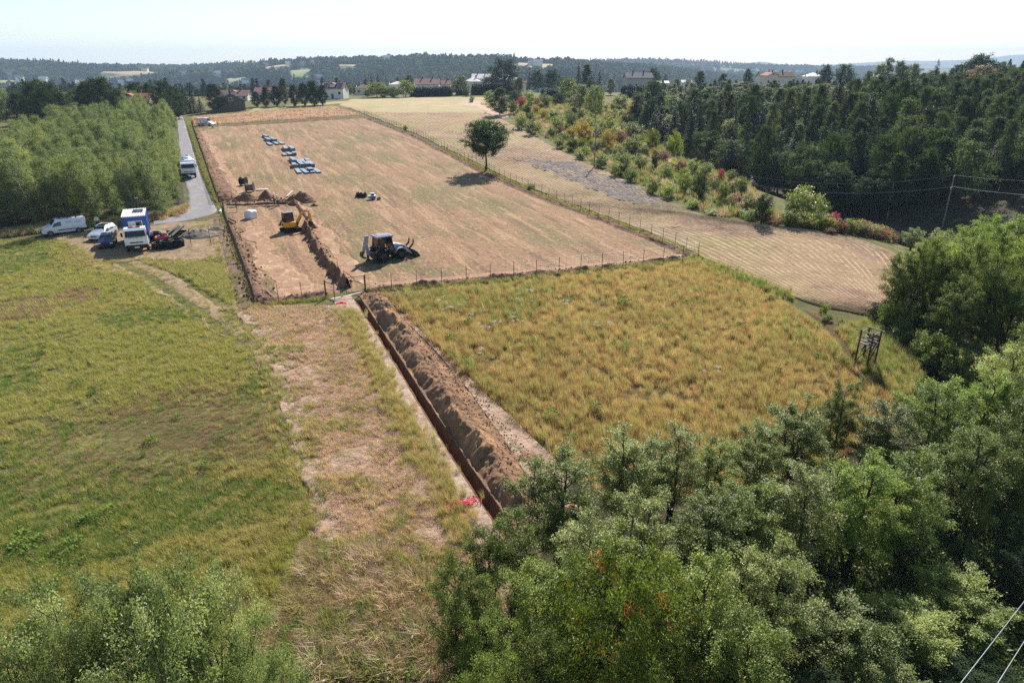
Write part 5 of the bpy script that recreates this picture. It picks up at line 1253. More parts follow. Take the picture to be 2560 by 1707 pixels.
# --- truck carrying the blue cabin
f_ = (-43.18, 77.18); bk = (-45.85, 81.73); hd = math.atan2(f_[1] - bk[1], f_[0] - bk[0]); hd = R(-65)
t = thing('flatbed_truck', 'white cab flatbed lorry with amber beacon bar carrying the blue cabin', 'lorry', f_[0] - math.cos(hd) * 3.4, f_[1] - math.sin(hd) * 3.4, hd)
truck_cab(t, 3.95, 1.75, 2.36, 2.72, .82)
b_ = MB().bbox((3.0, 0, 2.80), (.34, 1.25, .14), .04).build('beacon_bar', V_AMBER, t); MB().bbox((3.0, 0, 2.81), (.36, .35, .145), .04).build('beacon_centre', V_LAMP, b_)
MB().box((-.4, 0, .82), (6.6, .9, .22)).build('chassis', V_DARKM, t)
bed = MB().bbox((-1.0, 0, 1.0), (5.9, 2.42, .16), .03).build('flatbed', V_DARKM, t)
for s in (1, -1):
    wheel(t, 2.75, s * 1.0, .48, .28); wheel(t, -2.2, s * .98, .48, .44)
    MB().bbox((.6, s * .95, .66), (1.1, .4, .5), .05).build('side_tank', V_GALV if False else M_GALV, t)
    MB().bbox((-3.9, s * .85, .8), (.08, .4, .16), .02).build('tail_light', V_RLAMP, t)
MB().box((-3.9, 0, .62), (.1, 2.2, .14)).build('underrun_bar', V_DARKM, t)
# blue cabin container on the bed
c = thing('site_cabin', 'blue site cabin with corrugated pale roof riding on the lorry', 'cabin', t.location.x, t.location.y, hd, None, t.location.z + 1.08)
Lc, Wc, Hc = 4.9, 2.44, 2.6; x0c = -1.35
wl = MB().bbox((x0c, 0, Hc / 2), (Lc, Wc, Hc - .1), .03).build('wall', V_BLUE, c)
for s in (1, -1):
    for k in range(22): MB().box((x0c - Lc / 2 + .2 + k * (Lc - .4) / 21, s * (Wc / 2 + .01), Hc / 2), (.09, .03, Hc - .3)).build('rib', V_BLUE, wl)
NP = 15; rb = MB()
prof = []
for k in range(NP * 4 + 1):
    yy = -Wc / 2 - .04 + (Wc + .08) * k / (NP * 4); ph_ = k % 4; prof.append((yy, Hc + (.08 if ph_ in (0, 1) else .0)))
vv = [(x0c - Lc / 2 - .05, y_, z_) for y_, z_ in prof] + [(x0c + Lc / 2 + .08, y_, z_) for y_, z_ in prof]
vv += [(p[0], p[1], Hc - .06) for p in vv]; m_ = len(prof)
ff = [(i, i + m_, i + m_ + 1, i + 1) for i in range(m_ - 1)] + [(i, i + 1, i + 1 + 2 * m_, i + 2 * m_) for i in range(m_ - 1)] + [(i + m_ + 1, i + m_, i + 3 * m_, i + 3 * m_ + 1) for i in range(m_ - 1)]
rb.add(vv, ff).build('corrugated_roof', V_CONT, c)
sp = MB().bbox((x0c - .5, -.35 + .75, Hc + .12), (1.7, 1.1, .05), .01).build('solar_panel', M_PANEL, c)
wf = MB().bbox((x0c + Lc / 2 + .02, .05, 1.55), (.1, 1.5, 1.0), .02).build('window', M_FRAME, c)
MB().box((x0c + Lc / 2 + .06, -.28, 1.55), (.06, .64, .84)).build('roller_blind', V_LAMP, wf); MB().box((x0c + Lc / 2 + .06, .42, 1.55), (.06, .62, .84)).build('pane', V_GLASS, wf)
for s in (1, -1):
    for e in (1, -1): MB().box((x0c + e * (Lc / 2), s * (Wc / 2), Hc / 2), (.14, .14, Hc + .02)).build('corner_post', V_BLUE, c)

# --- lorry coming down the gravel road
f_ = (-58.76, 126.57); hd = math.atan2((-53.54, 115.19)[1] - (-82.84, 178.00)[1], (-53.54, 115.19)[0] - (-82.84, 178.00)[0])
t = thing('tipper_lorry', 'white lorry with a pale rounded tank driving on the gravel road', 'lorry', f_[0] - math.cos(hd) * 4.1, f_[1] - math.sin(hd) * 4.1, hd)
truck_cab(t, 4.0, 1.9, 2.46, 2.75, .86)
MB().bbox((.95, 0, 2.05), (2.0, 2.5, 2.05), .06).build('front_box', V_WHITE, t); MB().bbox((1.2, -.75, 3.09), (1.2, .8, .05), .02).build('roof_hatch', V_TRIM, t)
MB().box((-.2, 0, .82), (7.6, .9, .22)).build('chassis', V_DARKM, t)
V_TANK = paint('pale blue tank', S(176, 192, 204), .35, .5, .2)
MB().lathe([(.1, -2.1), (.75, -2.0), (1.1, -1.5), (1.25, -.3), (1.22, .9), (.9, 1.7), (.1, 1.8)], 22, (2.1, 0, -1.95), 'x').build('tank', V_TANK, t) if False else MB().add(*(lambda b: (b.v, b.f))(MB().lathe([(.1, -2.1), (.75, -2.0), (1.1, -1.5), (1.25, -.3), (1.22, .9), (.9, 1.7), (.1, 1.8)], 22)), Matrix.Translation((-1.75, 0, 2.2)) @ Matrix.Rotation(R(82), 4, 'Y')).build('tank', V_TANK, t, True)
MB().add(*(lambda b: (b.v, b.f))(MB().lathe([(.42, 0), (.5, .06), (.3, .5), (.28, .5)], 18)), Matrix.Translation((-1.4, .25, 3.2))).build('hatch_dome', V_TANK, t, True)
for s in (1, -1):
    for xx in (3.0, -1.6, -2.8): wheel(t, xx, s * 1.02, .5, .3 if xx > 0 else .44)
    MB().bbox((-3.9, s * .9, .8), (.08, .4, .16), .02).build('tail_light', V_RLAMP, t)

# --- far van
x, y = (-94.31, 220.28); van('white panel van with open sliding door in the far site corner', x, y, R(-14), 5.5, 2.0, 2.35, open_door=True, rack=False)

# ---------------------------------------------------------------- mini excavator
x, y = (-28.81, 87.70); hd = R(38)
t = thing('mini_excavator', 'yellow mini excavator with raised boom reaching over the backfill ridge', 'excavator', x, y, hd)
for s in (1, -1):
    tr_ = MB(); pr = [(-1.05, .12), (-.9, 0), (.9, 0), (1.05, .12), (1.1, .3), (.95, .5), (-.95, .5), (-1.1, .3)]
    tr_.prism(pr, s * .72 - .19, s * .72 + .19); tk = tr_.build('track', V_TYRE, t)
    for k in range(5): MB().lathe([(.02, -.02), (.14, -.02), (.14, .02), (.02, .02)], 12, (-.75 + k * .375, s * .92, .22), 'y').build('roller', V_DARKM, tk)
    for k in range(12): MB().box((-.95 + k * .17, s * .72, .51), (.06, .4, .03)).build('grouser', V_TYRE, tk)
MB().box((0, 0, .36), (1.1, 1.1, .26)).build('undercarriage', V_DARKM, t)
bl = MB().prism([(1.2, .08), (1.3, .1), (1.26, .5), (1.18, .5)], -.92, .92); bl.build('dozer_blade', V_DARKM, t)
MB().lathe([(.1, 0), (.5, 0), (.5, .16), (.1, .16)], 18, (0, 0, .5)).build('slew_ring', V_DARKM, t)
# house: rounded counterweight body
N_ = 20; hv = []; hf = []
for i, (zz, k) in enumerate([(.66, .9), (.74, 1.0), (1.05, 1.02), (1.25, .97), (1.32, .9)]):
    for j in range(N_):
        a = 2 * math.pi * j / N_; cx_, sy_ = math.cos(a), math.sin(a); ex = abs(cx_) ** .55 * (1 if cx_ > 0 else -1); ey = abs(sy_) ** .55 * (1 if sy_ > 0 else -1)
        hv.append((ex * (.78 if cx_ > 0 else .92) * k, ey * .84 * k, zz))
for i in range(4):
    for j in range(N_): hf.append((i * N_ + j, i * N_ + (j + 1) % N_, i * N_ + N_ + (j + 1) % N_, i * N_ + N_ + j))
hf.append(tuple(range(N_ - 1, -1, -1))); hf.append(tuple(range(4 * N_, 5 * N_)))
MB().add(hv, hf).build('engine_house', V_YEL, t, True, 40)
MB().box((-.93, -.1, 1.0), (.04, .35, .22)).build('engine_grille', V_TRIM, t)
cab_ = MB()
for (px, py) in ((.62, -.05), (.62, .75), (-.6, -.05), (-.6, .75)): cab_.bar((px * 1.02, py, 1.2), (px * (.82 if px > 0 else 1.0), py * .98 + .01, 2.42), .09)
for (p0, p1) in (((.62, -.05, 1.6), (.62, .75, 1.6)), ((-.6, -.05, 1.75), (-.6, .75, 1.75)), ((.62, .75, 1.3), (-.6, .75, 1.3)), ((.62, -.05, 1.3), (-.6, -.05, 1.3))): cab_.bar(p0, p1, .06)
cab_.build('cab_frame', V_DARKM, t)
MB().bbox((-.04, .35, 2.46), (1.34, .96, .1), .04).build('cab_roof', V_ROOF, t)
MB().box((.61, .35, 1.85), (.03, .74, 1.05)).build('front_glass', V_GLASS, t); MB().box((-.61, .35, 2.05), (.03, .74, .6)).build('rear_glass', V_GLASS, t)
V_CLEAR = paint('tinted cab glass', S(60, 66, 70), .1, .6)
for yy in (-.06, .77): MB().box((0, yy, 1.85), (1.1, .03, 1.05)).build('side_glass', V_GLASS, t)
MB().bbox((-.15, .35, 1.55), (.5, .5, .6), .08).build('seat', V_SEAT, t)
bm = MB()
bx = [(.85, .95), (1.15, 1.55), (1.55, 2.15), (2.0, 2.42), (2.6, 2.42)]
for i in range(len(bx) - 1): bm.bar((bx[i][0], -.25, bx[i][1]), (bx[i + 1][0], -.25, bx[i + 1][1]), .18, .30 - .03 * i)
bm.build('boom', V_YEL, t)
bmh = MB().bbox((.86, -.25, .95), (.3, .34, .5), .04).build('boom_foot', V_DARKM, t)
MB().bar((2.55, -.25, 2.5), (2.75, -.25, 1.05), .15, .24).build('dipper_arm', V_YEL, t)
MB().tube([(.98, -.25, .85), (1.6, -.25, 1.85)], .06, 8).build('boom_ram', V_DARKM, t); MB().tube([(1.75, -.25, 2.5), (2.5, -.25, 2.66)], .055, 8).build('arm_ram', V_GALV if False else M_GALV, t); MB().tube([(2.78, -.25, 2.1), (2.92, -.25, 1.15)], .05, 8).build('bucket_ram', M_GALV, t)
bp = [(2.72, 1.12), (3.0, .95), (2.95, .62), (2.62, .42), (2.32, .55), (2.38, .62), (2.62, .52), (2.86, .68), (2.88, .88), (2.66, 1.0)]
bk_ = MB().prism(bp, -.55, .05).build('bucket', V_DARKM, t)
for yy in (-.55, .05): MB().prism([(2.72, 1.12), (3.0, .95), (2.95, .62), (2.62, .42), (2.32, .55)], yy - .012, yy + .012).build('bucket_cheek', V_DARKM, bk_)
for k in range(4): MB().box((2.28, -.48 + k * .155, .55), (.12, .06, .04)).build('tooth', M_GALV, bk_)

# ---------------------------------------------------------------- backhoe loader
ra = (-13.98, 72.91); fa = (-12.46, 73.94); hd = math.atan2(fa[1] - ra[1], fa[0] - ra[0]) + R(2); 
nx, ny = -math.sin(hd), math.cos(hd); cx, cy_ = (ra[0] + fa[0]) / 2 + nx * .95, (ra[1] + fa[1]) / 2 + ny * .95
t = thing('backhoe_loader', 'grey white backhoe loader with black cab standing on the mown site', 'backhoe loader', cx, cy_, hd)
for s in (1, -1):
    wheel(t, -1.1, s * .88, .72, .46, rim=.5, rm=V_RIMD); wheel(t, 1.12, s * .86, .62, .42, rim=.5, rm=V_RIMD)
    fd = MB(); n = 10
    for i in range(n):
        a0, a1 = math.pi * (.08 + .8 * i / n), math.pi * (.08 + .8 * (i + 1) / n); fd.bar((1.12 + .76 * math.cos(a0), s * .86, .64 + .76 * math.sin(a0)), (1.12 + .76 * math.cos(a1), s * .86, .64 + .76 * math.sin(a1)), .44, .05)
    fd.build('front_fender', V_LGREY, t)
    fd = MB()
    for i in range(n):
        a0, a1 = math.pi * (.02 + .75 * i / n), math.pi * (.02 + .75 * (i + 1) / n); fd.bar((-1.1 + .86 * math.cos(a0), s * .86, .74 + .86 * math.sin(a0)), (-1.1 + .86 * math.cos(a1), s * .86, .74 + .86 * math.sin(a1)), .46, .05)
    fd.build('rear_fender', V_DARKM, t)
MB().bbox((0, 0, .8), (3.6, .8, .5), .06).build('chassis', V_DARKM, t)
MB().prism([(.32, 1.0), (.34, 1.78), (.7, 1.8), (1.5, 1.62), (2.0, 1.4), (2.08, 1.1), (2.08, .9)], -.5, .5).build('bonnet', V_LGREY, t, True, 30)
for s in (1, -1): MB().box((1.4, s * .51, 1.25), (.8, .02, .3)).build('bonnet_vent', V_TRIM, t)
MB().box((2.1, 0, 1.15), (.04, .8, .4)).build('front_grille', V_TRIM, t)
cf = MB(); cw = .76
pil = [((.42, cw), (.12, cw * .93)), ((-.55, cw + .04), (-.5, cw * .95)), ((-1.55, cw), (-1.35, cw * .93))]
for (b0, b1) in pil:
    for s in (1, -1): cf.bar((b0[0], s * b0[1], 1.05), (b1[0], s * b1[1], 2.72), .1)
for s in (1, -1): cf.bar((.42, s * cw, 1.1), (-1.55, s * cw, 1.1), .12); cf.bar((.25, s * cw * .97, 1.75), (-.5, s * cw, 1.7), .05)
cf.bar((.42, -cw, 1.55), (.42, cw, 1.55), .08); cf.bar((-1.5, -cw, 1.55), (-1.5, cw, 1.55), .08)
cf.build('cab_frame', V_TRIM, t)
rf_ = MB().bbox((-.6, 0, 2.78), (2.05, 1.72, .14), .05).build('cab_roof', V_ROOF, t); MB().bbox((-.6, 0, 2.87), (1.4, 1.1, .05), .02).build('roof_panel', V_ROOF, rf_)
for s in (1, -1): MB().box((.4, s * .6, 2.72), (.1, .2, .12)).build('work_light', V_LAMP, t)
MB().box((.25, 0, 2.15), (.03, 1.36, 1.1)).build('windscreen', V_CLEAR, t); MB().box((-1.42, 0, 2.1), (.03, 1.36, 1.0)).build('rear_window', V_GLASS, t); MB().box((-.1, .72, 2.1), (.6, .02, .95)).build('side_window', V_GLASS, t); MB().box((-1.0, -.72, 2.1), (.7, .02, .95)).build('side_window', V_GLASS, t)
MB().bbox((-.55, 0, 1.35), (.55, .55, .25), .06).build('seat', V_SEAT, t); MB().bbox((-.8, 0, 1.75), (.16, .52, .7), .05).build('seat_back', V_SEAT, t)
MB().tube([(.2, 0, 1.2), (0, 0, 1.72)], .04, 8).build('steering_column', V_TRIM, t); MB().torus((-.02, 0, 1.74), .2, .02, 16, 6, Matrix.Rotation(R(-25), 3, 'Y').to_euler()).build('steering_wheel', V_TRIM, t)
MB().tube([(.55, .36, 1.75), (.55, .36, 2.5)], .05, 8).build('exhaust', V_DARKM, t)
# loader
for s in (1, -1):
    MB().prism([(.55, 1.25), (1.35, 1.35), (2.25, .95), (2.75, .42), (2.62, .3), (2.1, .72), (1.3, 1.12), (.55, 1.05)], s * .62 - .06, s * .62 + .06).build('loader_arm', V_LGREY, t)
    MB().tube([(.9, s * .62, .85), (2.1, s * .62, .75)], .06, 8).build('lift_ram', M_GALV, t)
    MB().bar((2.35, s * .5, 1.0), (2.9, s * .5, 1.5), .12, .16).build('fork_carrier', V_DARKM, t)
    MB().bar((2.85, s * .5, 1.35), (2.95, s * .5, 1.95), .14, .1).build('folded_fork', M_TIMBER_D, t)
lb = MB().prism([(2.65, .95), (2.6, .4), (2.75, .1), (3.45, .02), (3.5, .08), (2.85, .2), (2.72, .45), (2.75, .92)], -1.12, 1.12).build('loader_bucket', V_DARKM, t)
for s in (1, -1): MB().prism([(2.65, .95), (2.6, .4), (2.75, .1), (3.48, .04), (3.1, .6)], s * 1.12 - .015, s * 1.12 + .015).build('bucket_cheek', V_DARKM, lb)
for k in range(7): MB().box((3.52, -.96 + k * .32, .06), (.16, .07, .04)).build('tooth', M_GALV, lb)
# backhoe, folded
MB().bbox((-1.95, 0, .85), (.28, 1.9, .5), .04).build('backhoe_frame', V_DARKM, t)
for s in (1, -1):
    MB().bbox((-2.05, s * .88, .75), (.2, .2, 1.3), .03).build('stabiliser_leg', V_DARKM, t); MB().bbox((-2.05, s * .9, .12), (.4, .34, .08), .02).build('stabiliser_pad', V_DARKM, t)
MB().prism([(-2.05, .8), (-2.45, .85), (-2.65, 2.0), (-2.35, 2.95), (-2.1, 2.95), (-2.3, 2.0)], .12, .34).build('backhoe_boom', V_LGREY, t)
MB().prism([(-2.15, 2.9), (-2.5, 2.95), (-2.95, 1.3), (-2.75, 1.2)], .14, .32).build('backhoe_dipper', V_LGREY, t)
MB().tube([(-2.3, .23, 1.0), (-2.75, .23, 2.2)], .07, 8).build('boom_ram', M_GALV, t)
MB().prism([(-2.75, 1.3), (-3.1, 1.2), (-3.15, .75), (-2.9, .5), (-2.6, .55), (-2.65, .65), (-2.9, .65), (-3.02, .85), (-2.95, 1.1)], -.12, .58).build('backhoe_bucket', V_DARKM, t)

# ---------------------------------------------------------------- pipes and coils beside the lorry
V_COIL = paint('black corrugated pipe', S(20, 20, 22), .6, .25, var=.08)
def coil(label, x, y, Rr, n, r, mat, flat=True, z=0.0, rz=0.0, tilt=(0, 0), name='pipe_coil', grp='rolled pipe coils beside the lorry'):
    t = thing(name, label, 'pipe coil', x, y, rz, grp)
    t.location.z += z
    b = MB()
    for k in range(n):
        b.torus((random.uniform(-.03, .03), random.uniform(-.03, .03), r + k * r * 1.75), Rr * random.uniform(.96, 1.03), r, 26, 8)
    for k in range(max(1, n - 1)):
        b.torus((random.uniform(-.03, .03), random.uniform(-.03, .03), r + k * r * 1.75), Rr - r * 1.9, r, 24, 8)
    o = b.build('winding', mat, t, True, 180)
    for k in range(3):
        a = k * 2.1; MB().box((math.cos(a) * (Rr - r), math.sin(a) * (Rr - r), (n * r * 1.75 + r * .5) / 2), (r * 4.6, .06, n * r * 1.75 + r * .6)).build('binding', V_TRIM, t).rotation_euler = (0, 0, 0)
    t.rotation_euler = (tilt[0], tilt[1], rz)
    return t
x, y = (-41.51, 78.22); coil('black pipe coil right beside the lorry front', x, y + .5, .75, 5, .085, V_COIL, rz=.1)
x, y = (-40.75, 78.64); coil('black pipe coil in the middle of the pile front', x, y + .5, .72, 6, .085, V_COIL)
x, y = (-39.96, 79.28); coil('black pipe coil at the right end of the pile', x, y + .6, .78, 6, .085, V_COIL)
x, y = (-42.07, 79.80); coil('red cable duct coil lying on the black coils', x, y + .9, .72, 2, .055, M_REDP, z=.85, tilt=(.12, -.08))
x, y = (-42.11, 80.01); coil('small blue coil lying inside the red one', x, y + .9, .38, 2, .05, M_BLUEP, z=.82)
x, y = (-43.77, 81.81); coil('black pipe coil behind the front ones', x, y + .9, .8, 5, .085, V_COIL)
x, y = (-44.80, 83.73); coil('blue banded coil at the back of the pile', x, y + .9, .62, 4, .06, M_BLUEP, z=.1)
x, y = (-42.52, 81.86); coil('black pipe coil in the middle of the pile', x, y + .6, .8, 5, .085, V_COIL)
for i in range(7):
    a = (-40.74, 79.86); t = thing('long_pipe', 'straight black pipe of the bundle lying behind the coils', 'pipe', a[0] - 1.5 + i * .26, a[1] + .9 + .2 * (i % 2), R(102 + random.uniform(-4, 4)), 'straight black pipes behind the coils')
    z = .72 + .14 * (i % 3) if i < 6 else .45
    b = MB(); 
    pts = [(u * 6.6, 0, z - .1 * u) for u in np.linspace(0, 1, 9)]
    b.tube(pts, .085, 9); b.build('tube', V_COIL, t, True)
    MB().tube([(-.012, 0, z), (.02, 0, z)], .06, 9).build('bore', V_TRIM, t)
a = (-41.52, 80.85); t = thing('pipe_rack', 'low dark timber rack under the straight black pipes', 'rack', a[0], a[1], R(10))
for k in range(4):
    MB().box((-.4, 1.0 + k * 1.5, .26), (2.4, .14, .52)).build('bearer', M_TIMBER_D, t)
# camera mast / lamp post behind the cabin
x, y = (-50.84, 93.09); t = thing('lamp_post', 'thin pale post with a white head behind the blue cabin', 'post', x, y)
MB().tube([(0, 0, -.3), (0, 0, 3.1)], .055, 8).build('shaft', M_GALV, t); MB().bbox((-.05, -.1, 3.2), (.3, .42, .2), .05).build('head', M_WHITEP, t)

# ---------------------------------------------------------------- people
SKIN = paint('skin', S(196, 150, 124), .6, .3, var=.05); C_NAVY = paint('navy work trousers', S(38, 52, 92), .9, .1, var=.15, vs=8); C_DARK = paint('dark work trousers', S(52, 46, 46), .9, .1, var=.15, vs=8)
C_RED = paint('red work shirt', S(206, 62, 62), .9, .1, var=.1, vs=8); C_GREEN = paint('green vest', S(92, 190, 62), .8, .2, var=.08, vs=8); C_HIVIS = paint('yellow safety vest', S(206, 226, 66), .8, .2, var=.06, vs=8); C_GREYT = paint('grey trousers', S(96, 98, 106), .9, .1, var=.12)
C_BOOT = paint('work boots', S(48, 38, 32), .8, .2); C_STRIPE = paint('silver stripe', S(224, 226, 222), .5, .4); C_HELM = paint('white helmet', S(236, 236, 232), .35, .5); C_HELMY = paint('yellow helmet', S(238, 208, 60), .35, .5); C_HAIR = paint('dark hair', S(40, 32, 28), .8, .2)

def skinned(name, chains, mat, parent, root=0, sub=1):
    """chains: list of lists of (xyz, radius); equal points are shared so the limbs join"""
    V, Rd, E, key = [], [], [], {}
    for ch in chains:
        prev = None
        for p, r in ch:
            k = tuple(round(c, 4) for c in p)
            if k not in key: key[k] = len(V); V.append(p); Rd.append(r)
            i = key[k]
            if prev is not None and prev != i: E.append((prev, i))
            prev = i
    me = bpy.data.meshes.new(name); me.from_pydata(V, E, []); me.materials.append(mat)
    o = link(name, me, parent)
    m = o.modifiers.new('skin', 'SKIN'); m.use_smooth_shade = True; m.branch_smoothing = .6
    sv = me.skin_vertices[0].data
    for i, r in enumerate(Rd):
        sv[i].radius = r if isinstance(r, tuple) else (r, r); sv[i].use_root = (i == root)
    s = o.modifiers.new('sub', 'SUBSURF'); s.levels = sub; s.render_levels = sub
    return o

def person(label, x, y, rz, top, legs, helmet=None, stride=.0, arms='down', crouch=0.0, vest=None, h=1.76, stripes=True):
    t = thing('person', label, 'person', x, y, rz)
    k = h / 1.76
    c = crouch
    hip = (-.12 * c, 0, .92 - .42 * c); lean = .0 + .42 * c
    ch_ = (hip[0] + lean * .55, 0, hip[2] + .42 - .12 * c); nk = (hip[0] + lean * .85, 0, hip[2] + .58 - .20 * c); hd_ = (nk[0] + .03 + .06 * c, 0, nk[2] + .13); ht = (hd_[0] + .01, 0, hd_[2] + .10)
    P_ = lambda a: (a[0] * k, a[1] * k, a[2] * k)
    body, jack, trou = [], [], []
    body.append([(P_(hip), .13), (P_(ch_), .15), (P_(nk), .058), (P_(hd_), (.085, .095)), (P_(ht), (.075, .085))])
    body.append([(P_(hd_), (.085, .095)), (P_((hd_[0] + .10, 0, hd_[2] - .01)), .018)])
    jack.append([(P_((hip[0], 0, hip[2] - .06)), (.155, .125)), (P_(ch_), (.18, .14)), (P_((nk[0] - .01, 0, nk[2] - .05)), (.085, .085))])
    for s in (1, -1):
        st = stride * s
        kn = (hip[0] + st * .5 + .38 * c, s * .11, .48 - .02 * c); an = (hip[0] + st - .10 * c, s * .12, .09); to = (an[0] + .17, s * .13, .035); hp = (hip[0], s * .09, hip[2] - .04)
        body.append([(P_(hip), .13), (P_(hp), .085), (P_(kn), .055), (P_(an), .04), (P_(to), .035)])
        trou.append([(P_((hip[0], 0, hip[2] + .04)), (.15, .125)), (P_(hp), .10), (P_(kn), .075), (P_((an[0], an[1], .13)), .062)])
        bt = MB(); bt.bbox((an[0] * k + .07, an[1] * k, .05), (.28, .10, .10), .03); bt.bbox((an[0] * k, an[1] * k, .12), (.12, .11, .12), .03); bt.build('boot', C_BOOT, t)
        sh = (ch_[0] + .03 * c, s * .19, ch_[2] + .09)
        if arms == 'down' or (arms == 'point' and s > 0): el = (sh[0] - .03 + .05 * c, s * .26, sh[2] - .29); wr = (el[0] + .10 + .1 * c, s * .27, el[2] - .24)
        elif arms == 'hips': el = (sh[0] - .10, s * .36, sh[2] - .25); wr = (sh[0] + .06, s * .22, sh[2] - .44)
        elif arms == 'work': el = (sh[0] + .16, s * .24, sh[2] - .24); wr = (sh[0] + .38, s * .17, sh[2] - .36)
        else: el = (sh[0] + .14, s * .27, sh[2] - .24); wr = (sh[0] + .36, s * .20, sh[2] - .16)
        d = Vector(wr) - Vector(el); d.normalize(); ha = tuple(Vector(wr) + d * .085); body.append([(P_(ch_), .15), (P_(sh), .062), (P_(el), .042), (P_(wr), .028), (P_(ha), (.035, .022))])
        u = d.cross(Vector((0, s, .3))).normalized()
        for q, ln in ((-.024, .068), (-.008, .078), (.008, .074), (.024, .060)):
            b0 = Vector(ha) + u * q; b1 = b0 + d * ln * .5; b2 = b0 + d * ln - Vector((0, s * .018, 0)); body.append([(P_(ha), (.035, .022)), (P_(b0 + d * .02), .009), (P_(b1), .0085), (P_(b2), .007)])
        th0 = Vector(wr) + d * .03; body.append([(P_(wr), .028), (P_(th0 + u * .036), .010), (P_(th0 + u * .05 + d * .045), .0085)])
        jack.append([(P_(ch_), (.18, .14)), (P_(sh), .078), (P_(el), .058), (P_((Vector(wr) - d * .03)), .046)])
    skinned('body', body, SKIN, t); skinned('jacket', jack, top, t); skinned('trousers', trou, legs, t)
    if vest is not None:
        skinned('safety_vest', [[(P_((hip[0], 0, hip[2] - .02)), (.172, .142)), (P_(ch_), (.2, .158)), (P_((nk[0] - .01, 0, nk[2] - .07)), (.12, .10))]], vest, t)
        for f in (.28, .62):
            a = Vector(P_(hip)).lerp(Vector(P_(ch_)), f); b = MB(); n = 18; rx, ry = (.185 + .02 * f) * k, (.155 + .02 * f) * k
            v = [(a.x + ry * 1.02 * math.cos(2 * math.pi * i / n), rx * 1.08 * math.sin(2 * math.pi * i / n), a.z + dz) for dz in (-.028, .028) for i in range(n)]
            b.add(v, [(i, (i + 1) % n, n + (i + 1) % n, n + i) for i in range(n)]).build('reflective_stripe', C_STRIPE, t)
    hc = P_((hd_[0], 0, hd_[2] + .045))
    if helmet is not None:
        b = MB().lathe([(.125, 0), (.122, .05), (.10, .10), (.06, .13), (.01, .14)], 18, (hc[0], hc[1], hc[2])); b.prism([(hc[0] + .08, hc[2]), (hc[0] + .19, hc[2] - .01), (hc[0] + .19, hc[2] + .005), (hc[0] + .08, hc[2] + .02)], -.09, .09); b.build('helmet', helmet, t, True, 40)
    else:
        MB().lathe([(.098, -.02), (.104, .02), (.09, .07), (.05, .10), (.01, .108)], 16, (hc[0] - .012, hc[1], hc[2])).build('hair', C_HAIR, t, True, 50)
    for s in (1, -1): MB().lathe([(.002, 0), (.011, .003), (.002, .006)], 8, (hd_[0] * k + .088, s * .032, hd_[2] * k + .02), 'x').build('eye', C_HAIR, t)
    return t
x, y = (-36.00, 103.93); person('person in a red shirt and white helmet standing by the narrow trench', x, y, R(20), C_RED, C_DARK, C_HELM, .05, 'hips')
x, y = (-35.11, 102.69); person('person in a green vest and blue trousers beside the one in red', x, y, R(150), C_GREEN, C_NAVY, C_HELM, .08, 'front', vest=C_GREEN)
x, y = (-54.41, 88.91); person('person in a yellow safety vest standing between the van and the silver car', x, y, R(100), C_STRIPE, C_GREYT, None, .03, 'down', vest=C_HIVIS)
x, y = (-89.33, 212.90); person('person in a yellow vest crouching over the white sheets by the far van', x, y, R(-20), C_HIVIS, C_DARK, C_HELM, .1, 'work', 1.0, vest=C_HIVIS)
x, y = (-90.08, 218.76); person('person with a yellow helmet standing in front of the far van', x, y, R(200), C_HIVIS, C_GREYT, C_HELMY, .05, 'down', vest=C_HIVIS)

# ---------------------------------------------------------------- lone tree and foreground trees
x, y, h, w = (-4.95, 134.26, 8.72, 7.80)
plant(OAK, 'walnut_tree', x, y, h, w, 'lone round-crowned green tree standing beside the long wire fence')

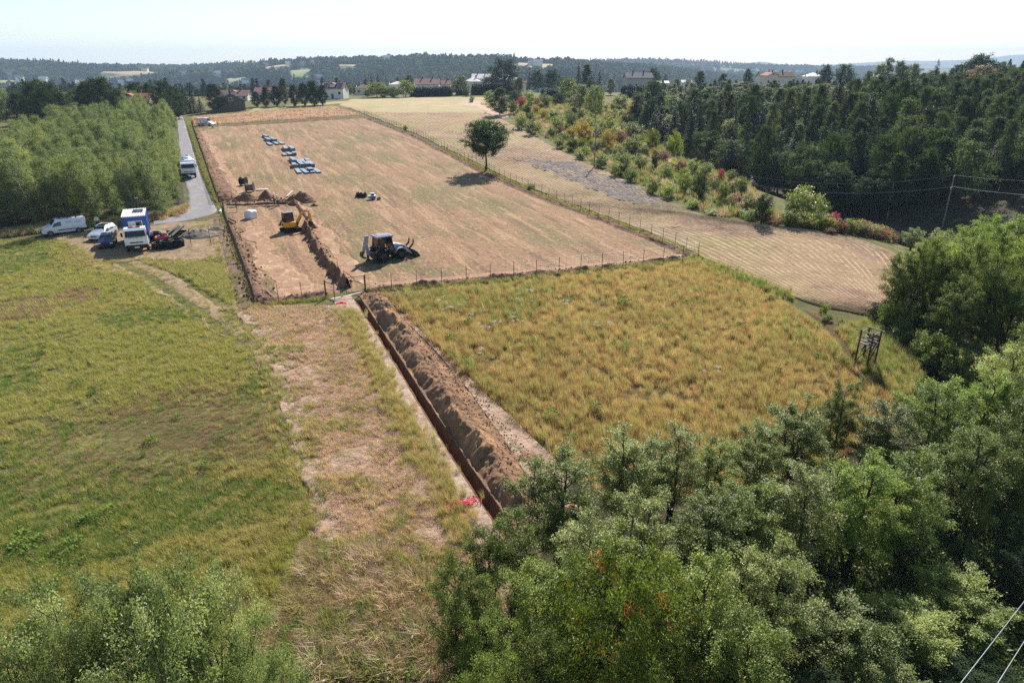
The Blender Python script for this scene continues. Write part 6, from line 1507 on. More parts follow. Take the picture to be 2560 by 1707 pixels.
FG = [  # crown top direction + distance, width, form, leaf colour
    ((-0.88, 20.50, 4.73), 2.8, 4, None, 'leaning slender alder at the trench end'), ((0.23, 21.50, 4.39), 3.0, 4, None, 'alder leaning over the end of the trench'),
    ((2.02, 24.00, 5.35), 4.6, 1, None, 'rounded alder just right of the spoil ridge end'), ((5.07, 26.50, 5.32), 4.4, 3, G_SILVER, 'silvery alder reaching up into the golden field'),
    ((7.66, 27.50, 4.74), 4.0, 0, G_SILVER, 'pale silvery tree top in front of the golden field'), ((9.70, 28.00, 3.86), 3.2, 2, None, 'narrow alder beside the silvery tree tops'),
    ((12.27, 29.00, 4.27), 4.0, 1, None, 'alder below the golden field middle'), ((14.89, 31.00, 4.79), 4.4, 3, None, 'tall alder with open crown below the golden field'),
    ((17.91, 33.00, 4.93), 3.0, 2, None, 'thin pointed alder top against the golden grass'), ((20.10, 32.00, 4.63), 4.4, 0, None, 'broad alder near the wooden stand'),
    ((23.65, 34.00, 5.61), 5.0, 1, G_ALDER2, 'bright green tree by the dark hollow'), ((27.25, 35.00, 6.43), 4.6, 3, G_ALDER2, 'bright green rounded tree at the right edge'),
    ((29.97, 37.00, 7.25), 5.0, 0, G_SILVER, 'silvery leaved tree at the right frame edge'), ((33.81, 40.00, 8.21), 5.0, 1, G_SILVER, 'tall silvery tree past the right frame edge'),
    ((0.86, 18.50, 4.68), 3.4, 4, None, 'alder with dark stems seen over the path'), ((2.83, 20.00, 5.23), 4.4, 0, G_SILVER, 'silvery alder in the front thicket'),
    ((4.95, 21.50, 5.16), 4.2, 1, G_SILVER, 'pale twiggy alder in the middle of the thicket'), ((7.55, 22.50, 4.81), 4.2, 2, None, 'green alder in the middle of the thicket'),
    ((9.55, 23.00, 5.24), 4.4, 3, None, 'alder under the two tall crowns'), ((12.23, 24.00, 5.24), 4.4, 0, G_SILVER, 'silver green alder in the thicket right half'),
    ((14.92, 24.50, 5.90), 4.6, 1, G_ALDER2, 'fresh green alder in the right thicket'), ((18.14, 26.00, 5.38), 4.8, 2, G_ALDER2, 'light green alder with spreading crown'),
    ((21.81, 28.00, 6.28), 5.0, 3, None, 'dark alder beside the hollow'), ((25.42, 30.00, 6.90), 5.0, 0, None, 'shaded alder at the right frame edge'),
    ((-1.81, 17.50, 5.45), 3.0, 0, None, 'small alder at the left end of the thicket'), ((-0.82, 16.50, 4.46), 2.8, 4, None, 'dark stemmed alder near the brown path'),
    ((6.41, 17.50, 5.82), 4.2, 0, None, 'alder close under the camera in the thicket'), ((8.91, 18.50, 5.61), 4.2, 1, G_SILVER, 'pale alder close under the camera'),
    ((11.37, 18.50, 3.54), 4.4, 3, None, 'dark alder in the shaded hollow'), ((14.58, 20.00, 2.70), 4.6, 2, None, 'shaded alder in the hollow'),
    ((18.34, 22.00, 2.93), 4.8, 1, None, 'alder crown below the overhead wires'), ((22.61, 24.00, 2.83), 4.8, 0, G_DARK, 'alder crown behind the overhead wires, shade in its leaf colour'),  # G_DARK puts the hollow's shade into the leaf colour
    ((6.76, 15.00, 5.47), 4.0, 2, None, 'near alder crown at the bottom frame edge'), ((9.65, 16.00, 2.84), 4.0, 3, G_DARK, 'near crown at the bottom frame edge, shade in its leaf colour'),
    ((12.73, 17.00, 2.19), 4.2, 0, None, 'deeply shaded crown near the bottom edge'), ((16.45, 18.50, 1.68), 4.4, 1, G_DARK, 'crown beside the bright wires, shade in its leaf colour'),
    ((-0.56, 14.40, 4.90), 2.4, 4, None, 'small near alder at the bottom middle'), ((0.79, 15.00, 5.28), 2.8, 4, None, 'near alder with bare lower stems'),
]
for (x, y, h), w, k, m, lab in FG:
    plant(ALDER[k], 'alder_tree', x, y, h, w, lab, 'tree', 'alders in the thicket in front', mat=m)
x, y, h = (3.46, 16.00, 6.78)
plant(CHERRY, 'cherry_tree', x, y, h, 5.2, 'wild cherry with long drooping leaves, some turning orange', 'tree')
for (x, y, h), w, k, lab in [((-10.76, 14.60, 7.45), 4.6, 0, 'tall grey green willow bush at the lower left'), ((-9.24, 15.00, 7.18), 4.2, 1, 'leafy willow bush right of the tallest one'), ((-7.91, 14.60, 7.03), 3.2, 1, 'thin willow with bare twigs on the meadow edge'),
                        ((-11.94, 13.80, 7.21), 4.0, 0, 'willow bush at the lower left frame edge'), ((-8.63, 12.40, 7.90), 3.6, 1, 'bright willow bush nearest the camera'), ((-6.30, 13.00, 6.32), 2.6, 0, 'low willow shoots beside the brown grass'), ((-13.24, 13.50, 7.01), 3.6, 1, 'willow bush cut by the left frame edge')]:
    plant(WILLOW[k], 'willow_bush', x, y, h, w, lab, 'bush', 'willow bushes at the lower left')

# thicket at the right, on the far side of the golden field
MT = [((32.73, 55.61, 6.57, 3.41), 4, None), ((33.94, 55.52, 7.37, 3.98), 1, None), ((35.27, 55.36, 8.16, 3.97), 0, None), ((36.31, 54.63, 8.48, 4.12), 3, None), ((36.88, 52.95, 9.26, 4.57), 1, None), ((33.70, 49.20, 6.92, 3.77), 2, None), ((37.04, 50.34, 8.93, 4.56), 0, None), ((38.56, 49.66, 9.06, 4.87), 3, None),
      ((41.69, 61.19, 8.67, 4.98), 0, G_ALDER2), ((45.24, 62.22, 9.94, 5.50), 1, G_ALDER2), ((48.15, 62.18, 10.65, 5.73), 3, G_ALDER2), ((39.60, 62.14, 7.22, 4.61), 2, G_SILVER), ((36.90, 61.84, 5.21, 3.33), 0, G_ALDER2), ((46.81, 57.70, 10.87, 5.57), 2, G_ALDER2), ((48.41, 70.47, 8.58, 5.67), 1, G_ALDER2), ((55.89, 74.78, 9.61, 6.27), 0, G_ALDER2),
      ((57.16, 70.53, 9.39, 5.72), 3, G_ALDER2), ((66.94, 86.05, 7.03, 6.27), 1, G_ALDER2), ((64.78, 91.47, 7.12, 6.03), 2, G_ALDER2), ((55.98, 87.38, 4.72, 4.60), 3, G_ALDER2), ((60.52, 101.53, 3.39, 3.97), 1, G_ALDER2), ((44.59, 52.00, 9.64, 5.10), 2, None), ((39.49, 48.05, 7.24, 4.41), 3, None), ((46.24, 72.78, 6.01, 4.36), 0, G_ALDER2), ((64.46, 86.55, 7.67, 6.31), 3, G_ALDER2)]
ML = ['leafy tree at the thicket corner just behind the wooden stand', 'tree right behind the first one at the thicket corner', 'tree in the middle of the thicket front, above dark bushes', 'many-stemmed tree in the middle of the thicket front', 'tall tree at the right half of the thicket front', 'lower tree standing foremost in the thicket', 'tall tree above the dark hollow', 'tree at the right end of the thicket front',
      'light green tree in the second row behind the thicket front', 'tall light green tree in the second row of the thicket', 'light green tree at the right of the second thicket row', 'silvery tree at the back left of the thicket', 'light green tree leaning to the hay field edge', 'tree cut by the right frame edge in the thicket', 'light green tree in the back row of the thicket', 'broad light green tree in the back row of the thicket',
      'light green tree past the right frame edge', 'rearmost light green tree near the leaning pole', 'light green tree top before the leaning pole', 'young light green tree at the far corner of the hay field', 'smallest young tree at the far corner of the hay field', 'dark tree past the right frame edge', 'low dark tree in the hollow by the right frame edge', 'light green tree between hay field and thicket', 'light green tree below the leaning pole']
for i, ((x, y, h, w), k, m) in enumerate(MT):
    plant(ALDER[k], 'alder_tree', x, y, h, w, ML[i], 'tree', 'trees of the thicket beside the hay field', mat=m)
for i, (x, y) in enumerate([(31.81, 54.21),(32.53, 53.76),(33.51, 53.45),(34.28, 52.77),(32.75, 51.37),(34.29, 50.83),(32.12, 48.31),(34.12, 48.40),(32.39, 46.65),(34.30, 46.93),(35.43, 46.77),(36.33, 46.54),(32.13, 51.94),(31.70, 48.82),(32.06, 55.85),(31.88, 46.96),(32.72, 45.19),(34.32, 57.15),(35.56, 57.19)]):
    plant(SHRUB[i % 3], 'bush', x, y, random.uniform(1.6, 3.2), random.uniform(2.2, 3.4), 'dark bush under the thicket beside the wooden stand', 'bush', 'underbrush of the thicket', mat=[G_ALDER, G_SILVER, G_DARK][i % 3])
# ---------------------------------------------------------------- young birch grove beside the road
grove = [(-49.68, 105.80), (-48.00, 100.02), (-47.92, 97.05), (-49.85, 92.30), (-55.46, 91.21), (-60.68, 92.06), (-61.91, 87.55), (-66.96, 83.61), (-73.69, 84.56), (-88.00, 102.67), (-86.13, 120.48), (-107.49, 163.74), (-133.04, 223.36), (-127.20, 247.49), (-119.36, 252.75), (-97.88, 208.45), (-73.63, 155.48), (-58.45, 123.17)]
pts = rand_in_poly(grove, 6000); sel = []
for p in pts:
    if all((p[0] - q[0]) ** 2 + (p[1] - q[1]) ** 2 > (3.4 + .012 * (p[1] - 90)) ** 2 for q in sel): sel.append(p)
sel = [p for p in sel if abs(p[0]) < .80 * p[1] + 8]
sel.sort(key=lambda p: p[0] ** 2 + p[1] ** 2); sel = sel[:298]
edge_lab = 'wind-bent birch at the front edge of the grove behind the parked vehicles'
road_lab = 'wind-bent birch along the gravel road side of the grove'
in_labs = ['wind-bent young birch close behind the front edge of the grove', 'wind-bent young birch in the middle of the grove', 'wind-bent young birch at the back of the grove', 'wind-bent young birch in the left part of the grove near the dark stand']
gfront = [(-48.37, 99.72), (-50.54, 93.09), (-60.68, 92.06), (-66.96, 83.61)]; groad = [(-109.14, 232.87), (-62.43, 132.00), (-49.68, 105.80)]
sa = np.array(sel); df, _ = dist_poly(sa[:, 0], sa[:, 1], gfront); dr, _ = dist_poly(sa[:, 0], sa[:, 1], groad)
for i, (x, y) in enumerate(sel):
    l, gp = (edge_lab, 'front edge birches of the grove') if df[i] < 4 else (road_lab, 'roadside birches of the grove') if dr[i] < 4 else (in_labs[3 if x < -.68 * y else 0 if df[i] < 18 else 1 if df[i] < 55 else 2],) * 2
    if df[i] < 4:
        l = 'wind-bent birch at the grove edge ' + ('left of the white van' if x < -60 else 'behind the white van' if x < -53 else 'between the white van and the blue cabin' if x < -47 else 'behind the blue cabin'); gp = l
    plant(BIRCHG[i % 4], 'birch_tree', x, y, random.uniform(6.6, 9.0) * (.86 if dr[i] < 5 else 1) + .006 * (y - 100), None, l, 'tree', gp, rz=random.uniform(-.5, .5))
# tall dark trees past the grove
for i in range(34):
    u = i / 33
    x = -168 + 52 * random.random() + 10 * u; y = 196 + 46 * u + random.uniform(-8, 8)
    plant(BROAD[i % 3] if i % 3 else BIRCHF[i % 3], 'dark_tree', x, y, random.uniform(11, 15.5) - 3.0 * u, random.uniform(6.5, 9), 'tall dark tree in the stand left of the birch grove', 'tree', 'dark stand behind the grove', mat=G_DARK if i % 5 else G_FOREST)
for i in range(18):
    x = -192 + i * 4.2 + random.uniform(-2, 2); y = 252 + random.uniform(-8, 16)
    plant(BROAD[i % 3], 'dark_tree', x, y, random.uniform(7, 9.5), random.uniform(6, 8), 'rounded tree in the row behind the red tiled house', 'tree', 'row behind the red tiled house', mat=[G_BIRCH, G_DARK, G_FOREST][i % 3])
for (x, y, h, w), k, nm, lab, m in [
    ((-118.98, 262.40, 9.88, 5.41), 0, 'spruce_tree', 'dark spruce at the end of the gravel road', G_SPRUCE), ((-117.43, 265.49, 9.02, 5.47), 1, 'spruce_tree', 'second dark spruce beside the road end', G_SPRUCE), ((-116.15, 268.61, 5.54, 4.23), 0, 'spruce_tree', 'small dark spruce in front of the taller pair', G_SPRUCE),
    ((-110.17, 267.51, 10.06, 8.75), 0, 'birch_tree', 'bushy weeping birch beside the dark green gabled house', G_DARK), ((-101.87, 287.82, 5.92, 5.22), 1, 'pine_tree', 'dark conifer at the left end of the row', G_DARK), ((-98.64, 289.62, 7.35, 5.60), 0, 'pine_tree', 'second dark conifer of the row', G_DARK),
    ((-94.30, 289.19, 7.87, 5.94), 1, 'pine_tree', 'third dark conifer of the row', G_DARK), ((-91.56, 291.09, 10.91, 4.92), 0, 'birch_tree', 'slim taller tree rising from the conifer row', G_FOREST), ((-87.33, 290.46, 8.08, 5.96), 0, 'pine_tree', 'fourth dark conifer of the row', G_DARK), ((-83.89, 291.99, 8.82, 6.70), 1, 'pine_tree', 'fifth broad dark conifer of the row', G_DARK),
    ((-79.71, 290.88, 9.49, 7.73), 0, 'pine_tree', 'largest dark conifer near the solar panel house', G_DARK), ((-76.50, 292.10, 7.76, 5.29), 1, 'pine_tree', 'last dark conifer of the row', G_DARK)]:
    plant((SPRUCE if nm == 'spruce_tree' else PINE if nm == 'pine_tree' else BIRCHF)[k], nm, x, y, h, w, lab, 'tree', 'trees at the far end of the site', mat=m)
for (x, y, h), w, nm, k, lab, m in [
    ((-80.31, 400.00, 10.33), 4.6, 'spruce_tree', 0, 'first of the three dark spruces by the maroon hip roof', None), ((-76.97, 400.00, 10.51), 4.2, 'spruce_tree', 1, 'middle one of the three dark spruces', None), ((-73.39, 400.00, 10.69), 5.2, 'spruce_tree', 0, 'tallest of the three dark spruces', None), ((-82.85, 395.00, 7.20), 3.4, 'spruce_tree', 1, 'smallest dark spruce left of the three', None),
    ((-4.09, 385.00, 16.07), 17.5, 'oak_tree', 1, 'huge round oak rising above the pale roofs', G_DARK), ((-24.70, 352.00, 8.25), 8, 'orchard_tree', 0, 'reddish brown orchard tree by the hedge gap', G_OLIVE), ((-11.95, 372.00, 7.56), 9.5, 'garden_tree', 2, 'round green garden tree between the pale roofs', G_FOREST),
    ((-53.26, 380.00, 9.90), 7, 'birch_tree', 0, 'thin pale birch behind the round bushes', G_FOREST2), ((9.36, 395.00, 11.65), 4, 'spruce_tree', 0, 'narrow dark spruce right of the pale hip roof', None), ((13.88, 390.00, 10.64), 8, 'garden_tree', 0, 'dark round tree right of the narrow spruce', G_DARK),
    ((21.00, 385.00, 10.95), 9.5, 'garden_tree', 1, 'broad dark tree over the hedge', G_DARK), ((2.83, 340.00, 8.27), 7, 'birch_tree', 1, 'grey green birch before the clipped hedge', G_FOREST2), ((24.36, 325.00, 8.23), 9.5, 'garden_tree', 2, 'rounded mid green tree at the field end', G_FOREST),
    ((32.72, 360.00, 14.82), 5.5, 'spruce_tree', 1, 'tall spruce beside the leaning birch', None), ((35.23, 335.00, 13.80), 7.5, 'birch_tree', 2, 'tall leaning birch on the plateau edge', G_FOREST), ((39.50, 330.00, 11.32), 6, 'spruce_tree', 0, 'dark spruce right of the leaning birch', None),
    ((46.14, 340.00, 7.47), 6, 'birch_tree', 0, 'pale grey birch before the modern house', G_ASPEN), ((73.88, 385.00, 11.82), 8, 'garden_tree', 0, 'dark tree behind the grey modern house', G_DARK), ((80.85, 385.00, 10.30), 6, 'spruce_tree', 1, 'spruce right of the grey modern house', None),
    ((85.29, 330.00, 10.92), 7, 'birch_tree', 1, 'tall birch where the wood begins', G_FOREST), ((94.81, 330.00, 9.85), 6.5, 'birch_tree', 2, 'birch in the wood top row', G_FOREST), ((122.49, 380.00, 11.34), 6, 'garden_tree', 1, 'round dark tree left of the brown roof', G_DARK),
    ((141.32, 330.00, 12.74), 7, 'garden_tree', 1, 'round tree right of the pale skyline roof', G_DARK), ((144.93, 320.00, 13.17), 9, 'garden_tree', 0, 'broad round tree on the right skyline', G_DARK), ((173.57, 300.00, 12.04), 6, 'spruce_tree', 0, 'spruce on the right skyline past the poplars', None),
    ((168.71, 265.00, 12.38), 14, 'garden_tree', 1, 'big dark dome tree on the right skyline', G_DARK), ((150.96, 235.00, 10.85), 11, 'garden_tree', 2, 'thin brownish crown before the big dark dome', G_BROWN), ((175.32, 255.00, 5.97), 9, 'garden_tree', 0, 'tree at the right frame edge skyline', G_FOREST), ((170.35, 280.00, 9.29), 8, 'garden_tree', 2, 'dark tree between spruce and dome', G_DARK),
    ((158.61, 290.00, 10.65), 8, 'garden_tree', 1, 'dark tree right of the poplars', G_DARK), ((151.53, 310.00, 10.20), 6, 'garden_tree', 0, 'small tree left of the poplars', G_FOREST2)]:
    pr = {'spruce_tree': SPRUCE, 'birch_tree': BIRCHF}.get(nm, BROAD)
    plant(pr[k % len(pr)], nm, x, y, h, w, lab, 'tree', 'trees among the far houses', mat=m)
for i, (u, v) in enumerate([(0, 0), (3.2, .7), (6.2, -.4), (9, .8), (11.8, 0)]):
    x, y, h = (122.75, 245.00, 16.68)
    plant(ASPEN[i % 2], 'poplar_tree', x + u, y + v * 2, h * (.93 + .09 * math.sin(i * 1.4)), 4.6, 'tall silvery poplar of the close group on the right skyline', 'tree', 'silver poplars on the skyline', mat=G_ASPEN)

# clipped thuja hedges: a row of pointed shrubs each
THUJA = grow_spruce('thuja', 121, 4.0, .8, 24, 2200, BARK_D, G_THUJA, .3, .0)
def hedge(a, b, n, h, lab):
    t = thing('hedge', lab, 'hedge', a[0], a[1], 0, 'hedges of the far gardens')
    for i in range(n):
        u = i / max(1, n - 1); x = a[0] + (b[0] - a[0]) * u; y = a[1] + (b[1] - a[1]) * u
        c = link('thuja', THUJA['crown'], t); c.location = (x - a[0], y - a[1], Hz(x, y) - Hz(*a) - .1); s = h / 4.0 * random.uniform(.93, 1.07)
        c.scale = (1.15 * abs(b[0] - a[0]) / n / 1.3 + .45, 1.5, s); c.rotation_euler = (0, 0, random.uniform(0, 6))
hedge((-46.56, 336.86), (-28.22, 335.60), 26, 4.6, 'dark clipped hedge below the maroon gabled house')
hedge((-18.44, 341.25), (1.26, 349.87), 24, 5.4, 'tall dark pointed hedge before the pale hip roof')
hedge((-25.67, 339.22), (-21.64, 339.96), 5, 3.0, 'short dark hedge piece by the orchard tree')
a_, b_ = (13.65, 330.00, 1.85), (26.89, 330.00, 2.11); hedge((a_[0], a_[1]), (b_[0], b_[1]), 16, 3.4, 'low dark hedge behind the olive bushes')
a_, b_ = (52.27, 345.00, 5.45), (66.68, 345.00, 5.45); hedge((a_[0], a_[1]), (b_[0], b_[1]), 18, 4.6, 'long trimmed hedge before the grey modern house')
a_, b_ = (51.29, 325.00, 4.44), (62.98, 325.00, 4.02); hedge((a_[0], a_[1]), (b_[0], b_[1]), 14, 3.4, 'lower second hedge before the grey modern house')

# ---------------------------------------------------------------- shrubs of the slope
SH = [  # place+size, colour, form
 ((-4.00, 235.46, 8.87, 7.71),'conic'), ((0.58, 238.53, 4.64, 4.63),'olive'), ((3.45, 258.98, 4.39, 3.45),'red'), ((5.21, 225.57, 4.95, 3.02),'dark'), ((2.55, 198.40, 3.65, 4.36),'green'), ((5.37, 186.31, 3.90, 4.57),'green'), ((12.86, 196.55, 3.38, 3.36),'green'),
 ((17.45, 170.73, 5.28, 5.47),'yellow'), ((11.02, 162.36, 2.42, 3.01),'olive'), ((14.36, 147.34, 1.84, 2.56),'green'), ((21.79, 161.09, 4.60, 4.38),'yellow'), ((32.44, 189.30, 4.44, 6.05),'olive'), ((27.45, 157.26, 4.11, 5.45),'lime'), ((33.90, 170.41, 5.08, 4.21),'lime'),
 ((45.06, 203.31, 7.80, 6.76),'limetree'), ((37.97, 164.55, 5.96, 4.49),'lime'), ((47.17, 184.69, 6.22, 5.72),'lime'), ((31.85, 147.61, 2.40, 2.94),'rust'), ((49.56, 161.18, 4.28, 4.64),'rust'), ((38.51, 128.04, 2.27, 1.77),'red'), ((27.47, 134.92, 3.74, 1.85),'dark'), ((57.42, 186.75, 9.32, 7.18),'limetree'),
 ((60.31, 218.70, 8.05, 6.42),'dark'), ((54.70, 247.98, 7.55, 6.93),'green'), ((22.30, 141.02, 2.66, 3.51),'green'), ((17.51, 137.65, 2.42, 2.92),'green'), ((19.19, 128.76, 2.61, 2.90),'grey'), ((21.04, 123.14, 2.66, 2.94),'green'), ((22.89, 112.43, 2.45, 2.56),'green'), ((24.94, 109.35, 2.39, 2.49),'grey'),
 ((28.49, 113.56, 3.20, 3.01),'green'), ((29.42, 107.57, 4.29, 3.14),'olivedark'), ((32.59, 105.72, 3.41, 2.28),'olive'), ((27.02, 101.92, 1.45, 2.08),'green'), ((33.92, 92.21, 4.36, 2.85),'dark'), ((41.37, 96.78, 4.93, 5.22),'grey'), ((39.03, 95.61, 3.50, 2.45),'grey'), ((45.07, 99.76, 3.00, 2.82),'green'), ((28.68, 97.47, 0.89, 2.12),'green'), ((32.67, 97.83, 1.02, 2.13),'grey'), ((33.54, 94.73, 1.61, 2.19),'grey'),
 ((48.41, 101.92, 1.87, 1.57),'pink'), ((-9.54, 304.80, 3.67, 5.87),'lime'), ((0.86, 286.54, 4.84, 7.60),'dark'), ((7.14, 296.29, 4.29, 5.35),'grey'), ((12.07, 266.34, 5.16, 5.47),'olive'), ((18.72, 282.06, 4.43, 6.13),'dark'), ((23.69, 250.66, 9.13, 8.20),'olive'), ((26.39, 226.96, 10.52, 6.35),'green'), ((23.68, 300.11, 9.05, 6.87),'green'),
 ((41.57, 278.25, 5.73, 7.07),'lime'), ((41.70, 245.65, 6.29, 6.28),'yellow'), ((52.94, 269.92, 10.80, 8.50),'dark'), ((50.72, 233.48, 5.71, 4.84),'olive'), ((27.99, 204.37, 3.76, 4.00),'grey'), ((10.06, 223.57, 3.00, 3.53),'yellow'), ((8.22, 242.10, 2.94, 2.94),'yellow'), ((17.73, 217.30, 3.45, 3.97),'olive'), ((26.64, 173.78, 3.22, 3.64),'rust'), ((41.84, 225.09, 4.69, 4.95),'olive'),
 ((34.55, 133.37, 2.86, 3.00),'green'), ((31.95, 133.07, 2.52, 2.50),'rust'), ((35.91, 128.98, 2.94, 3.07),'grey'), ((33.71, 115.03, 2.50, 2.32),'green'), ((32.40, 118.48, 2.12, 2.09),'rust'), ((24.88, 135.58, 2.73, 2.88),'olive'), ((28.04, 126.30, 2.72, 2.85),'grey'), ((30.79, 124.47, 2.37, 2.50),'lime'), ((38.76, 117.12, 2.55, 2.66),'olive'), ((34.37, 105.14, 1.77, 2.67),'rust'), ((35.87, 102.49, 1.86, 2.61),'olive'), ((40.74, 128.60, 2.45, 2.43),'grey'),
 ((35.88, 91.55, 1.20, 1.53),'rust'), ((37.18, 91.35, 1.56, 1.76),'lime'), ((38.66, 91.04, 1.44, 1.76),'lime'), ((40.32, 91.17, 1.56, 2.00),'lime'), ((42.05, 91.28, 1.92, 2.12),'lime'), ((44.92, 92.26, 1.58, 2.03),'rust'), ((47.08, 93.53, 1.36, 2.06),'lime'), ((50.48, 96.44, 1.53, 2.37),'rust'), ((56.54, 103.98, 1.79, 2.56),'rust'), ((61.53, 109.14, 1.74, 2.55),'rust'), ((63.23, 108.23, 1.87, 2.81),'olive'), ((42.15, 89.45, 0.94, 1.50),'rust'),
 ((51.02, 176.57, 4.43, 4.40),'lime'), ((43.68, 165.41, 3.53, 3.71),'olive'), ((53.49, 224.91, 6.07, 6.05),'olive'), ((51.82, 205.80, 6.62, 5.83),'lime'), ((44.70, 216.98, 4.54, 4.79),'grey'), ((36.99, 229.67, 4.21, 4.76),'dark'), ((21.09, 198.20, 3.40, 3.88),'grey'), ((9.97, 182.64, 2.48, 3.14),'olive'), ((14.81, 180.03, 2.89, 3.32),'yellow'), ((22.50, 179.60, 2.88, 3.31),'olive'), ((18.37, 157.20, 2.35, 2.72),'olive'), ((22.80, 150.66, 2.45, 2.99),'olive'),
 ((-63.14, 338.86, 6.52, 11.00),'lime'), ((-54.81, 336.53, 4.86, 7.28),'olive'), ((-49.26, 334.53, 7.24, 7.64),'green'), ((-69.65, 350.24, 3.37, 4.63),'olive'), ((-82.92, 367.19, 5.74, 5.29),'olive'), ((-59.29, 337.85, 5.28, 6.09),'lime'), ((-20.96, 329.10, 3.56, 3.95),'dark'), ((-16.16, 288.25, 2.78, 2.43),'green'), ((-29.14, 195.21, 1.68, 1.43),'green'), ((3.23, 116.42, 1.19, 1.91),'green'), ((27.50, 56.95, 1.05, 1.00),'limegold'), ((27.06, 55.02, 0.87, 1.12),'grey'), ((27.93, 54.41, 0.86, 1.19),'grey')]
CM = dict(conic=(G_FOREST, 'green cone-shaped young tree'), olive=(G_OLIVE, 'olive green bush'), red=(G_RED, 'red-leaved bush'), dark=(G_DARK, 'dark green bush'), green=(G_ALDER, 'rounded green bush'), yellow=(G_YEL, 'yellow-orange bush'),
          lime=(G_LIME, 'yellow-green bush'), limetree=(G_LIME, 'tall yellow-green young tree'), rust=(G_RUST, 'rusty pink bush'), grey=(G_SILVER, 'grey-green bush'), olivedark=(G_FOREST, 'tall olive bush'), pink=(G_PINK, 'bright pink bush'), limegold=(G_LIME, 'yellow-green tuft bush'))
def where(x, y):
    if y > 225: return 'near the far end of the hay field'
    if y > 165: return 'on the upper slope above the ravine'
    if x < 24 and y > 118: return 'by the ploughed strip and wooden pole'
    if y > 112: return 'on the slope beside the ploughed strip'
    if y > 86: return 'along the lower edge of the hay field'
    return 'beside the wooden stand and hay field'
for i, ((x, y, h, w), c) in enumerate(SH):
    m, lab = CM[c]
    pr = BIRCHF[i % 3] if c == 'conic' else BROAD[i % 3] if (c in ('limetree',) or h > 6) else SHRUB[i % 3]
    lab = ('small ' if h < 1.9 else 'large ' if h > 4.5 else '') + lab
    plant(pr, 'young_tree' if c in ('conic', 'limetree') else 'bush', x, y, h, w * 1.05, lab + ' ' + where(x, y), 'tree' if c in ('conic', 'limetree') else 'bush', CM[c][1] + ' group ' + where(x, y), mat=m, sink=.1)
for i, (x, y) in enumerate(resample(np.array([(35.47, 91.22), (38.54, 90.75), (41.90, 90.94), (45.55, 92.28), (49.45, 94.43), (60.40, 107.06), (62.77, 106.12)]), 22)):
    c = ['rust', 'lime', 'olive', 'rust', 'yellow', 'grey'][i % 6]; m, lab = CM[c]; h = random.uniform(1.3, 2.4)
    plant(SHRUB[i % 3], 'bush', x + random.uniform(-1, 1), y + random.uniform(0, 2.5), h, h * 1.5, lab + ' in the autumn hedge at the lower edge of the hay field', 'bush', CM[c][1] + ' of the autumn hedge', mat=m, sink=.1)
# smaller bushes between them
slope = [(-12.89, 281.10), (3.09, 211.38), (11.71, 166.63), (15.14, 144.16), (21.33, 123.96), (23.54, 111.38), (27.59, 99.07), (32.86, 94.12), (37.71, 94.07), (39.86, 107.32), (51.89, 161.00), (52.25, 199.71), (54.33, 231.94), (54.24, 276.91), (29.15, 314.68), (-4.86, 310.59)]
q = rand_in_poly(slope, 140)
for i, (x, y) in enumerate(q):
    c = random.choice(['olive', 'olive', 'lime', 'grey', 'grey', 'green', 'rust', 'olivedark', 'dark', 'green', 'green', 'yellow'])
    h = random.uniform(1.0, 2.8); m, lab = CM[c]
    plant(SHRUB[i % 3], 'bush', x, y, h, h * random.uniform(.9, 1.5), ('small ' if h < 1.9 else '') + lab + ' ' + where(x, y), 'bush', CM[c][1] + ' group ' + where(x, y), mat=m, sink=.1)

# ---------------------------------------------------------------- the wood in the ravine and on its far bank
wood = [(63, 126), (54, 140), (45, 168), (40, 205), (42, 250), (58, 318), (120, 340), (255, 330), (215, 200), (158, 128), (138, 102), (118, 104), (98, 113), (80, 122)]
pts = rand_in_poly(wood, 9000); sel = []
cell = {}
for p in pts:
    d = 3.5 + .012 * max(0, p[1] - 115); key = (int(p[0] // 7), int(p[1] // 7)); ok = True
    for a in (-1, 0, 1):
        for b in (-1, 0, 1):
            for qx, qy in cell.get((key[0] + a, key[1] + b), ()):
                if (p[0] - qx) ** 2 + (p[1] - qy) ** 2 < d * d: ok = False
    if ok: cell.setdefault(key, []).append((p[0], p[1])); sel.append((p[0], p[1]))
sel = [p for p in sel if p[0] < .82 * p[1] + 14]
sel.sort(key=lambda p: math.hypot(p[0], p[1]))
cnt = {}; rest = []
wn_ = vnoise(np.array([p[0] for p in sel]) * .03, np.array([p[1] for p in sel]) * .03, 77)
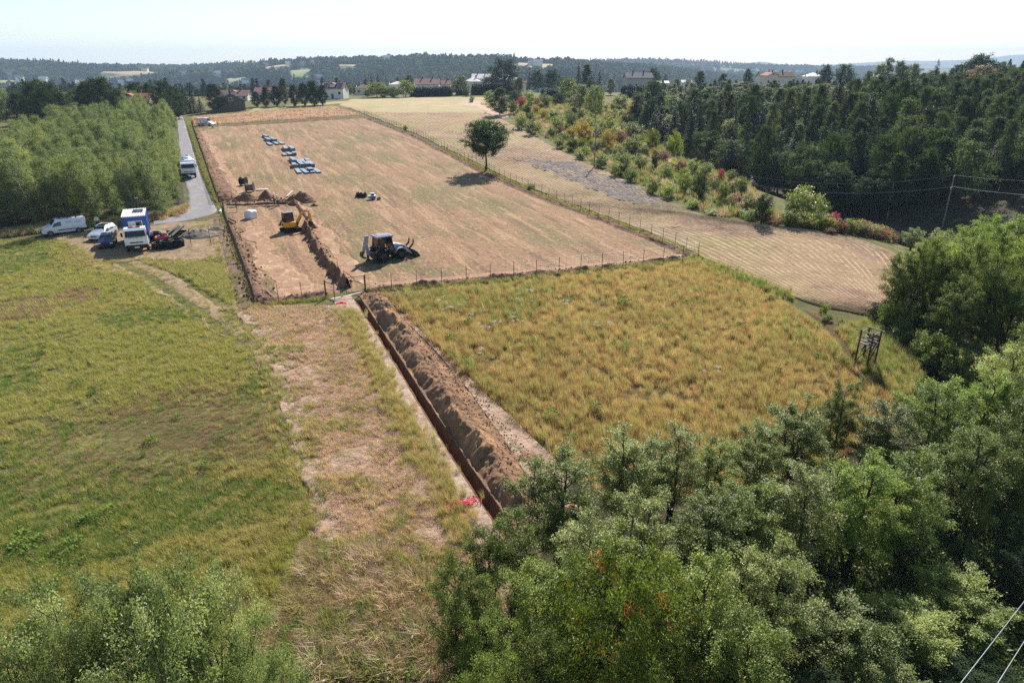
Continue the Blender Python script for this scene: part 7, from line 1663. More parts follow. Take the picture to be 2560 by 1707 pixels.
for i, (x, y) in enumerate(sel):
    r_ = random.random(); n_ = wn_[i]
    front = math.hypot(x, y) < 150
    if y > 205 and x < 120 and r_ < .55: sp = 'aspen'
    elif x < 75 and y > 150 and r_ < .5: sp = 'spruce'
    elif n_ > .16 and r_ < .75: sp = 'broad'
    elif x > 130 and r_ < .35: sp = 'aspen'
    elif r_ < .08: sp = 'spruce'
    elif r_ < .2: sp = 'broad'
    else: sp = 'birch'
    bank = sstep(68, 140, x)
    h = {'birch': random.uniform(8.5, 15), 'spruce': random.uniform(8.5, 16.5), 'aspen': random.uniform(8.5, 13), 'broad': random.uniform(7.5, 13)}[sp] * (1.0 if y < 205 else .82 if y < 235 else .74 if x > .46 * y else .6) * (1 - .22 * float(sstep(95, 170, x)))
    k = cnt.get(sp, 0)
    if k >= 295: rest.append((x, y, sp, h)); continue
    cnt[sp] = k + 1
    pr = {'birch': BIRCHF, 'spruce': SPRUCE, 'aspen': ASPEN, 'broad': BROAD}[sp]
    w = {'birch': 5.2, 'spruce': 5.0, 'aspen': 4.0, 'broad': 7.0}[sp] * random.uniform(.75, 1.3)
    col_ = 'green'
    zone = 'in the front row above the dark ravine' if math.hypot(x, y) < 138 else 'near the top of the wooded bank' if y > 235 else 'on the far right of the wooded bank' if x > 125 else 'in the upper middle of the wooded bank' if y > 185 else 'in the left part of the wooded bank' if x < 72 else 'in the lower middle of the wooded bank'
    m = None; col_ = 'mid green '
    if sp == 'birch': m = [None, G_DARK, G_FOREST2, None][i % 4]; col_ = ['mid green ', 'dark green ', 'dull green ', 'mid green '][i % 4]
    if sp == 'broad': m = [None, G_DARK, G_FOREST, G_FOREST2][i % 4]; col_ = ['mid green ', 'dark green ', 'mid green ', 'dull green '][i % 4]
    if sp == 'aspen': m = [None, G_FOREST2, G_ASPEN][i % 3]; col_ = ['pale ', 'dull green ', 'pale '][i % 3]
    if sp == 'spruce': col_ = 'tall ' if h > 13 else 'shorter '
    lab = col_ + {'birch': 'slender tree', 'spruce': 'dark pointed spruce', 'aspen': 'grey aspen', 'broad': 'rounded leafy tree'}[sp] + ' ' + zone
    plant(pr[i % len(pr)], {'birch': 'forest_tree', 'spruce': 'spruce_tree', 'aspen': 'aspen_tree', 'broad': 'leafy_tree'}[sp], x, y, h, w, lab, 'tree', lab.replace(' tree ', ' trees '), mat=m)
if rest:
    a = np.array([(x, y, Hz(x, y)) for x, y, s, h in rest]); protos = []
    for nm in ('birch', 'spruce', 'aspen', 'broad'):
        pr = {'birch': BIRCHF, 'spruce': SPRUCE, 'aspen': ASPEN, 'broad': BROAD}[nm][0]
        protos.append((nm, bpy.data.objects.new('rest_' + nm, pr['crown']), pr['h']))
    protos.sort(key=lambda t: t[1].name)
    ix = {p[0]: i for i, p in enumerate(protos)}
    scatter('far_wood', a, np.c_[np.zeros(len(a)), np.zeros(len(a)), RNG.uniform(0, 6.28, len(a))], np.array([r[3] / protos[ix[r[2]]][2] for r in rest]), [ix[r[2]] for r in rest], [p[1] for p in protos], 'remaining tree tops at the back of the wooded bank', 'woods')
fl = [(48, 240), (42, 200), (47, 165), (54, 135), (62, 112), (76, 100), (90, 90), (130, 84), (230, 190), (262, 330), (60, 330)]
A1 = [(58, 330), (42, 250), (40, 205), (45, 168), (53, 138), (60, 118), (74, 104), (88, 92), (110, 84)]; B1 = [(262, 335), (240, 270), (225, 235), (205, 200), (190, 170), (170, 140), (150, 115), (135, 95), (125, 80)]
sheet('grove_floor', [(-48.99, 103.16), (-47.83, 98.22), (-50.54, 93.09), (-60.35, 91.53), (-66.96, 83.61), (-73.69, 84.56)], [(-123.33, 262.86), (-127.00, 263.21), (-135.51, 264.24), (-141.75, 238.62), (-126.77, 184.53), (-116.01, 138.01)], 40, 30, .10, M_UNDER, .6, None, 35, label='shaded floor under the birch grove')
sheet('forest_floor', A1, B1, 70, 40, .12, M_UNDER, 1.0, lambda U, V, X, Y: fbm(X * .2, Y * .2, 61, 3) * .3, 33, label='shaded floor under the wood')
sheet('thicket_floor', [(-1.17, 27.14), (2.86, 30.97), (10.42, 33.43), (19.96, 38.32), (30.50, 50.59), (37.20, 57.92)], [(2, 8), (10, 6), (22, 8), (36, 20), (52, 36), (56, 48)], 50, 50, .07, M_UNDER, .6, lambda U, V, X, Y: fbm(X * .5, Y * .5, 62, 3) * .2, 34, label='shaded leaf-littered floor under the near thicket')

# ---------------------------------------------------------------- far hills and mountains
def ridge_z(u, prof):
    v = np.interp(u, prof[:, 0], prof[:, 1])
    return np.tan(np.arctan((784 - v) / 1568) - R(21.83))
PR1 = np.array([(-900,150),(-300,146),(0,150),(100,153),(160,158),(230,160),(440,160),(560,156),(700,149),(850,143),(900,138),(950,138),(1010,141),(1040,142),(1130,142),(1200,146),(1320,151),(1500,162),(1700,185),(3500,190)], float)
PR2 = np.array([(-900,200),(1100,190),(1250,152),(1350,145),(1430,142),(1500,141),(1600,146),(1700,153),(1800,156),(1950,159),(2200,156),(3500,156)], float)
PR3 = np.array([(-900,170),(1400,170),(1650,151),(1700,148),(1745,141),(1800,149),(1840,151),(1900,149),(2000,143),(2060,139),(2130,140),(2200,138),(2260,134),(2310,127),(2360,124),(2500,132),(3500,140)], float)
def hills_z(X, Y):
    u = 1176 + 1689 * X / np.maximum(Y, 50)
    n1 = fbm(X * .0022, Y * .0022, 71, 4); n2 = fbm(X * .0009, Y * .0009, 73, 4)
    z = np.full(X.shape, -46.0)
    Y1 = 1950 + 260 * np.sin(u * .004); s1 = sstep(950, 1, 0) if False else np.clip((Y - 950) / (Y1 - 950), 0, 1)
    b1 = 20 + Y1 * ridge_z(u, PR1)
    z1 = -46 + (b1 + 46) * np.where(Y < Y1, s1 ** 1.15, np.exp(-((Y - Y1) / 700) ** 2)) + n1 * 40 * np.clip((Y - 950) / 300, 0, 1) * np.clip((Y1 - Y) / 250, 0, 1)
    Y2 = 3300.0; s2 = np.clip((Y - 1900) / (Y2 - 1900), 0, 1)
    b2 = 20 + Y2 * ridge_z(u, PR2)
    z2 = -46 + (b2 + 46) * np.where(Y < Y2, s2 ** 1.1, np.exp(-((Y - Y2) / 900) ** 2)) + n2 * 50 * s2 * np.clip((Y2 - Y) / 500, 0, 1)
    Y3 = 7600.0; s3 = np.clip((Y - 4600) / (Y3 - 4600), 0, 1)
    b3 = 20 + Y3 * ridge_z(u, PR3)
    z3 = -46 + (b3 + 46) * np.where(Y < Y3, s3 ** 1.3, 1 - .3 * np.clip((Y - Y3) / 1500, 0, 1)) + n2 * 80 * s3 * np.clip((Y3 - Y) / 900, 0, 1)
    return np.maximum(np.maximum(z1, z2), z3)
M_HILL = groundmat('far wooded hills', S(66, 78, 48), [(S(92, 96, 62), .004, (1, 1, 1), 0, .45, .62, .8), (S(150, 140, 96), .006, (1, 3, 1), .1, .6, .66, .8), (S(54, 68, 42), .03, (1, 1, 1), 0, .5, .65, .7)], .8, .03, .95, 6)
ys = np.r_[np.arange(870, 2600, 26), np.arange(2600, 4600, 70), np.arange(4600, 8800, 160)]
us = np.linspace(-500, 2900, 300)
UU, YY = np.meshgrid(us, ys, indexing='ij')
XX = (UU - 1176) / 1689 * YY
ZZ = hills_z(XX, YY)
hi_ = np.arange(XX.size).reshape(XX.shape)
HF = np.stack([hi_[:-1, :-1], hi_[1:, :-1], hi_[1:, 1:], hi_[:-1, 1:]], -1).reshape(-1, 4)
hills = link('hills', mesh('hills', np.c_[XX.ravel(), YY.ravel(), ZZ.ravel()], HF, M_HILL, True))
tag(hills, 'wooded hills across the valley with pale mountains behind', 'hills', None, 'structure')

# far fields: tan and green strips among the woods (u, Y, half width in u, half depth)
FAR_FIELDS = [(290, 1780, 64, 40, 0), (370, 1830, 60, 40, 1), (460, 1830, 44, 34, 0), (60, 1480, 80, 46, 1), (200, 1560, 44, 30, 0), (690, 1640, 26, 50, 1), (800, 1720, 24, 40, 0), (640, 1790, 34, 36, 0), (540, 1560, 26, 34, 1),
              (1230, 1680, 44, 50, 0), (1400, 2500, 80, 130, 1), (1510, 2520, 70, 110, 0), (1560, 2850, 50, 90, 1), (1310, 2300, 44, 80, 0), (1620, 2450, 40, 90, 1), (900, 1870, 40, 36, 1), (560, 1850, 40, 36, 0), (1050, 1900, 30, 30, 0), (420, 1420, 24, 24, 0)]
M_FF = [groundmat('far tan field', S(166, 146, 108), [], 0), groundmat('far green field', S(138, 144, 92), [], 0)]
def in_fields(u, Y, grow_=1.0):
    m = np.zeros(len(u), bool)
    for fu, fy, du, dy, k in FAR_FIELDS: m |= (np.abs(u - fu) < du * grow_) & (Y > fy - dy - 95) & (Y < fy + dy + 4)
    return m
for fu, fy, du, dy, k in FAR_FIELDS:
    uu, yy = np.meshgrid(np.linspace(fu - du, fu + du, 14), np.linspace(fy - dy, fy + dy, 8), indexing='ij')
    yy = yy + 12 * np.sin(uu * .06); xx = (uu - 1176) / 1689 * yy
    zz = hills_z(xx, yy) + 1.2; zz[0] -= 3; zz[-1] -= 3; zz[:, 0] -= 3; zz[:, -1] -= 3
    ii = np.arange(xx.size).reshape(xx.shape)
    f = np.stack([ii[:-1, :-1], ii[1:, :-1], ii[1:, 1:], ii[:-1, 1:]], -1).reshape(-1, 4)
    tag(link('far_field', mesh('far_field', np.c_[xx.ravel(), yy.ravel(), zz.ravel()], f, M_FF[k], True)), ('tan' if k == 0 else 'green') + ' field strip on the far wooded hillside', 'field', None, 'structure')

# the far woods read as one mass: tree-shaped clumps over the hills
def far_clump(name, seed, n, h, r, mat, cone=False):
    g = np.random.default_rng(seed); az = g.uniform(0, 6.283, n); t = g.random(n)
    env = r * ((1.02 - t) if cone else np.sin(np.pi * np.clip(.15 + .8 * t, 0, 1)) ** .7); rr = env * np.sqrt(g.uniform(.35, 1, n))
    C = np.c_[rr * np.cos(az), rr * np.sin(az), h * t]
    AX = np.c_[np.cos(az), np.sin(az), g.uniform(-.4, .4, n)] + g.normal(0, .4, (n, 3)); NR = np.c_[np.cos(az) * .6, np.sin(az) * .6, np.full(n, .8)] + g.normal(0, .3, (n, 3))
    L = g.uniform(.8, 1.3, n) * r * .85
    return bpy.data.objects.new(name, leaf_mesh(name, C, AX, NR, L, L * .8, np.clip(g.normal(.45, .25, n), 0, 1), mat))
FC = [far_clump('far_tree_a', 1, 60, 13, 5.2, G_FARW), far_clump('far_tree_b', 2, 60, 11, 5.6, G_FARW), far_clump('far_tree_c', 3, 50, 16, 3.6, G_FARW2, True), far_clump('far_tree_d', 4, 60, 12, 5.0, G_FARW2)]
nF = 30000
fu_ = RNG.uniform(-120, 1900, nF); fy_ = np.sqrt(RNG.uniform(930 ** 2, 2350 ** 2, nF))
fx_ = (fu_ - 1176) / 1689 * fy_
HHp = [(39,1520),(93,1540),(146,1570),(176,1590),(271,1560),(295,1560),(332,1820),(665,1800),(698,1760),(721,1750),(679,1900),(707,1920),(731,1480),(773,1930),(850,1960),(956,1980),(729,1540),(20,1620),(420,1700),(500,1640),(1220,1660),(1236,1650),(610,1830),(892,1800),(560,1480)]
near_h = np.zeros(len(fu_), bool)
for hu, hy in HHp: near_h |= (np.abs(fu_ - hu) < 9) & (fy_ > hy - 110) & (fy_ < hy + 14)
keep = ~in_fields(fu_, fy_) & ~near_h & (fbm(fx_ * .004, fy_ * .004, 91, 3) > -.42)
fu_, fy_, fx_ = fu_[keep], fy_[keep], fx_[keep]
nG = 7000
gu_ = RNG.uniform(1180, 2100, nG); gy_ = RNG.uniform(2350, 3500, nG); gx_ = (gu_ - 1176) / 1689 * gy_
k2 = ~in_fields(gu_, gy_) & (fbm(gx_ * .003, gy_ * .003, 92, 3) > .02)
fx_ = np.r_[fx_, gx_[k2]]; fy_ = np.r_[fy_, gy_[k2]]
fz_ = hills_z(fx_, fy_) - 1
nn = len(fx_); pc = fbm(fx_ * .006, fy_ * .006, 93, 2)
idx_ = np.where(pc > .18, 2, np.where(RNG.random(nn) < .4, 1, np.where(RNG.random(nn) < .5, 0, 3)))
s_ = RNG.uniform(.7, 1.35, nn); sc3 = np.c_[s_, s_, s_ * RNG.uniform(.8, 1.15, nn)]
scatter('far_woods', np.c_[fx_, fy_, fz_], np.c_[np.zeros(nn), np.zeros(nn), RNG.uniform(0, 6.28, nn)], sc3, idx_, FC, 'bluish woods covering the hills across the valley', 'woods')

# valley floor woods just behind the plateau, below the left skyline
nV = 2600
vu = RNG.uniform(-150, 1200, nV); vy = RNG.uniform(520, 930, nV); vx = (vu - 1176) / 1689 * vy
vz = terrain(vx, vy) - 1
s_ = RNG.uniform(.7, 1.1, nV)
scatter('valley_woods', np.c_[vx, vy, vz], np.c_[np.zeros(nV), np.zeros(nV), RNG.uniform(0, 6.28, nV)], s_, RNG.integers(0, 4, nV), FC, 'dark woods filling the valley behind the far houses', 'woods')

# ---------------------------------------------------------------- houses
W_WHITE = paint('white render', S(226, 222, 214), .85, .2, var=.06); W_CREAM = paint('cream render', S(212, 204, 190), .85, .2, var=.06); W_GREY = paint('grey render', S(176, 172, 170), .85, .2, var=.08)
RF_RED = paint('red roof tiles', S(148, 94, 80), .85, .15, var=.15, vs=2); RF_MAR = paint('maroon roof', S(138, 100, 96), .85, .15, var=.12, vs=2)
RF_GREY = paint('grey roof', S(112, 110, 116), .9, .1, var=.1, vs=2); RF_PALE = paint('pale sheet roof', S(200, 194, 194), .7, .3, var=.06); RF_BRN = paint('brown roof', S(92, 68, 62), .85, .15, var=.12, vs=2)
RF_GRN = paint('dark green roof', S(66, 78, 72), .85, .15, var=.1, vs=2)
HOUSE = dict()
def house(name, label, x, y, rz, L, W, hw, hr, wall, roof, kind='gable', chim=1, panels=False, wing=None, group='houses along the far edge of the plateau', detail=True, z=None, dormer=False):
    t = thing(name, label, 'house', x, y, rz, group, z)
    MB().box((0, 0, hw / 2 - .5), (L, W, hw + 1.0)).build('wall', wall, t)
    ov = .45
    r = MB()
    if kind == 'gable':
        a = [(-L / 2 - ov, -W / 2 - ov, hw - .2), (L / 2 + ov, -W / 2 - ov, hw - .2), (L / 2 + ov, W / 2 + ov, hw - .2), (-L / 2 - ov, W / 2 + ov, hw - .2), (-L / 2 - ov, 0, hw + hr), (L / 2 + ov, 0, hw + hr)]
        th = .18; b_ = [(p[0], p[1], p[2] - th) for p in a]
        r.add(a + b_, [(0, 1, 5, 4), (2, 3, 4, 5), (7, 6, 10, 11), (9, 8, 11, 10), (0, 6, 7, 1), (2, 8, 9, 3), (0, 4, 10, 6), (4, 3, 9, 10), (1, 7, 11, 5), (5, 11, 8, 2)])
        g = MB()
        for s in (-1, 1):
            xx = s * (L / 2 - .03)
            g.prism([(-W / 2, hw - .02), (W / 2, hw - .02), (0, hw + hr - .3)], xx - .05, xx + .05, 'x')
        g.build('gable', wall, t)
    else:
        k = min(L, W) * (.5 if kind == 'hip' else .5)
        a = [(-L / 2 - ov, -W / 2 - ov, hw), (L / 2 + ov, -W / 2 - ov, hw), (L / 2 + ov, W / 2 + ov, hw), (-L / 2 - ov, W / 2 + ov, hw), (-max(L / 2 - k, .05), 0, hw + hr), (max(L / 2 - k, .05), 0, hw + hr)]
        r.add(a, [(0, 1, 5, 4), (2, 3, 4, 5), (1, 2, 5), (3, 0, 4), (3, 2, 1, 0)])
    rf = r.build('roof', roof, t)
    for i in range(chim):
        cx = L * (.22 if i == 0 else -.2)
        MB().box((cx, .5, hw + hr * .85 + .35), (.6, .6, hr * .5 + 1.1)).build('chimney', M_BRICK, rf)
    if panels:
        for k in range(4):
            q = (k + .5) / 4; x0 = -L / 2 + .4 + q * (L - .8); w_ = (L - 1.2) / 4
            pts = []
            for (dx, s) in ((-w_ / 2 * .92, .12), (w_ / 2 * .92, .12), (w_ / 2 * .92, .88), (-w_ / 2 * .92, .88)):
                yy = -(W / 2 + ov) * (1 - s); zz = hw - .2 + (hr + .2) * s
                pts.append((x0 + dx, yy - .04, zz + .09))
            MB().add(pts, [(0, 1, 2, 3)]).build('solar_panel', M_PANEL, rf)
    if dormer:
        dm = MB().box((0, -W * .27, hw + hr * .42), (2.2, W * .3, hr * .6)).build('dormer', wall, t)
        MB().prism([(-1.5, hw + hr * .7), (1.5, hw + hr * .7), (0, hw + hr * 1.02)], -W * .46, -W * .02, 'y').build('dormer_roof', roof, dm)
    if detail:
        n = max(2, int(L // 3))
        for s in (-1, 1):
            for i in range(n):
                wx = -L / 2 + (i + .5) * L / n
                if s == -1 and i == n // 2:
                    d_ = MB().box((wx, s * (W / 2 + .02), 1.05), (1.0, .08, 2.1)).build('door', M_DOORB, t); continue
                f_ = MB().box((wx, s * (W / 2 + .03), hw * .52), (1.35, .08, 1.35)).build('window', M_FRAME, t)
                MB().box((wx, s * (W / 2 + .06), hw * .52), (1.15, .06, 1.15)).build('pane', M_WIN, f_)
        for s in (-1, 1):
            f_ = MB().box((s * (L / 2 + .06), 0, hw + .5), (.08, 1.2, 1.2)).build('window', M_FRAME, t)
            MB().box((s * (L / 2 + .1), 0, hw + .5), (.06, 1.0, 1.0)).build('pane', M_WIN, f_)
    return t
def house_at(pos, name, label, rz, L, W, hr, wall, roof, kind='gable', **k):
    x, y, h = pos; hr = min(hr, .25 * W) if kind == 'gable' else min(hr, .24 * min(L, W))
    return house(name, label, x, y, R(rz), L, W, max(2.2, h - hr), hr, wall, roof, kind, **k)
house_at((-123.70, 236.00, 8.89), 'house', 'red tiled house half hidden behind the young birch grove', 8, 12, 9, 3.4, W_CREAM, RF_RED, chim=2, dormer=True)
house_at((-108.25, 276.00, 6.08), 'house', 'house with dark green gable roof beside the gravel road end', -62, 13, 10, 4.4, paint('dark timber cladding', S(98, 90, 82), .9, .15, var=.15), RF_GRN)
house_at((-127.57, 335.00, 4.52), 'house', 'reddish roofed house behind the dark green gabled one', 5, 12.5, 9, 3.2, W_CREAM, RF_MAR, dormer=True)
house_at((-123.61, 380.00, 4.60), 'house', 'long pinkish roof rising behind the dark conifer row', 4, 20, 9, 2.6, W_CREAM, RF_MAR, chim=2)
house_at((-81.53, 335.00, 6.82), 'house', 'white house with solar panels on its maroon roof', -4, 10, 9, 4.2, W_WHITE, RF_MAR, panels=True, dormer=True)
house_at((-77.59, 380.00, 5.26), 'house', 'small pale house with low maroon hip roof by spruces', 0, 7, 7, 1.8, W_CREAM, RF_MAR, 'hip')
house_at((-61.37, 390.00, 6.51), 'house', 'pale roofed low house behind the round bushes', 3, 8, 8, 1.5, W_WHITE, RF_PALE, 'hip')
house_at((-43.88, 378.00, 7.41), 'house', 'maroon gable roofed house above the first clipped hedge', 2, 12.4, 10, 4.6, W_WHITE, RF_MAR, chim=2)
house_at((-37.87, 410.00, 6.74), 'house', 'low pinkish roofed wing beyond the maroon gabled house', 2, 6.6, 7, 2.0, W_CREAM, RF_MAR)
house_at((-21.38, 395.00, 7.65), 'house', 'house with pale pyramid roof left of the big oak', 0, 8.4, 8.4, 2.2, W_WHITE, RF_PALE, 'hip')
house_at((-17.88, 430.00, 10.65), 'house', 'pale gable roofed house with two brick chimneys', 0, 10.6, 9, 3.6, W_WHITE, RF_PALE, chim=2)
house_at((-1.43, 400.00, 9.14), 'house', 'wide pale hip roofed house right of the big oak', 0, 12.2, 10, 2.8, W_WHITE, RF_PALE, 'hip')
house_at((6.33, 425.00, 6.51), 'shed', 'small red roofed shed beside the wide pale roof', 0, 3.4, 3.4, 1.2, W_CREAM, RF_RED, chim=0, detail=False)
house_at((64.02, 372.00, 9.76), 'house', 'grey steep roofed modern house behind a long hedge', 3, 13, 9, 4.4, W_GREY, RF_GREY, chim=2, panels=False)
house_at((86.97, 365.00, 6.45), 'shed', 'low pale roofed shed at the wood edge', 0, 4.5, 4, 1.0, W_WHITE, RF_PALE, chim=0, detail=False)
house_at((75.38, 372.00, 5.91), 'shed', 'long flat pale shed beside the grey modern house', 4, 8, 4, .8, W_WHITE, RF_PALE, chim=0, detail=False)
house_at((145.59, 405.00, 10.67), 'house', 'long brown roofed house on the right skyline', 2, 18, 9, 3.2, W_CREAM, RF_BRN, chim=2)
house_at((139.10, 396.00, 10.21), 'house', 'red gable roof in front of the long brown roof', -80, 8, 6, 2.4, W_CREAM, RF_RED)
house_at((165.33, 402.00, 10.27), 'house', 'pale hip roofed house among the right skyline trees', 0, 8.4, 8, 2.4, W_WHITE, RF_PALE, 'hip')
house_at((174.00, 352.00, 7.20), 'house', 'pale roofed house left of the tall silver poplars', 10, 7, 6, 2.6, W_WHITE, RF_PALE, chim=0)

HH = [(39,1520,0),(93,1540,2),(146,1570,1),(176,1590,0),(271,1560,2),(295,1560,2),(332,1820,1),(665,1800,0),(698,1760,1),(721,1750,1),(679,1900,2),(707,1920,0),(731,1480,1),(773,1930,2),(850,1960,2),(956,1980,0),(729,1540,2),(20,1620,1),(420,1700,0),(500,1640,2),(1220,1660,0),(1236,1650,2),(1400,2380,0),(1425,2400,2),(1545,2420,0),(610,1830,1),(892,1800,2),(560,1480,0)]  # last pale roof stands in colour for a sun glint
HL = ['white walled hillside house with grey roof', 'red roofed hillside house across the valley', 'pale roofed hillside house across the valley']
for i, (u, Y, k) in enumerate(HH):
    x = (u - 1176) / 1689 * Y; z = float(hills_z(np.array([x]), np.array([float(Y)]))[0])
    t = thing('hillside_house', HL[k], 'house', x, Y, R(random.uniform(-30, 30)), ('grey roofed', 'red roofed', 'pale roofed')[k] + ' houses on the far hill', z + 3.0)
    L, W, hw, hr = random.uniform(13, 19), random.uniform(10, 12), 6.5, 4.5
    MB().box((0, 0, hw / 2 - 3), (L, W, hw + 6)).build('wall', (W_WHITE, W_CREAM, W_WHITE)[k], t)
    a = [(-L / 2 - .5, -W / 2 - .6, hw), (L / 2 + .5, -W / 2 - .6, hw), (L / 2 + .5, W / 2 + .6, hw), (-L / 2 - .5, W / 2 + .6, hw), (-L / 2 - .5, 0, hw + hr), (L / 2 + .5, 0, hw + hr)]
    MB().add(a, [(0, 1, 5, 4), (2, 3, 4, 5), (1, 2, 5), (3, 0, 4), (3, 2, 1, 0)]).build('roof', (RF_GREY, RF_RED, RF_PALE)[k], t)

# ---------------------------------------------------------------- the air
def haze_box(x0, x1, y0, y1, z0, z1, dens):
    m = bpy.data.materials.new('haze'); m.use_nodes = True
    n = m.node_tree.nodes; n.clear()
    out = n.new('ShaderNodeOutputMaterial'); pv = n.new('ShaderNodeVolumePrincipled')
    pv.inputs['Color'].default_value = (.60, .78, 1.0, 1); pv.inputs['Density'].default_value = dens; pv.inputs['Anisotropy'].default_value = .0
    m.node_tree.links.new(pv.outputs[0], out.inputs['Volume'])
    o = MB().box(((x0 + x1) / 2, (y0 + y1) / 2, (z0 + z1) / 2), (x1 - x0, y1 - y0, z1 - z0)).build('haze', m)
    return tag(o, 'thin bluish summer haze over the valley', 'haze', None, 'stuff')

# ---------------------------------------------------------------- grasses and weeds
GR_GREEN = leafmat('meadow grass', S(128, 128, 62), S(188, 182, 102), S(190, 170, 116), rough=.55, spec=.2, trans=.38, patch=.09, cthr=(.5, .66), tt=(1.1, 1.1, .78, 1))
GR_LUSH = leafmat('lush grass', S(84, 108, 52), S(132, 146, 82), None, rough=.5, spec=.25, trans=.4)
DRYT = (1.05, 1.0, .84, 1)
GR_GOLD = leafmat('golden grass', S(172, 148, 94), S(218, 196, 138), S(160, 152, 90), rough=.6, spec=.15, trans=.36, patch=.16, cthr=(.48, .66), tt=DRYT)
GR_ORANGE = leafmat('orange brown grass', S(156, 128, 86), S(202, 172, 122), S(150, 136, 86), rough=.62, spec=.15, trans=.34, patch=.2, tt=DRYT)
GR_YG = leafmat('yellow green grass', S(142, 138, 82), S(190, 180, 122), None, rough=.55, spec=.2, trans=.36, tt=(1.05, 1.04, .84, 1))
GR_STRAW = leafmat('dry straw', S(192, 162, 138), S(230, 204, 178), S(168, 144, 110), rough=.58, spec=.2, trans=.28, patch=.3, tt=DRYT)
GR_BROWN = leafmat('brown dry grass', S(142, 114, 88), S(188, 160, 128), S(130, 122, 78), rough=.6, spec=.15, trans=.28, patch=.35, tt=DRYT)
GR_GREYG = leafmat('grey green weeds', S(104, 122, 78), S(154, 164, 118), None, rough=.55, spec=.2, trans=.35)
GR_WHITE = leafmat('pale seed heads', S(196, 190, 176), S(224, 220, 210), None, rough=.6, spec=.2, trans=.3, tt=(1, 1, 1, 1))
W_LEAF = leafmat('weed leaves', S(84, 108, 44), S(132, 152, 70), None, rough=.6, spec=.15, trans=.42)
LEAN = (-.25, -.1)
def kinds(defs): return [clump(*d[:-1], **d[-1]) if isinstance(d[-1], dict) else clump(*d) for d in defs]
def zpts(p, off=0.0): return np.c_[p, terrain(p[:, 0], p[:, 1]) + off]
def put(name, p, protos, wts, smin, smax, label, cat='grass', off=.05, sfun=None):
    n = len(p); idx = RNG.choice(len(protos), n, p=np.array(wts) / sum(wts))
    s = RNG.uniform(smin, smax, n)
    if sfun is not None: s = s * sfun(p)
    rot = np.c_[RNG.normal(0, .08, n), RNG.normal(0, .08, n), RNG.normal(0, .6, n)]
    return scatter(name, zpts(p, off), rot, s, idx, protos, label, cat)
def density(p, sc, seed, lo, hi):
    f = fbm(p[:, 0] * sc, p[:, 1] * sc, seed, 3); return RNG.random(len(p)) < np.clip((f - lo) / (hi - lo), .08, 1)

# tall golden field
gold = [(-11.98, 60.39), (-7.74, 52.56), (-3.44, 43.87), (-0.58, 38.32), (2.83, 32.08), (5.15, 27.63), (11.80, 29.87), (23.68, 36.74), (25.92, 41.96), (25.03, 45.33), (25.61, 50.01), (25.29, 57.26), (22.72, 65.23), (20.39, 72.48), (10.15, 68.61), (0.43, 65.03), (-7.32, 62.27)]
p = rand_in_poly(gold, 15000); p = p[density(p, .22, 301, -.9, .1)]
K = kinds([('gold_a', 1, 74, .66, .40, .011, LEAN, GR_GOLD, .5), ('gold_b', 2, 74, .56, .42, .011, LEAN, GR_ORANGE, .6), ('gold_c', 3, 60, .80, .32, .012, LEAN, GR_YG, .4), ('gold_d', 4, 76, .48, .46, .011, LEAN, GR_GOLD, .8)])
nz = fbm(p[:, 0] * .10, p[:, 1] * .10, 305, 3)
put('golden_grass', p, K, [4, 3.0, 1.7, 3.2], .5, 1.35, 'tall golden grass filling the field right of the trench')
p = rand_in_poly(gold, 2300); nw = p[(fbm(p[:, 0] * .12, p[:, 1] * .12, 306, 3) + .018 * (p[:, 1] - 52) - .012 * p[:, 0]) > .02]
K2 = kinds([('weed_a', 5, 44, .85, .30, .024, LEAN, GR_GREYG, .4), ('weed_b', 6, 40, .8, .30, .024, LEAN, GR_LUSH, .5), ('weed_c', 7, 46, 1.0, .26, .018, LEAN, GR_YG, .35)])
put('field_weeds', nw, K2, [2, 1, 2], .7, 1.3, 'green and grey weeds among the golden grass', 'weeds')
p = rand_in_poly(gold, 60); K3 = [leafy_clump('leafy_a', 8, 70, .45, .4, .17, .08, W_LEAF), leafy_clump('leafy_b', 9, 50, .35, .32, .15, .08, W_LEAF)]
put('broad_leaf_weeds', p, K3, [1, 1], .7, 1.4, 'bright broad-leaved weeds dotted in the golden field', 'weeds', .2)
wp = np.vstack([np.array(q) + RNG.normal(0, .55, (n, 2)) for q, n in [((-1.98, 51.78), 9), ((-5.36, 56.21), 7), ((-6.15, 57.79), 6), ((2.17, 60.02), 7), ((0.94, 58.21), 6), ((-2.62, 46.68), 6), ((4.39, 57.06), 5), ((0.15, 53.50), 7), ((13.05, 49.39), 5), ((7.64, 52.27), 5), ((8.96, 45.27), 4), ((-3.53, 54.08), 6), ((13.87, 42.43), 4), ((6.20, 60.01), 6)]])
K4 = [leafy_clump('pale_a', 10, 60, .25, .3, .09, .06, GR_WHITE), leafy_clump('pale_b', 11, 40, .2, .24, .08, .05, GR_WHITE)]
put('pale_flowers', wp[RNG.random(len(wp)) < .6], K4, [1, 1], .4, .85, 'pale seed heads in the golden field near the gate side', 'flowers', .72)

TRK = [(-45.33, 72.57), (-38.50, 67.12), (-30.53, 58.49), (-24.70, 51.82), (-19.74, 45.83), (-16.55, 40.91), (-13.86, 35.68), (-11.50, 31.01), (-8.57, 24.60), (-7.45, 24.60), (-10.07, 31.18), (-12.05, 36.44), (-14.05, 41.89), (-16.57, 46.70), (-20.04, 52.07), (-24.68, 58.11), (-31.27, 66.84), (-37.41, 73.46)]
def off_track(q, keep=.3): return q[~in_poly(q[:, 0], q[:, 1], TRK) | (RNG.random(len(q)) < keep)]
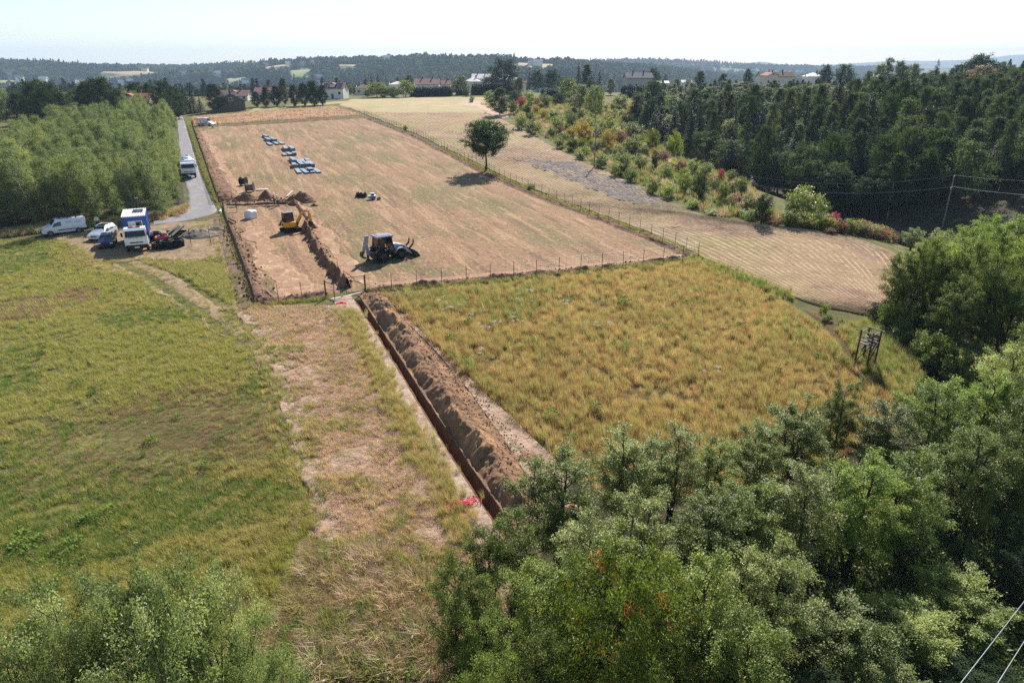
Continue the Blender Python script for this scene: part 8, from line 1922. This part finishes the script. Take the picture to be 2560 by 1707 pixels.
# green meadow on the left
mead = [(-68.96, 81.96), (-54.84, 82.42), (-50.01, 77.77), (-45.00, 72.58), (-37.92, 67.75), (-30.31, 59.75), (-24.32, 52.83), (-19.51, 46.89), (-14.86, 38.86), (-11.31, 31.31), (-8.45, 24.60), (-7.19, 21.19), (-9.38, 17.73), (-21.05, 17.81), (-54.42, 58.81)]
p = off_track(rand_in_poly(mead, 32000, RNG)); w_ = np.clip(34 / np.maximum(np.hypot(p[:, 0], p[:, 1]), 1), .35, 1.0); p = p[RNG.random(len(p)) < w_]; p = p[density(p, .18, 311, -1.0, .1)]
K5 = kinds([('mead_a', 12, 54, .40, .46, .014, (-.35, -.1), GR_GREEN, .9), ('mead_b', 13, 54, .36, .48, .014, (-.35, -.1), GR_GREEN, 1.1), ('mead_c', 14, 46, .46, .40, .015, (-.3, -.1), GR_YG, .8), ('mead_d', 15, 50, .34, .44, .016, (-.2, 0), GR_LUSH, .9), ('mead_e', 16, 44, .38, .42, .013, (-.35, -.1), GR_BROWN, .9)])
nz = fbm(p[:, 0] * .07, p[:, 1] * .07, 313, 3)
bc = np.array((-19.31, 35.74)); bp = np.hypot((p[:, 0] - bc[0]) / 7.5, (p[:, 1] - bc[1]) / 5.0)
idx = np.where(((nz > .22) & (RNG.random(len(p)) < .7)) | (RNG.random(len(p)) < 1.15 - bp * .75), 4, np.where((nz < -.25) & (RNG.random(len(p)) < .6), 3, RNG.choice(3, len(p), p=[.42, .38, .2])))
scatter('meadow_grass', zpts(p, 0), np.c_[RNG.normal(0, .08, len(p)), RNG.normal(0, .08, len(p)), RNG.normal(0, .5, len(p))], RNG.uniform(.65, 1.25, len(p)) * np.clip(1 + nz * .5, .6, 1.4) * np.clip(.5 + bp * .4, .6, 1), idx, K5, 'soft green and ochre meadow grass on the left', 'grass')
p = rand_in_poly(mead, 70); put('meadow_weeds', p, K3 + K2[1:2], [2, 2, 1], .6, 1.1, 'scattered leafy weeds in the meadow', 'weeds', 0)
wp = np.vstack([np.array(q) + RNG.normal(0, s, (n, 2)) for q, n, s in [((-29.24, 41.63), 5, .35), ((-27.68, 40.96), 4, .3), ((-18.98, 21.50), 12, .7), ((-20.26, 24.09), 14, 1.0), ((-21.79, 24.96), 10, .8), ((-20.23, 27.00), 5, .4), ((-35.57, 47.36), 3, .3)]])
put('leafy_patch', wp, K3, [1, 1], .7, 1.2, 'brighter leafy patches in the lower left meadow', 'weeds', 0)

# grass creeping over the yard, the track and the strips
tri = [(-39.51, 72.35), (-35.67, 72.79), (-31.55, 71.45), (-28.37, 65.31), (-25.25, 58.48), (-27.41, 60.52), (-33.04, 66.84)]
p = off_track(rand_in_poly(tri, 2600)); put('triangle_grass', p, K5[:4], [2, 2, 3, 1], .8, 1.3, 'bright grass triangle between the yard and the track')
def fringe(line, n, sp, name, lab, ks=None, w=None, smin=.4, smax=1.0):
    q = off_track(resample(np.array(line), n) + RNG.normal(0, sp, (n, 2)), .35); put(name, q, ks or K5, w or [2, 2, 2, 1, 2], smin, smax, lab)
fringe([(-56.99, 81.58), (-46.27, 72.55), (-40.73, 73.38), (-35.35, 73.15), (-31.61, 74.69)], 420, .7, 'yard_fringe', 'grass fringe around the worn yard')
fringe([(-46.19, 73.25), (-38.40, 68.70), (-30.66, 60.54), (-24.73, 53.66), (-19.66, 47.30), (-16.41, 42.05), (-14.05, 37.13)], 260, .35, 'track_fringe', 'grass growing along the wheel track')
fringe([(-39.71, 71.32), (-32.47, 64.57), (-25.86, 56.67), (-20.94, 50.40), (-17.35, 44.93), (-14.46, 40.10), (-11.84, 34.03), (-8.63, 25.82)], 260, .3, 'track_middle_grass', 'grass ridge between the wheel ruts')
fringe([(-41.08, 74.08), (-34.33, 68.74), (-27.09, 59.74), (-22.37, 53.89), (-18.41, 48.18), (-15.26, 42.76), (-12.41, 36.06)], 260, .35, 'track_fringe', 'grass growing along the other side of the wheel track')
fringe([(-42.14, 90.19), (-35.87, 81.29), (-28.97, 66.85), (-25.09, 58.48), (-22.90, 53.36)], 300, .4, 'strip_fringe', 'grass edge of the bare strip by the fence')
p = rand_in_poly([(-57.00, 83.30), (-46.42, 73.24), (-40.91, 73.73), (-31.90, 75.43), (-40.82, 94.92), (-43.81, 92.71), (-48.99, 89.98), (-53.97, 85.55)], 900); put('yard_grass', p, K5, [2, 2, 2, 1, 2], .2, .55, 'short trodden grass in the yard')
p = rand_in_poly([(-42.07, 98.27), (-41.93, 89.70), (-35.87, 81.29), (-28.97, 66.85), (-23.28, 53.88), (-22.49, 58.00), (-26.95, 66.54), (-32.56, 78.53)], 340); put('strip_grass', p, K5, [.3, .3, .6, .1, 4], .2, .6, 'sparse grass on the bare strip by the fence')
fringe([(-98.37, 219.40), (-71.49, 161.91), (-56.53, 130.07), (-42.76, 100.33), (-32.86, 79.33), (-27.07, 66.85), (-23.33, 58.48)], 700, .25, 'fence_foot_grass', 'grass along the foot of the dark fence', None, None, .4, .9)
fringe([(-22.97, 58.24), (-20.14, 59.26), (-17.39, 60.19)], 160, .3, 'fence_foot_grass', 'grass along the front fence left of the gate', None, None, .4, .9)
fringe([(-13.55, 62.21), (-7.79, 64.32), (0.44, 66.77), (10.36, 70.20), (20.69, 74.46)], 700, .3, 'fence_foot_grass', 'grass along the front fence right of the gate', None, None, .5, 1.1)
fringe([(21.33, 74.67), (19.62, 80.22), (15.69, 89.23), (11.83, 97.37), (4.03, 113.83), (-4.58, 133.36), (-16.23, 163.41)], 1100, .4, 'fence_foot_grass', 'green grass along the long right fence', None, [1.5, 1, 1.5, .7, 1.2], .5, 1.1)

# straw strip beside the trench
straw = [(-24.00, 57.87), (-20.40, 51.86), (-17.04, 45.72), (-12.99, 37.15), (-10.38, 30.89), (-7.74, 24.60), (-5.88, 20.73), (-4.53, 17.87), (0.06, 17.93), (-0.28, 21.72), (-1.81, 25.67), (-2.81, 28.18), (-4.55, 32.20), (-7.34, 38.97), (-10.71, 47.51), (-14.88, 57.98)]
p = off_track(rand_in_poly(straw, 15000), .4); p = p[density(p, .5, 321, -.85, .35)]
K6 = kinds([('straw_a', 21, 44, .42, .42, .013, LEAN, GR_STRAW, 1.3, .35), ('straw_b', 22, 44, .38, .44, .013, (-.5, -.1), GR_BROWN, 1.3, .4), ('straw_c', 23, 46, .42, .36, .014, LEAN, GR_GOLD, .8), ('straw_d', 24, 46, .40, .36, .015, LEAN, GR_GREEN, .8)])
put('straw_grass', p, K6, [5.5, 1.4, .8, .5], .35, .95, 'flattened straw and short dry grass left of the trench')
tl = np.array([(-13.85, 56.82), (-10.55, 48.38), (-7.03, 39.28), (-4.21, 32.43), (-2.51, 28.55), (-1.52, 25.83)]); q = resample(tl, 1100)
q = q + np.c_[RNG.normal(-.55, .5, len(q)), RNG.normal(-.2, .4, len(q))]
put('edge_grass', q, K[:1] + K[2:4], [2, 3, 1], .5, .95, 'taller golden grass fringe along the trench edge')
# green tufts in rows on the strip
rows = rand_in_poly(straw, 2600); rows = rows[fbm(rows[:, 0] * .35, rows[:, 1] * .5, 331, 3) > .22]
put('green_tufts', rows, K6[2:] + K5[3:4], [2, 3, 2], .7, 1.3, 'olive grass tufts standing in the cut strip')
# matted brown grass at the bottom middle
mat_ = [(-9.27, 24.90), (-6.99, 25.19), (-4.06, 23.74), (-2.99, 20.74), (-2.38, 17.74), (-9.38, 17.73), (-9.48, 20.29), (-8.54, 21.67)]
p = rand_in_poly(mat_, 3000)
K7 = kinds([('mat_a', 31, 60, .55, .5, .013, (-.4, -.2), GR_BROWN, 1.3, .3), ('mat_b', 32, 56, .5, .5, .014, (-.4, -.2), GR_GREEN, 1.2, .25), ('mat_c', 33, 60, .6, .45, .013, (-.4, .1), GR_STRAW, 1.2, .3)])
put('matted_grass', p[:2200], K7, [3, 2, 1.2], .45, 1.1, 'matted brown and green grass at the bottom middle')
q = mat_; p = rand_in_poly(mat_, 420); p = p[fbm(p[:, 0] * .5, p[:, 1] * .5, 341, 3) > .05]; put('green_weed_patches', p, K2[:2] + K3, [2, 3, 1, 1], .5, 1.0, 'green weeds among the matted grass at the bottom middle', 'weeds', 0)
p = rand_in_poly([(-9.38, 17.73), (-8.91, 20.07), (-6.15, 21.19), (-3.65, 20.51), (-2.53, 17.74)], 260); put('green_weed_patches', p, K2[:2] + K3, [2, 3, 1.5, 1.5], .6, 1.1, 'dense green weeds at the bottom frame edge', 'weeds', 0)
p = rand_in_poly(mat_, 170); put('grass_tussocks', p, K7, [2, 2, 1], 1.1, 2.1, 'large tussocks of brown and green grass at the bottom middle')
fringe([(-25.51, 57.74), (-22.25, 53.05), (-18.20, 46.34), (-14.23, 37.70), (-11.31, 31.31), (-8.32, 24.60), (-6.95, 21.67)], 750, .45, 'meadow_edge_grass', 'tall meadow grass leaning over the edge of the straw strip', K5[:4] + K6[:2], [3, 2, 2, 2, 2, 1], .6, 1.2)
und = [(0, 14), (3, 24), (10, 27), (18, 31), (27, 38), (33, 46), (46, 52), (56, 44), (40, 22), (24, 8), (8, 6)]
p = rand_in_poly(und, 2600); K10 = kinds([('under_a', 61, 44, .8, .6, .04, LEAN, GR_GREYG, .6), ('under_b', 62, 44, .7, .6, .04, LEAN, GR_LUSH, .7)]) + [leafy_clump('under_c', 63, 120, .9, .8, .14, .09, G_ALDER), leafy_clump('under_d', 64, 110, 1.3, .7, .14, .08, G_DARK)]
put('thicket_undergrowth', p, K10, [1, 1.5, 2, 2], .7, 1.6, 'leafy undergrowth in the shade below the near thicket', 'undergrowth', 0)
# banks of weeds: edge between golden field and hay field, thicket edge
bank = np.array([(20.82, 72.67), (23.28, 67.06), (24.74, 63.53), (26.46, 59.24), (27.54, 56.12), (28.14, 52.43)]); q = resample(bank, 500) + RNG.normal(0, .7, (500, 2))
put('boundary_weeds', q[:300], K2 + K[:2], [1.6, .05, .3, 3, 2], .5, 1.1, 'weedy strip between the golden field and the hay field', 'weeds')
hole = [(26.97, 53.08), (30.68, 55.41), (31.45, 51.70), (30.41, 45.85), (25.75, 39.59), (26.23, 42.88), (25.74, 45.81)]
p = rand_in_poly(hole, 1700); put('thicket_weeds', p, K2 + K3 + K, [2.2, .4, .6, .3, .3, 1.5, 1.5, .3, 1], .6, 1.2, 'weeds around the wooden stand', 'weeds')
# verge along the road and the fence, and the slope between bushes
vg = [(-93.14, 207.83), (-71.49, 161.91), (-56.53, 130.07), (-44.69, 104.40), (-50.23, 115.11), (-59.58, 134.29), (-79.84, 177.65), (-109.18, 240.07)]
p = rand_in_poly(vg, 1800); put('verge_grass', p, K5[2:4] + K5[:1], [1, 2, 2], .8, 1.4, 'green grass verge between road and fence')
p = rand_in_poly(slope, 5200)
K8 = kinds([('slope_a', 41, 40, 1.0, .7, .05, LEAN, GR_YG, .6), ('slope_b', 42, 40, .9, .7, .05, LEAN, GR_GREYG, .6), ('slope_c', 43, 40, .9, .7, .05, LEAN, GR_STRAW, .7), ('slope_d', 44, 40, .9, .7, .05, LEAN, GR_ORANGE, .7), ('slope_e', 45, 40, .8, .7, .05, LEAN, GR_LUSH, .7)])
put('slope_weeds', p, K8, [2, 2, 1.6, 1, 1.6], .7, 1.5, 'mixed tall weeds between the bushes of the slope', 'weeds', 0)
p = rand_in_poly([(-98.10, 219.38), (-84.95, 226.41), (-67.30, 232.55), (-50.26, 242.23), (-69.55, 285.14), (-85.65, 274.50), (-97.99, 262.60), (-112.03, 250.02)], 1700)
put('orange_grass', p, K8[2:4], [4, 2], .35, .7, 'orange dry grass beyond the back fence')
gv = [(-48.86, 103.16), (-47.20, 98.22), (-47.91, 96.47), (-49.72, 92.04), (-54.74, 89.91), (-61.49, 85.19), (-65.65, 81.82), (-66.96, 83.61), (-60.68, 92.06), (-50.81, 93.63), (-48.51, 100.02)]
p = rand_in_poly(gv, 1100); put('grove_edge_grass', p, K8, [2, 1, 2, 2, 1], .5, 1.0, 'dry tall grass along the grove edge')
q = resample(np.array([(-49.13, 101.26), (-47.92, 97.05), (-49.12, 94.48), (-50.25, 93.10)]), 160) + RNG.normal(0, .6, (160, 2)); put('road_bend_grass', q, K8[2:4], [1, 1], .5, .9, 'pinkish dry grass at the inside of the road bend')
# stubble and clods inside the site
sitep = [(-22.79, 63.84), (-30.49, 81.45), (-46.16, 114.93), (-75.95, 177.26), (-47.83, 227.32), (-7.12, 132.44), (18.55, 78.16), (18.43, 75.28), (0.18, 69.05), (-13.57, 64.59)]
p = rand_in_poly(sitep, 7000); p = p[p[:, 1] < 150]
K9 = kinds([('stub_a', 51, 26, .16, .5, .02, LEAN, GR_STRAW, 1.6, .4), ('stub_b', 52, 26, .16, .5, .02, LEAN, GR_GREEN, 1.4, .3)])
put('stubble', p, K9, [4, 1], .6, 1.4, 'short stubble on the mown site')
# clods along the dug lines
def clod(name, seed, mat):
    g = np.random.default_rng(seed); n, m = 5, 8; V = []; F = []
    for i in range(n + 1):
        for j in range(m):
            th = math.pi * i / n; a = 2 * math.pi * j / m; r = .5 * g.uniform(.7, 1.1); V.append((r * math.sin(th) * math.cos(a), r * math.sin(th) * math.sin(a) * .8, r * math.cos(th) * .6))
    for i in range(n):
        for j in range(m): F.append((i * m + j, (i + 1) * m + j, (i + 1) * m + (j + 1) % m, i * m + (j + 1) % m))
    return bpy.data.objects.new(name, mesh(name, V, F, mat))
CL = [clod('clod_a', 1, M_SOIL), clod('clod_b', 2, M_SOIL), clod('clod_c', 3, M_TRENCH)]
def clods(line, n, spread, smin, smax, name, lab, w=(1, 1, 0.0001)):
    q = resample(np.array(line), n) + RNG.normal(0, spread, (n, 2)); idx = RNG.choice(3, n, p=np.array(w) / sum(w))
    s = RNG.uniform(smin, smax, n) * RNG.uniform(.5, 1, n)
    scatter(name, zpts(q, .12), RNG.uniform(0, 6, (n, 3)), s, idx, CL, lab, 'clods')
clods([(-23.11, 59.11), (-27.42, 68.45), (-32.99, 80.35), (-37.87, 90.84)], 500, .55, .15, .5, 'soil_clods', 'brown clods along the dark fence')
clods([(-44.35, 104.39), (-56.36, 130.06), (-71.28, 161.88), (-92.46, 207.73)], 500, .7, .15, .5, 'soil_clods', 'brown clods along the far part of the dark fence')
clods([(-22.87, 59.11), (-17.69, 61.36)], 160, .4, .12, .4, 'soil_clods', 'brown clods at the front fence left of the gate')
clods([(-13.65, 62.76), (-7.85, 64.89), (0.45, 67.51), (10.47, 71.03), (20.38, 75.18)], 700, .35, .12, .4, 'soil_clods', 'brown clods along the front fence bank')
clods([(-27.61, 90.09), (-23.76, 80.44), (-20.57, 73.22), (-17.63, 66.83), (-15.93, 63.58)], 420, .4, .12, .4, 'soil_clods', 'dark clods on the inner backfill ridge')
clods([(-44.57, 107.03), (-41.41, 106.93), (-38.62, 108.17), (-32.38, 104.80)], 350, .8, .15, .5, 'soil_clods', 'dark clods around the soil heaps')
# lumps on the open trench ridge
tcx = (base[None, :, :] + nrm[None, :, :] * np.array([1.0, 1.5, 2.1, 2.7, 3.3, 3.9])[:, None, None]).reshape(-1, 2)
q = tcx[RNG.integers(0, len(tcx), 1500)] + RNG.normal(0, .25, (1500, 2))
dq, sq = dist_poly(q[:, 0], q[:, 1], [tuple(b) for b in base]); ok = (dq > .95)
q = q[ok]; dq = dq[ok]
_hz = np.interp(dq, [.9, 1.0, 2.2, 4.1], [.08, .1, .95, .1]); s_ = RNG.uniform(.04, .15, len(q))
scatter('trench_clods', np.c_[q, terrain(q[:, 0], q[:, 1]) + _hz], RNG.uniform(0, 6, (len(q), 3)), s_, RNG.choice(3, len(q), p=[.05, .05, .9]), CL, 'orange brown clods lying on the trench spoil ridge', 'clods')

# ---------------------------------------------------------------- haze last, round everything
haze_box(-9500, 9500, -250, 9000, -60, 230, .00014)
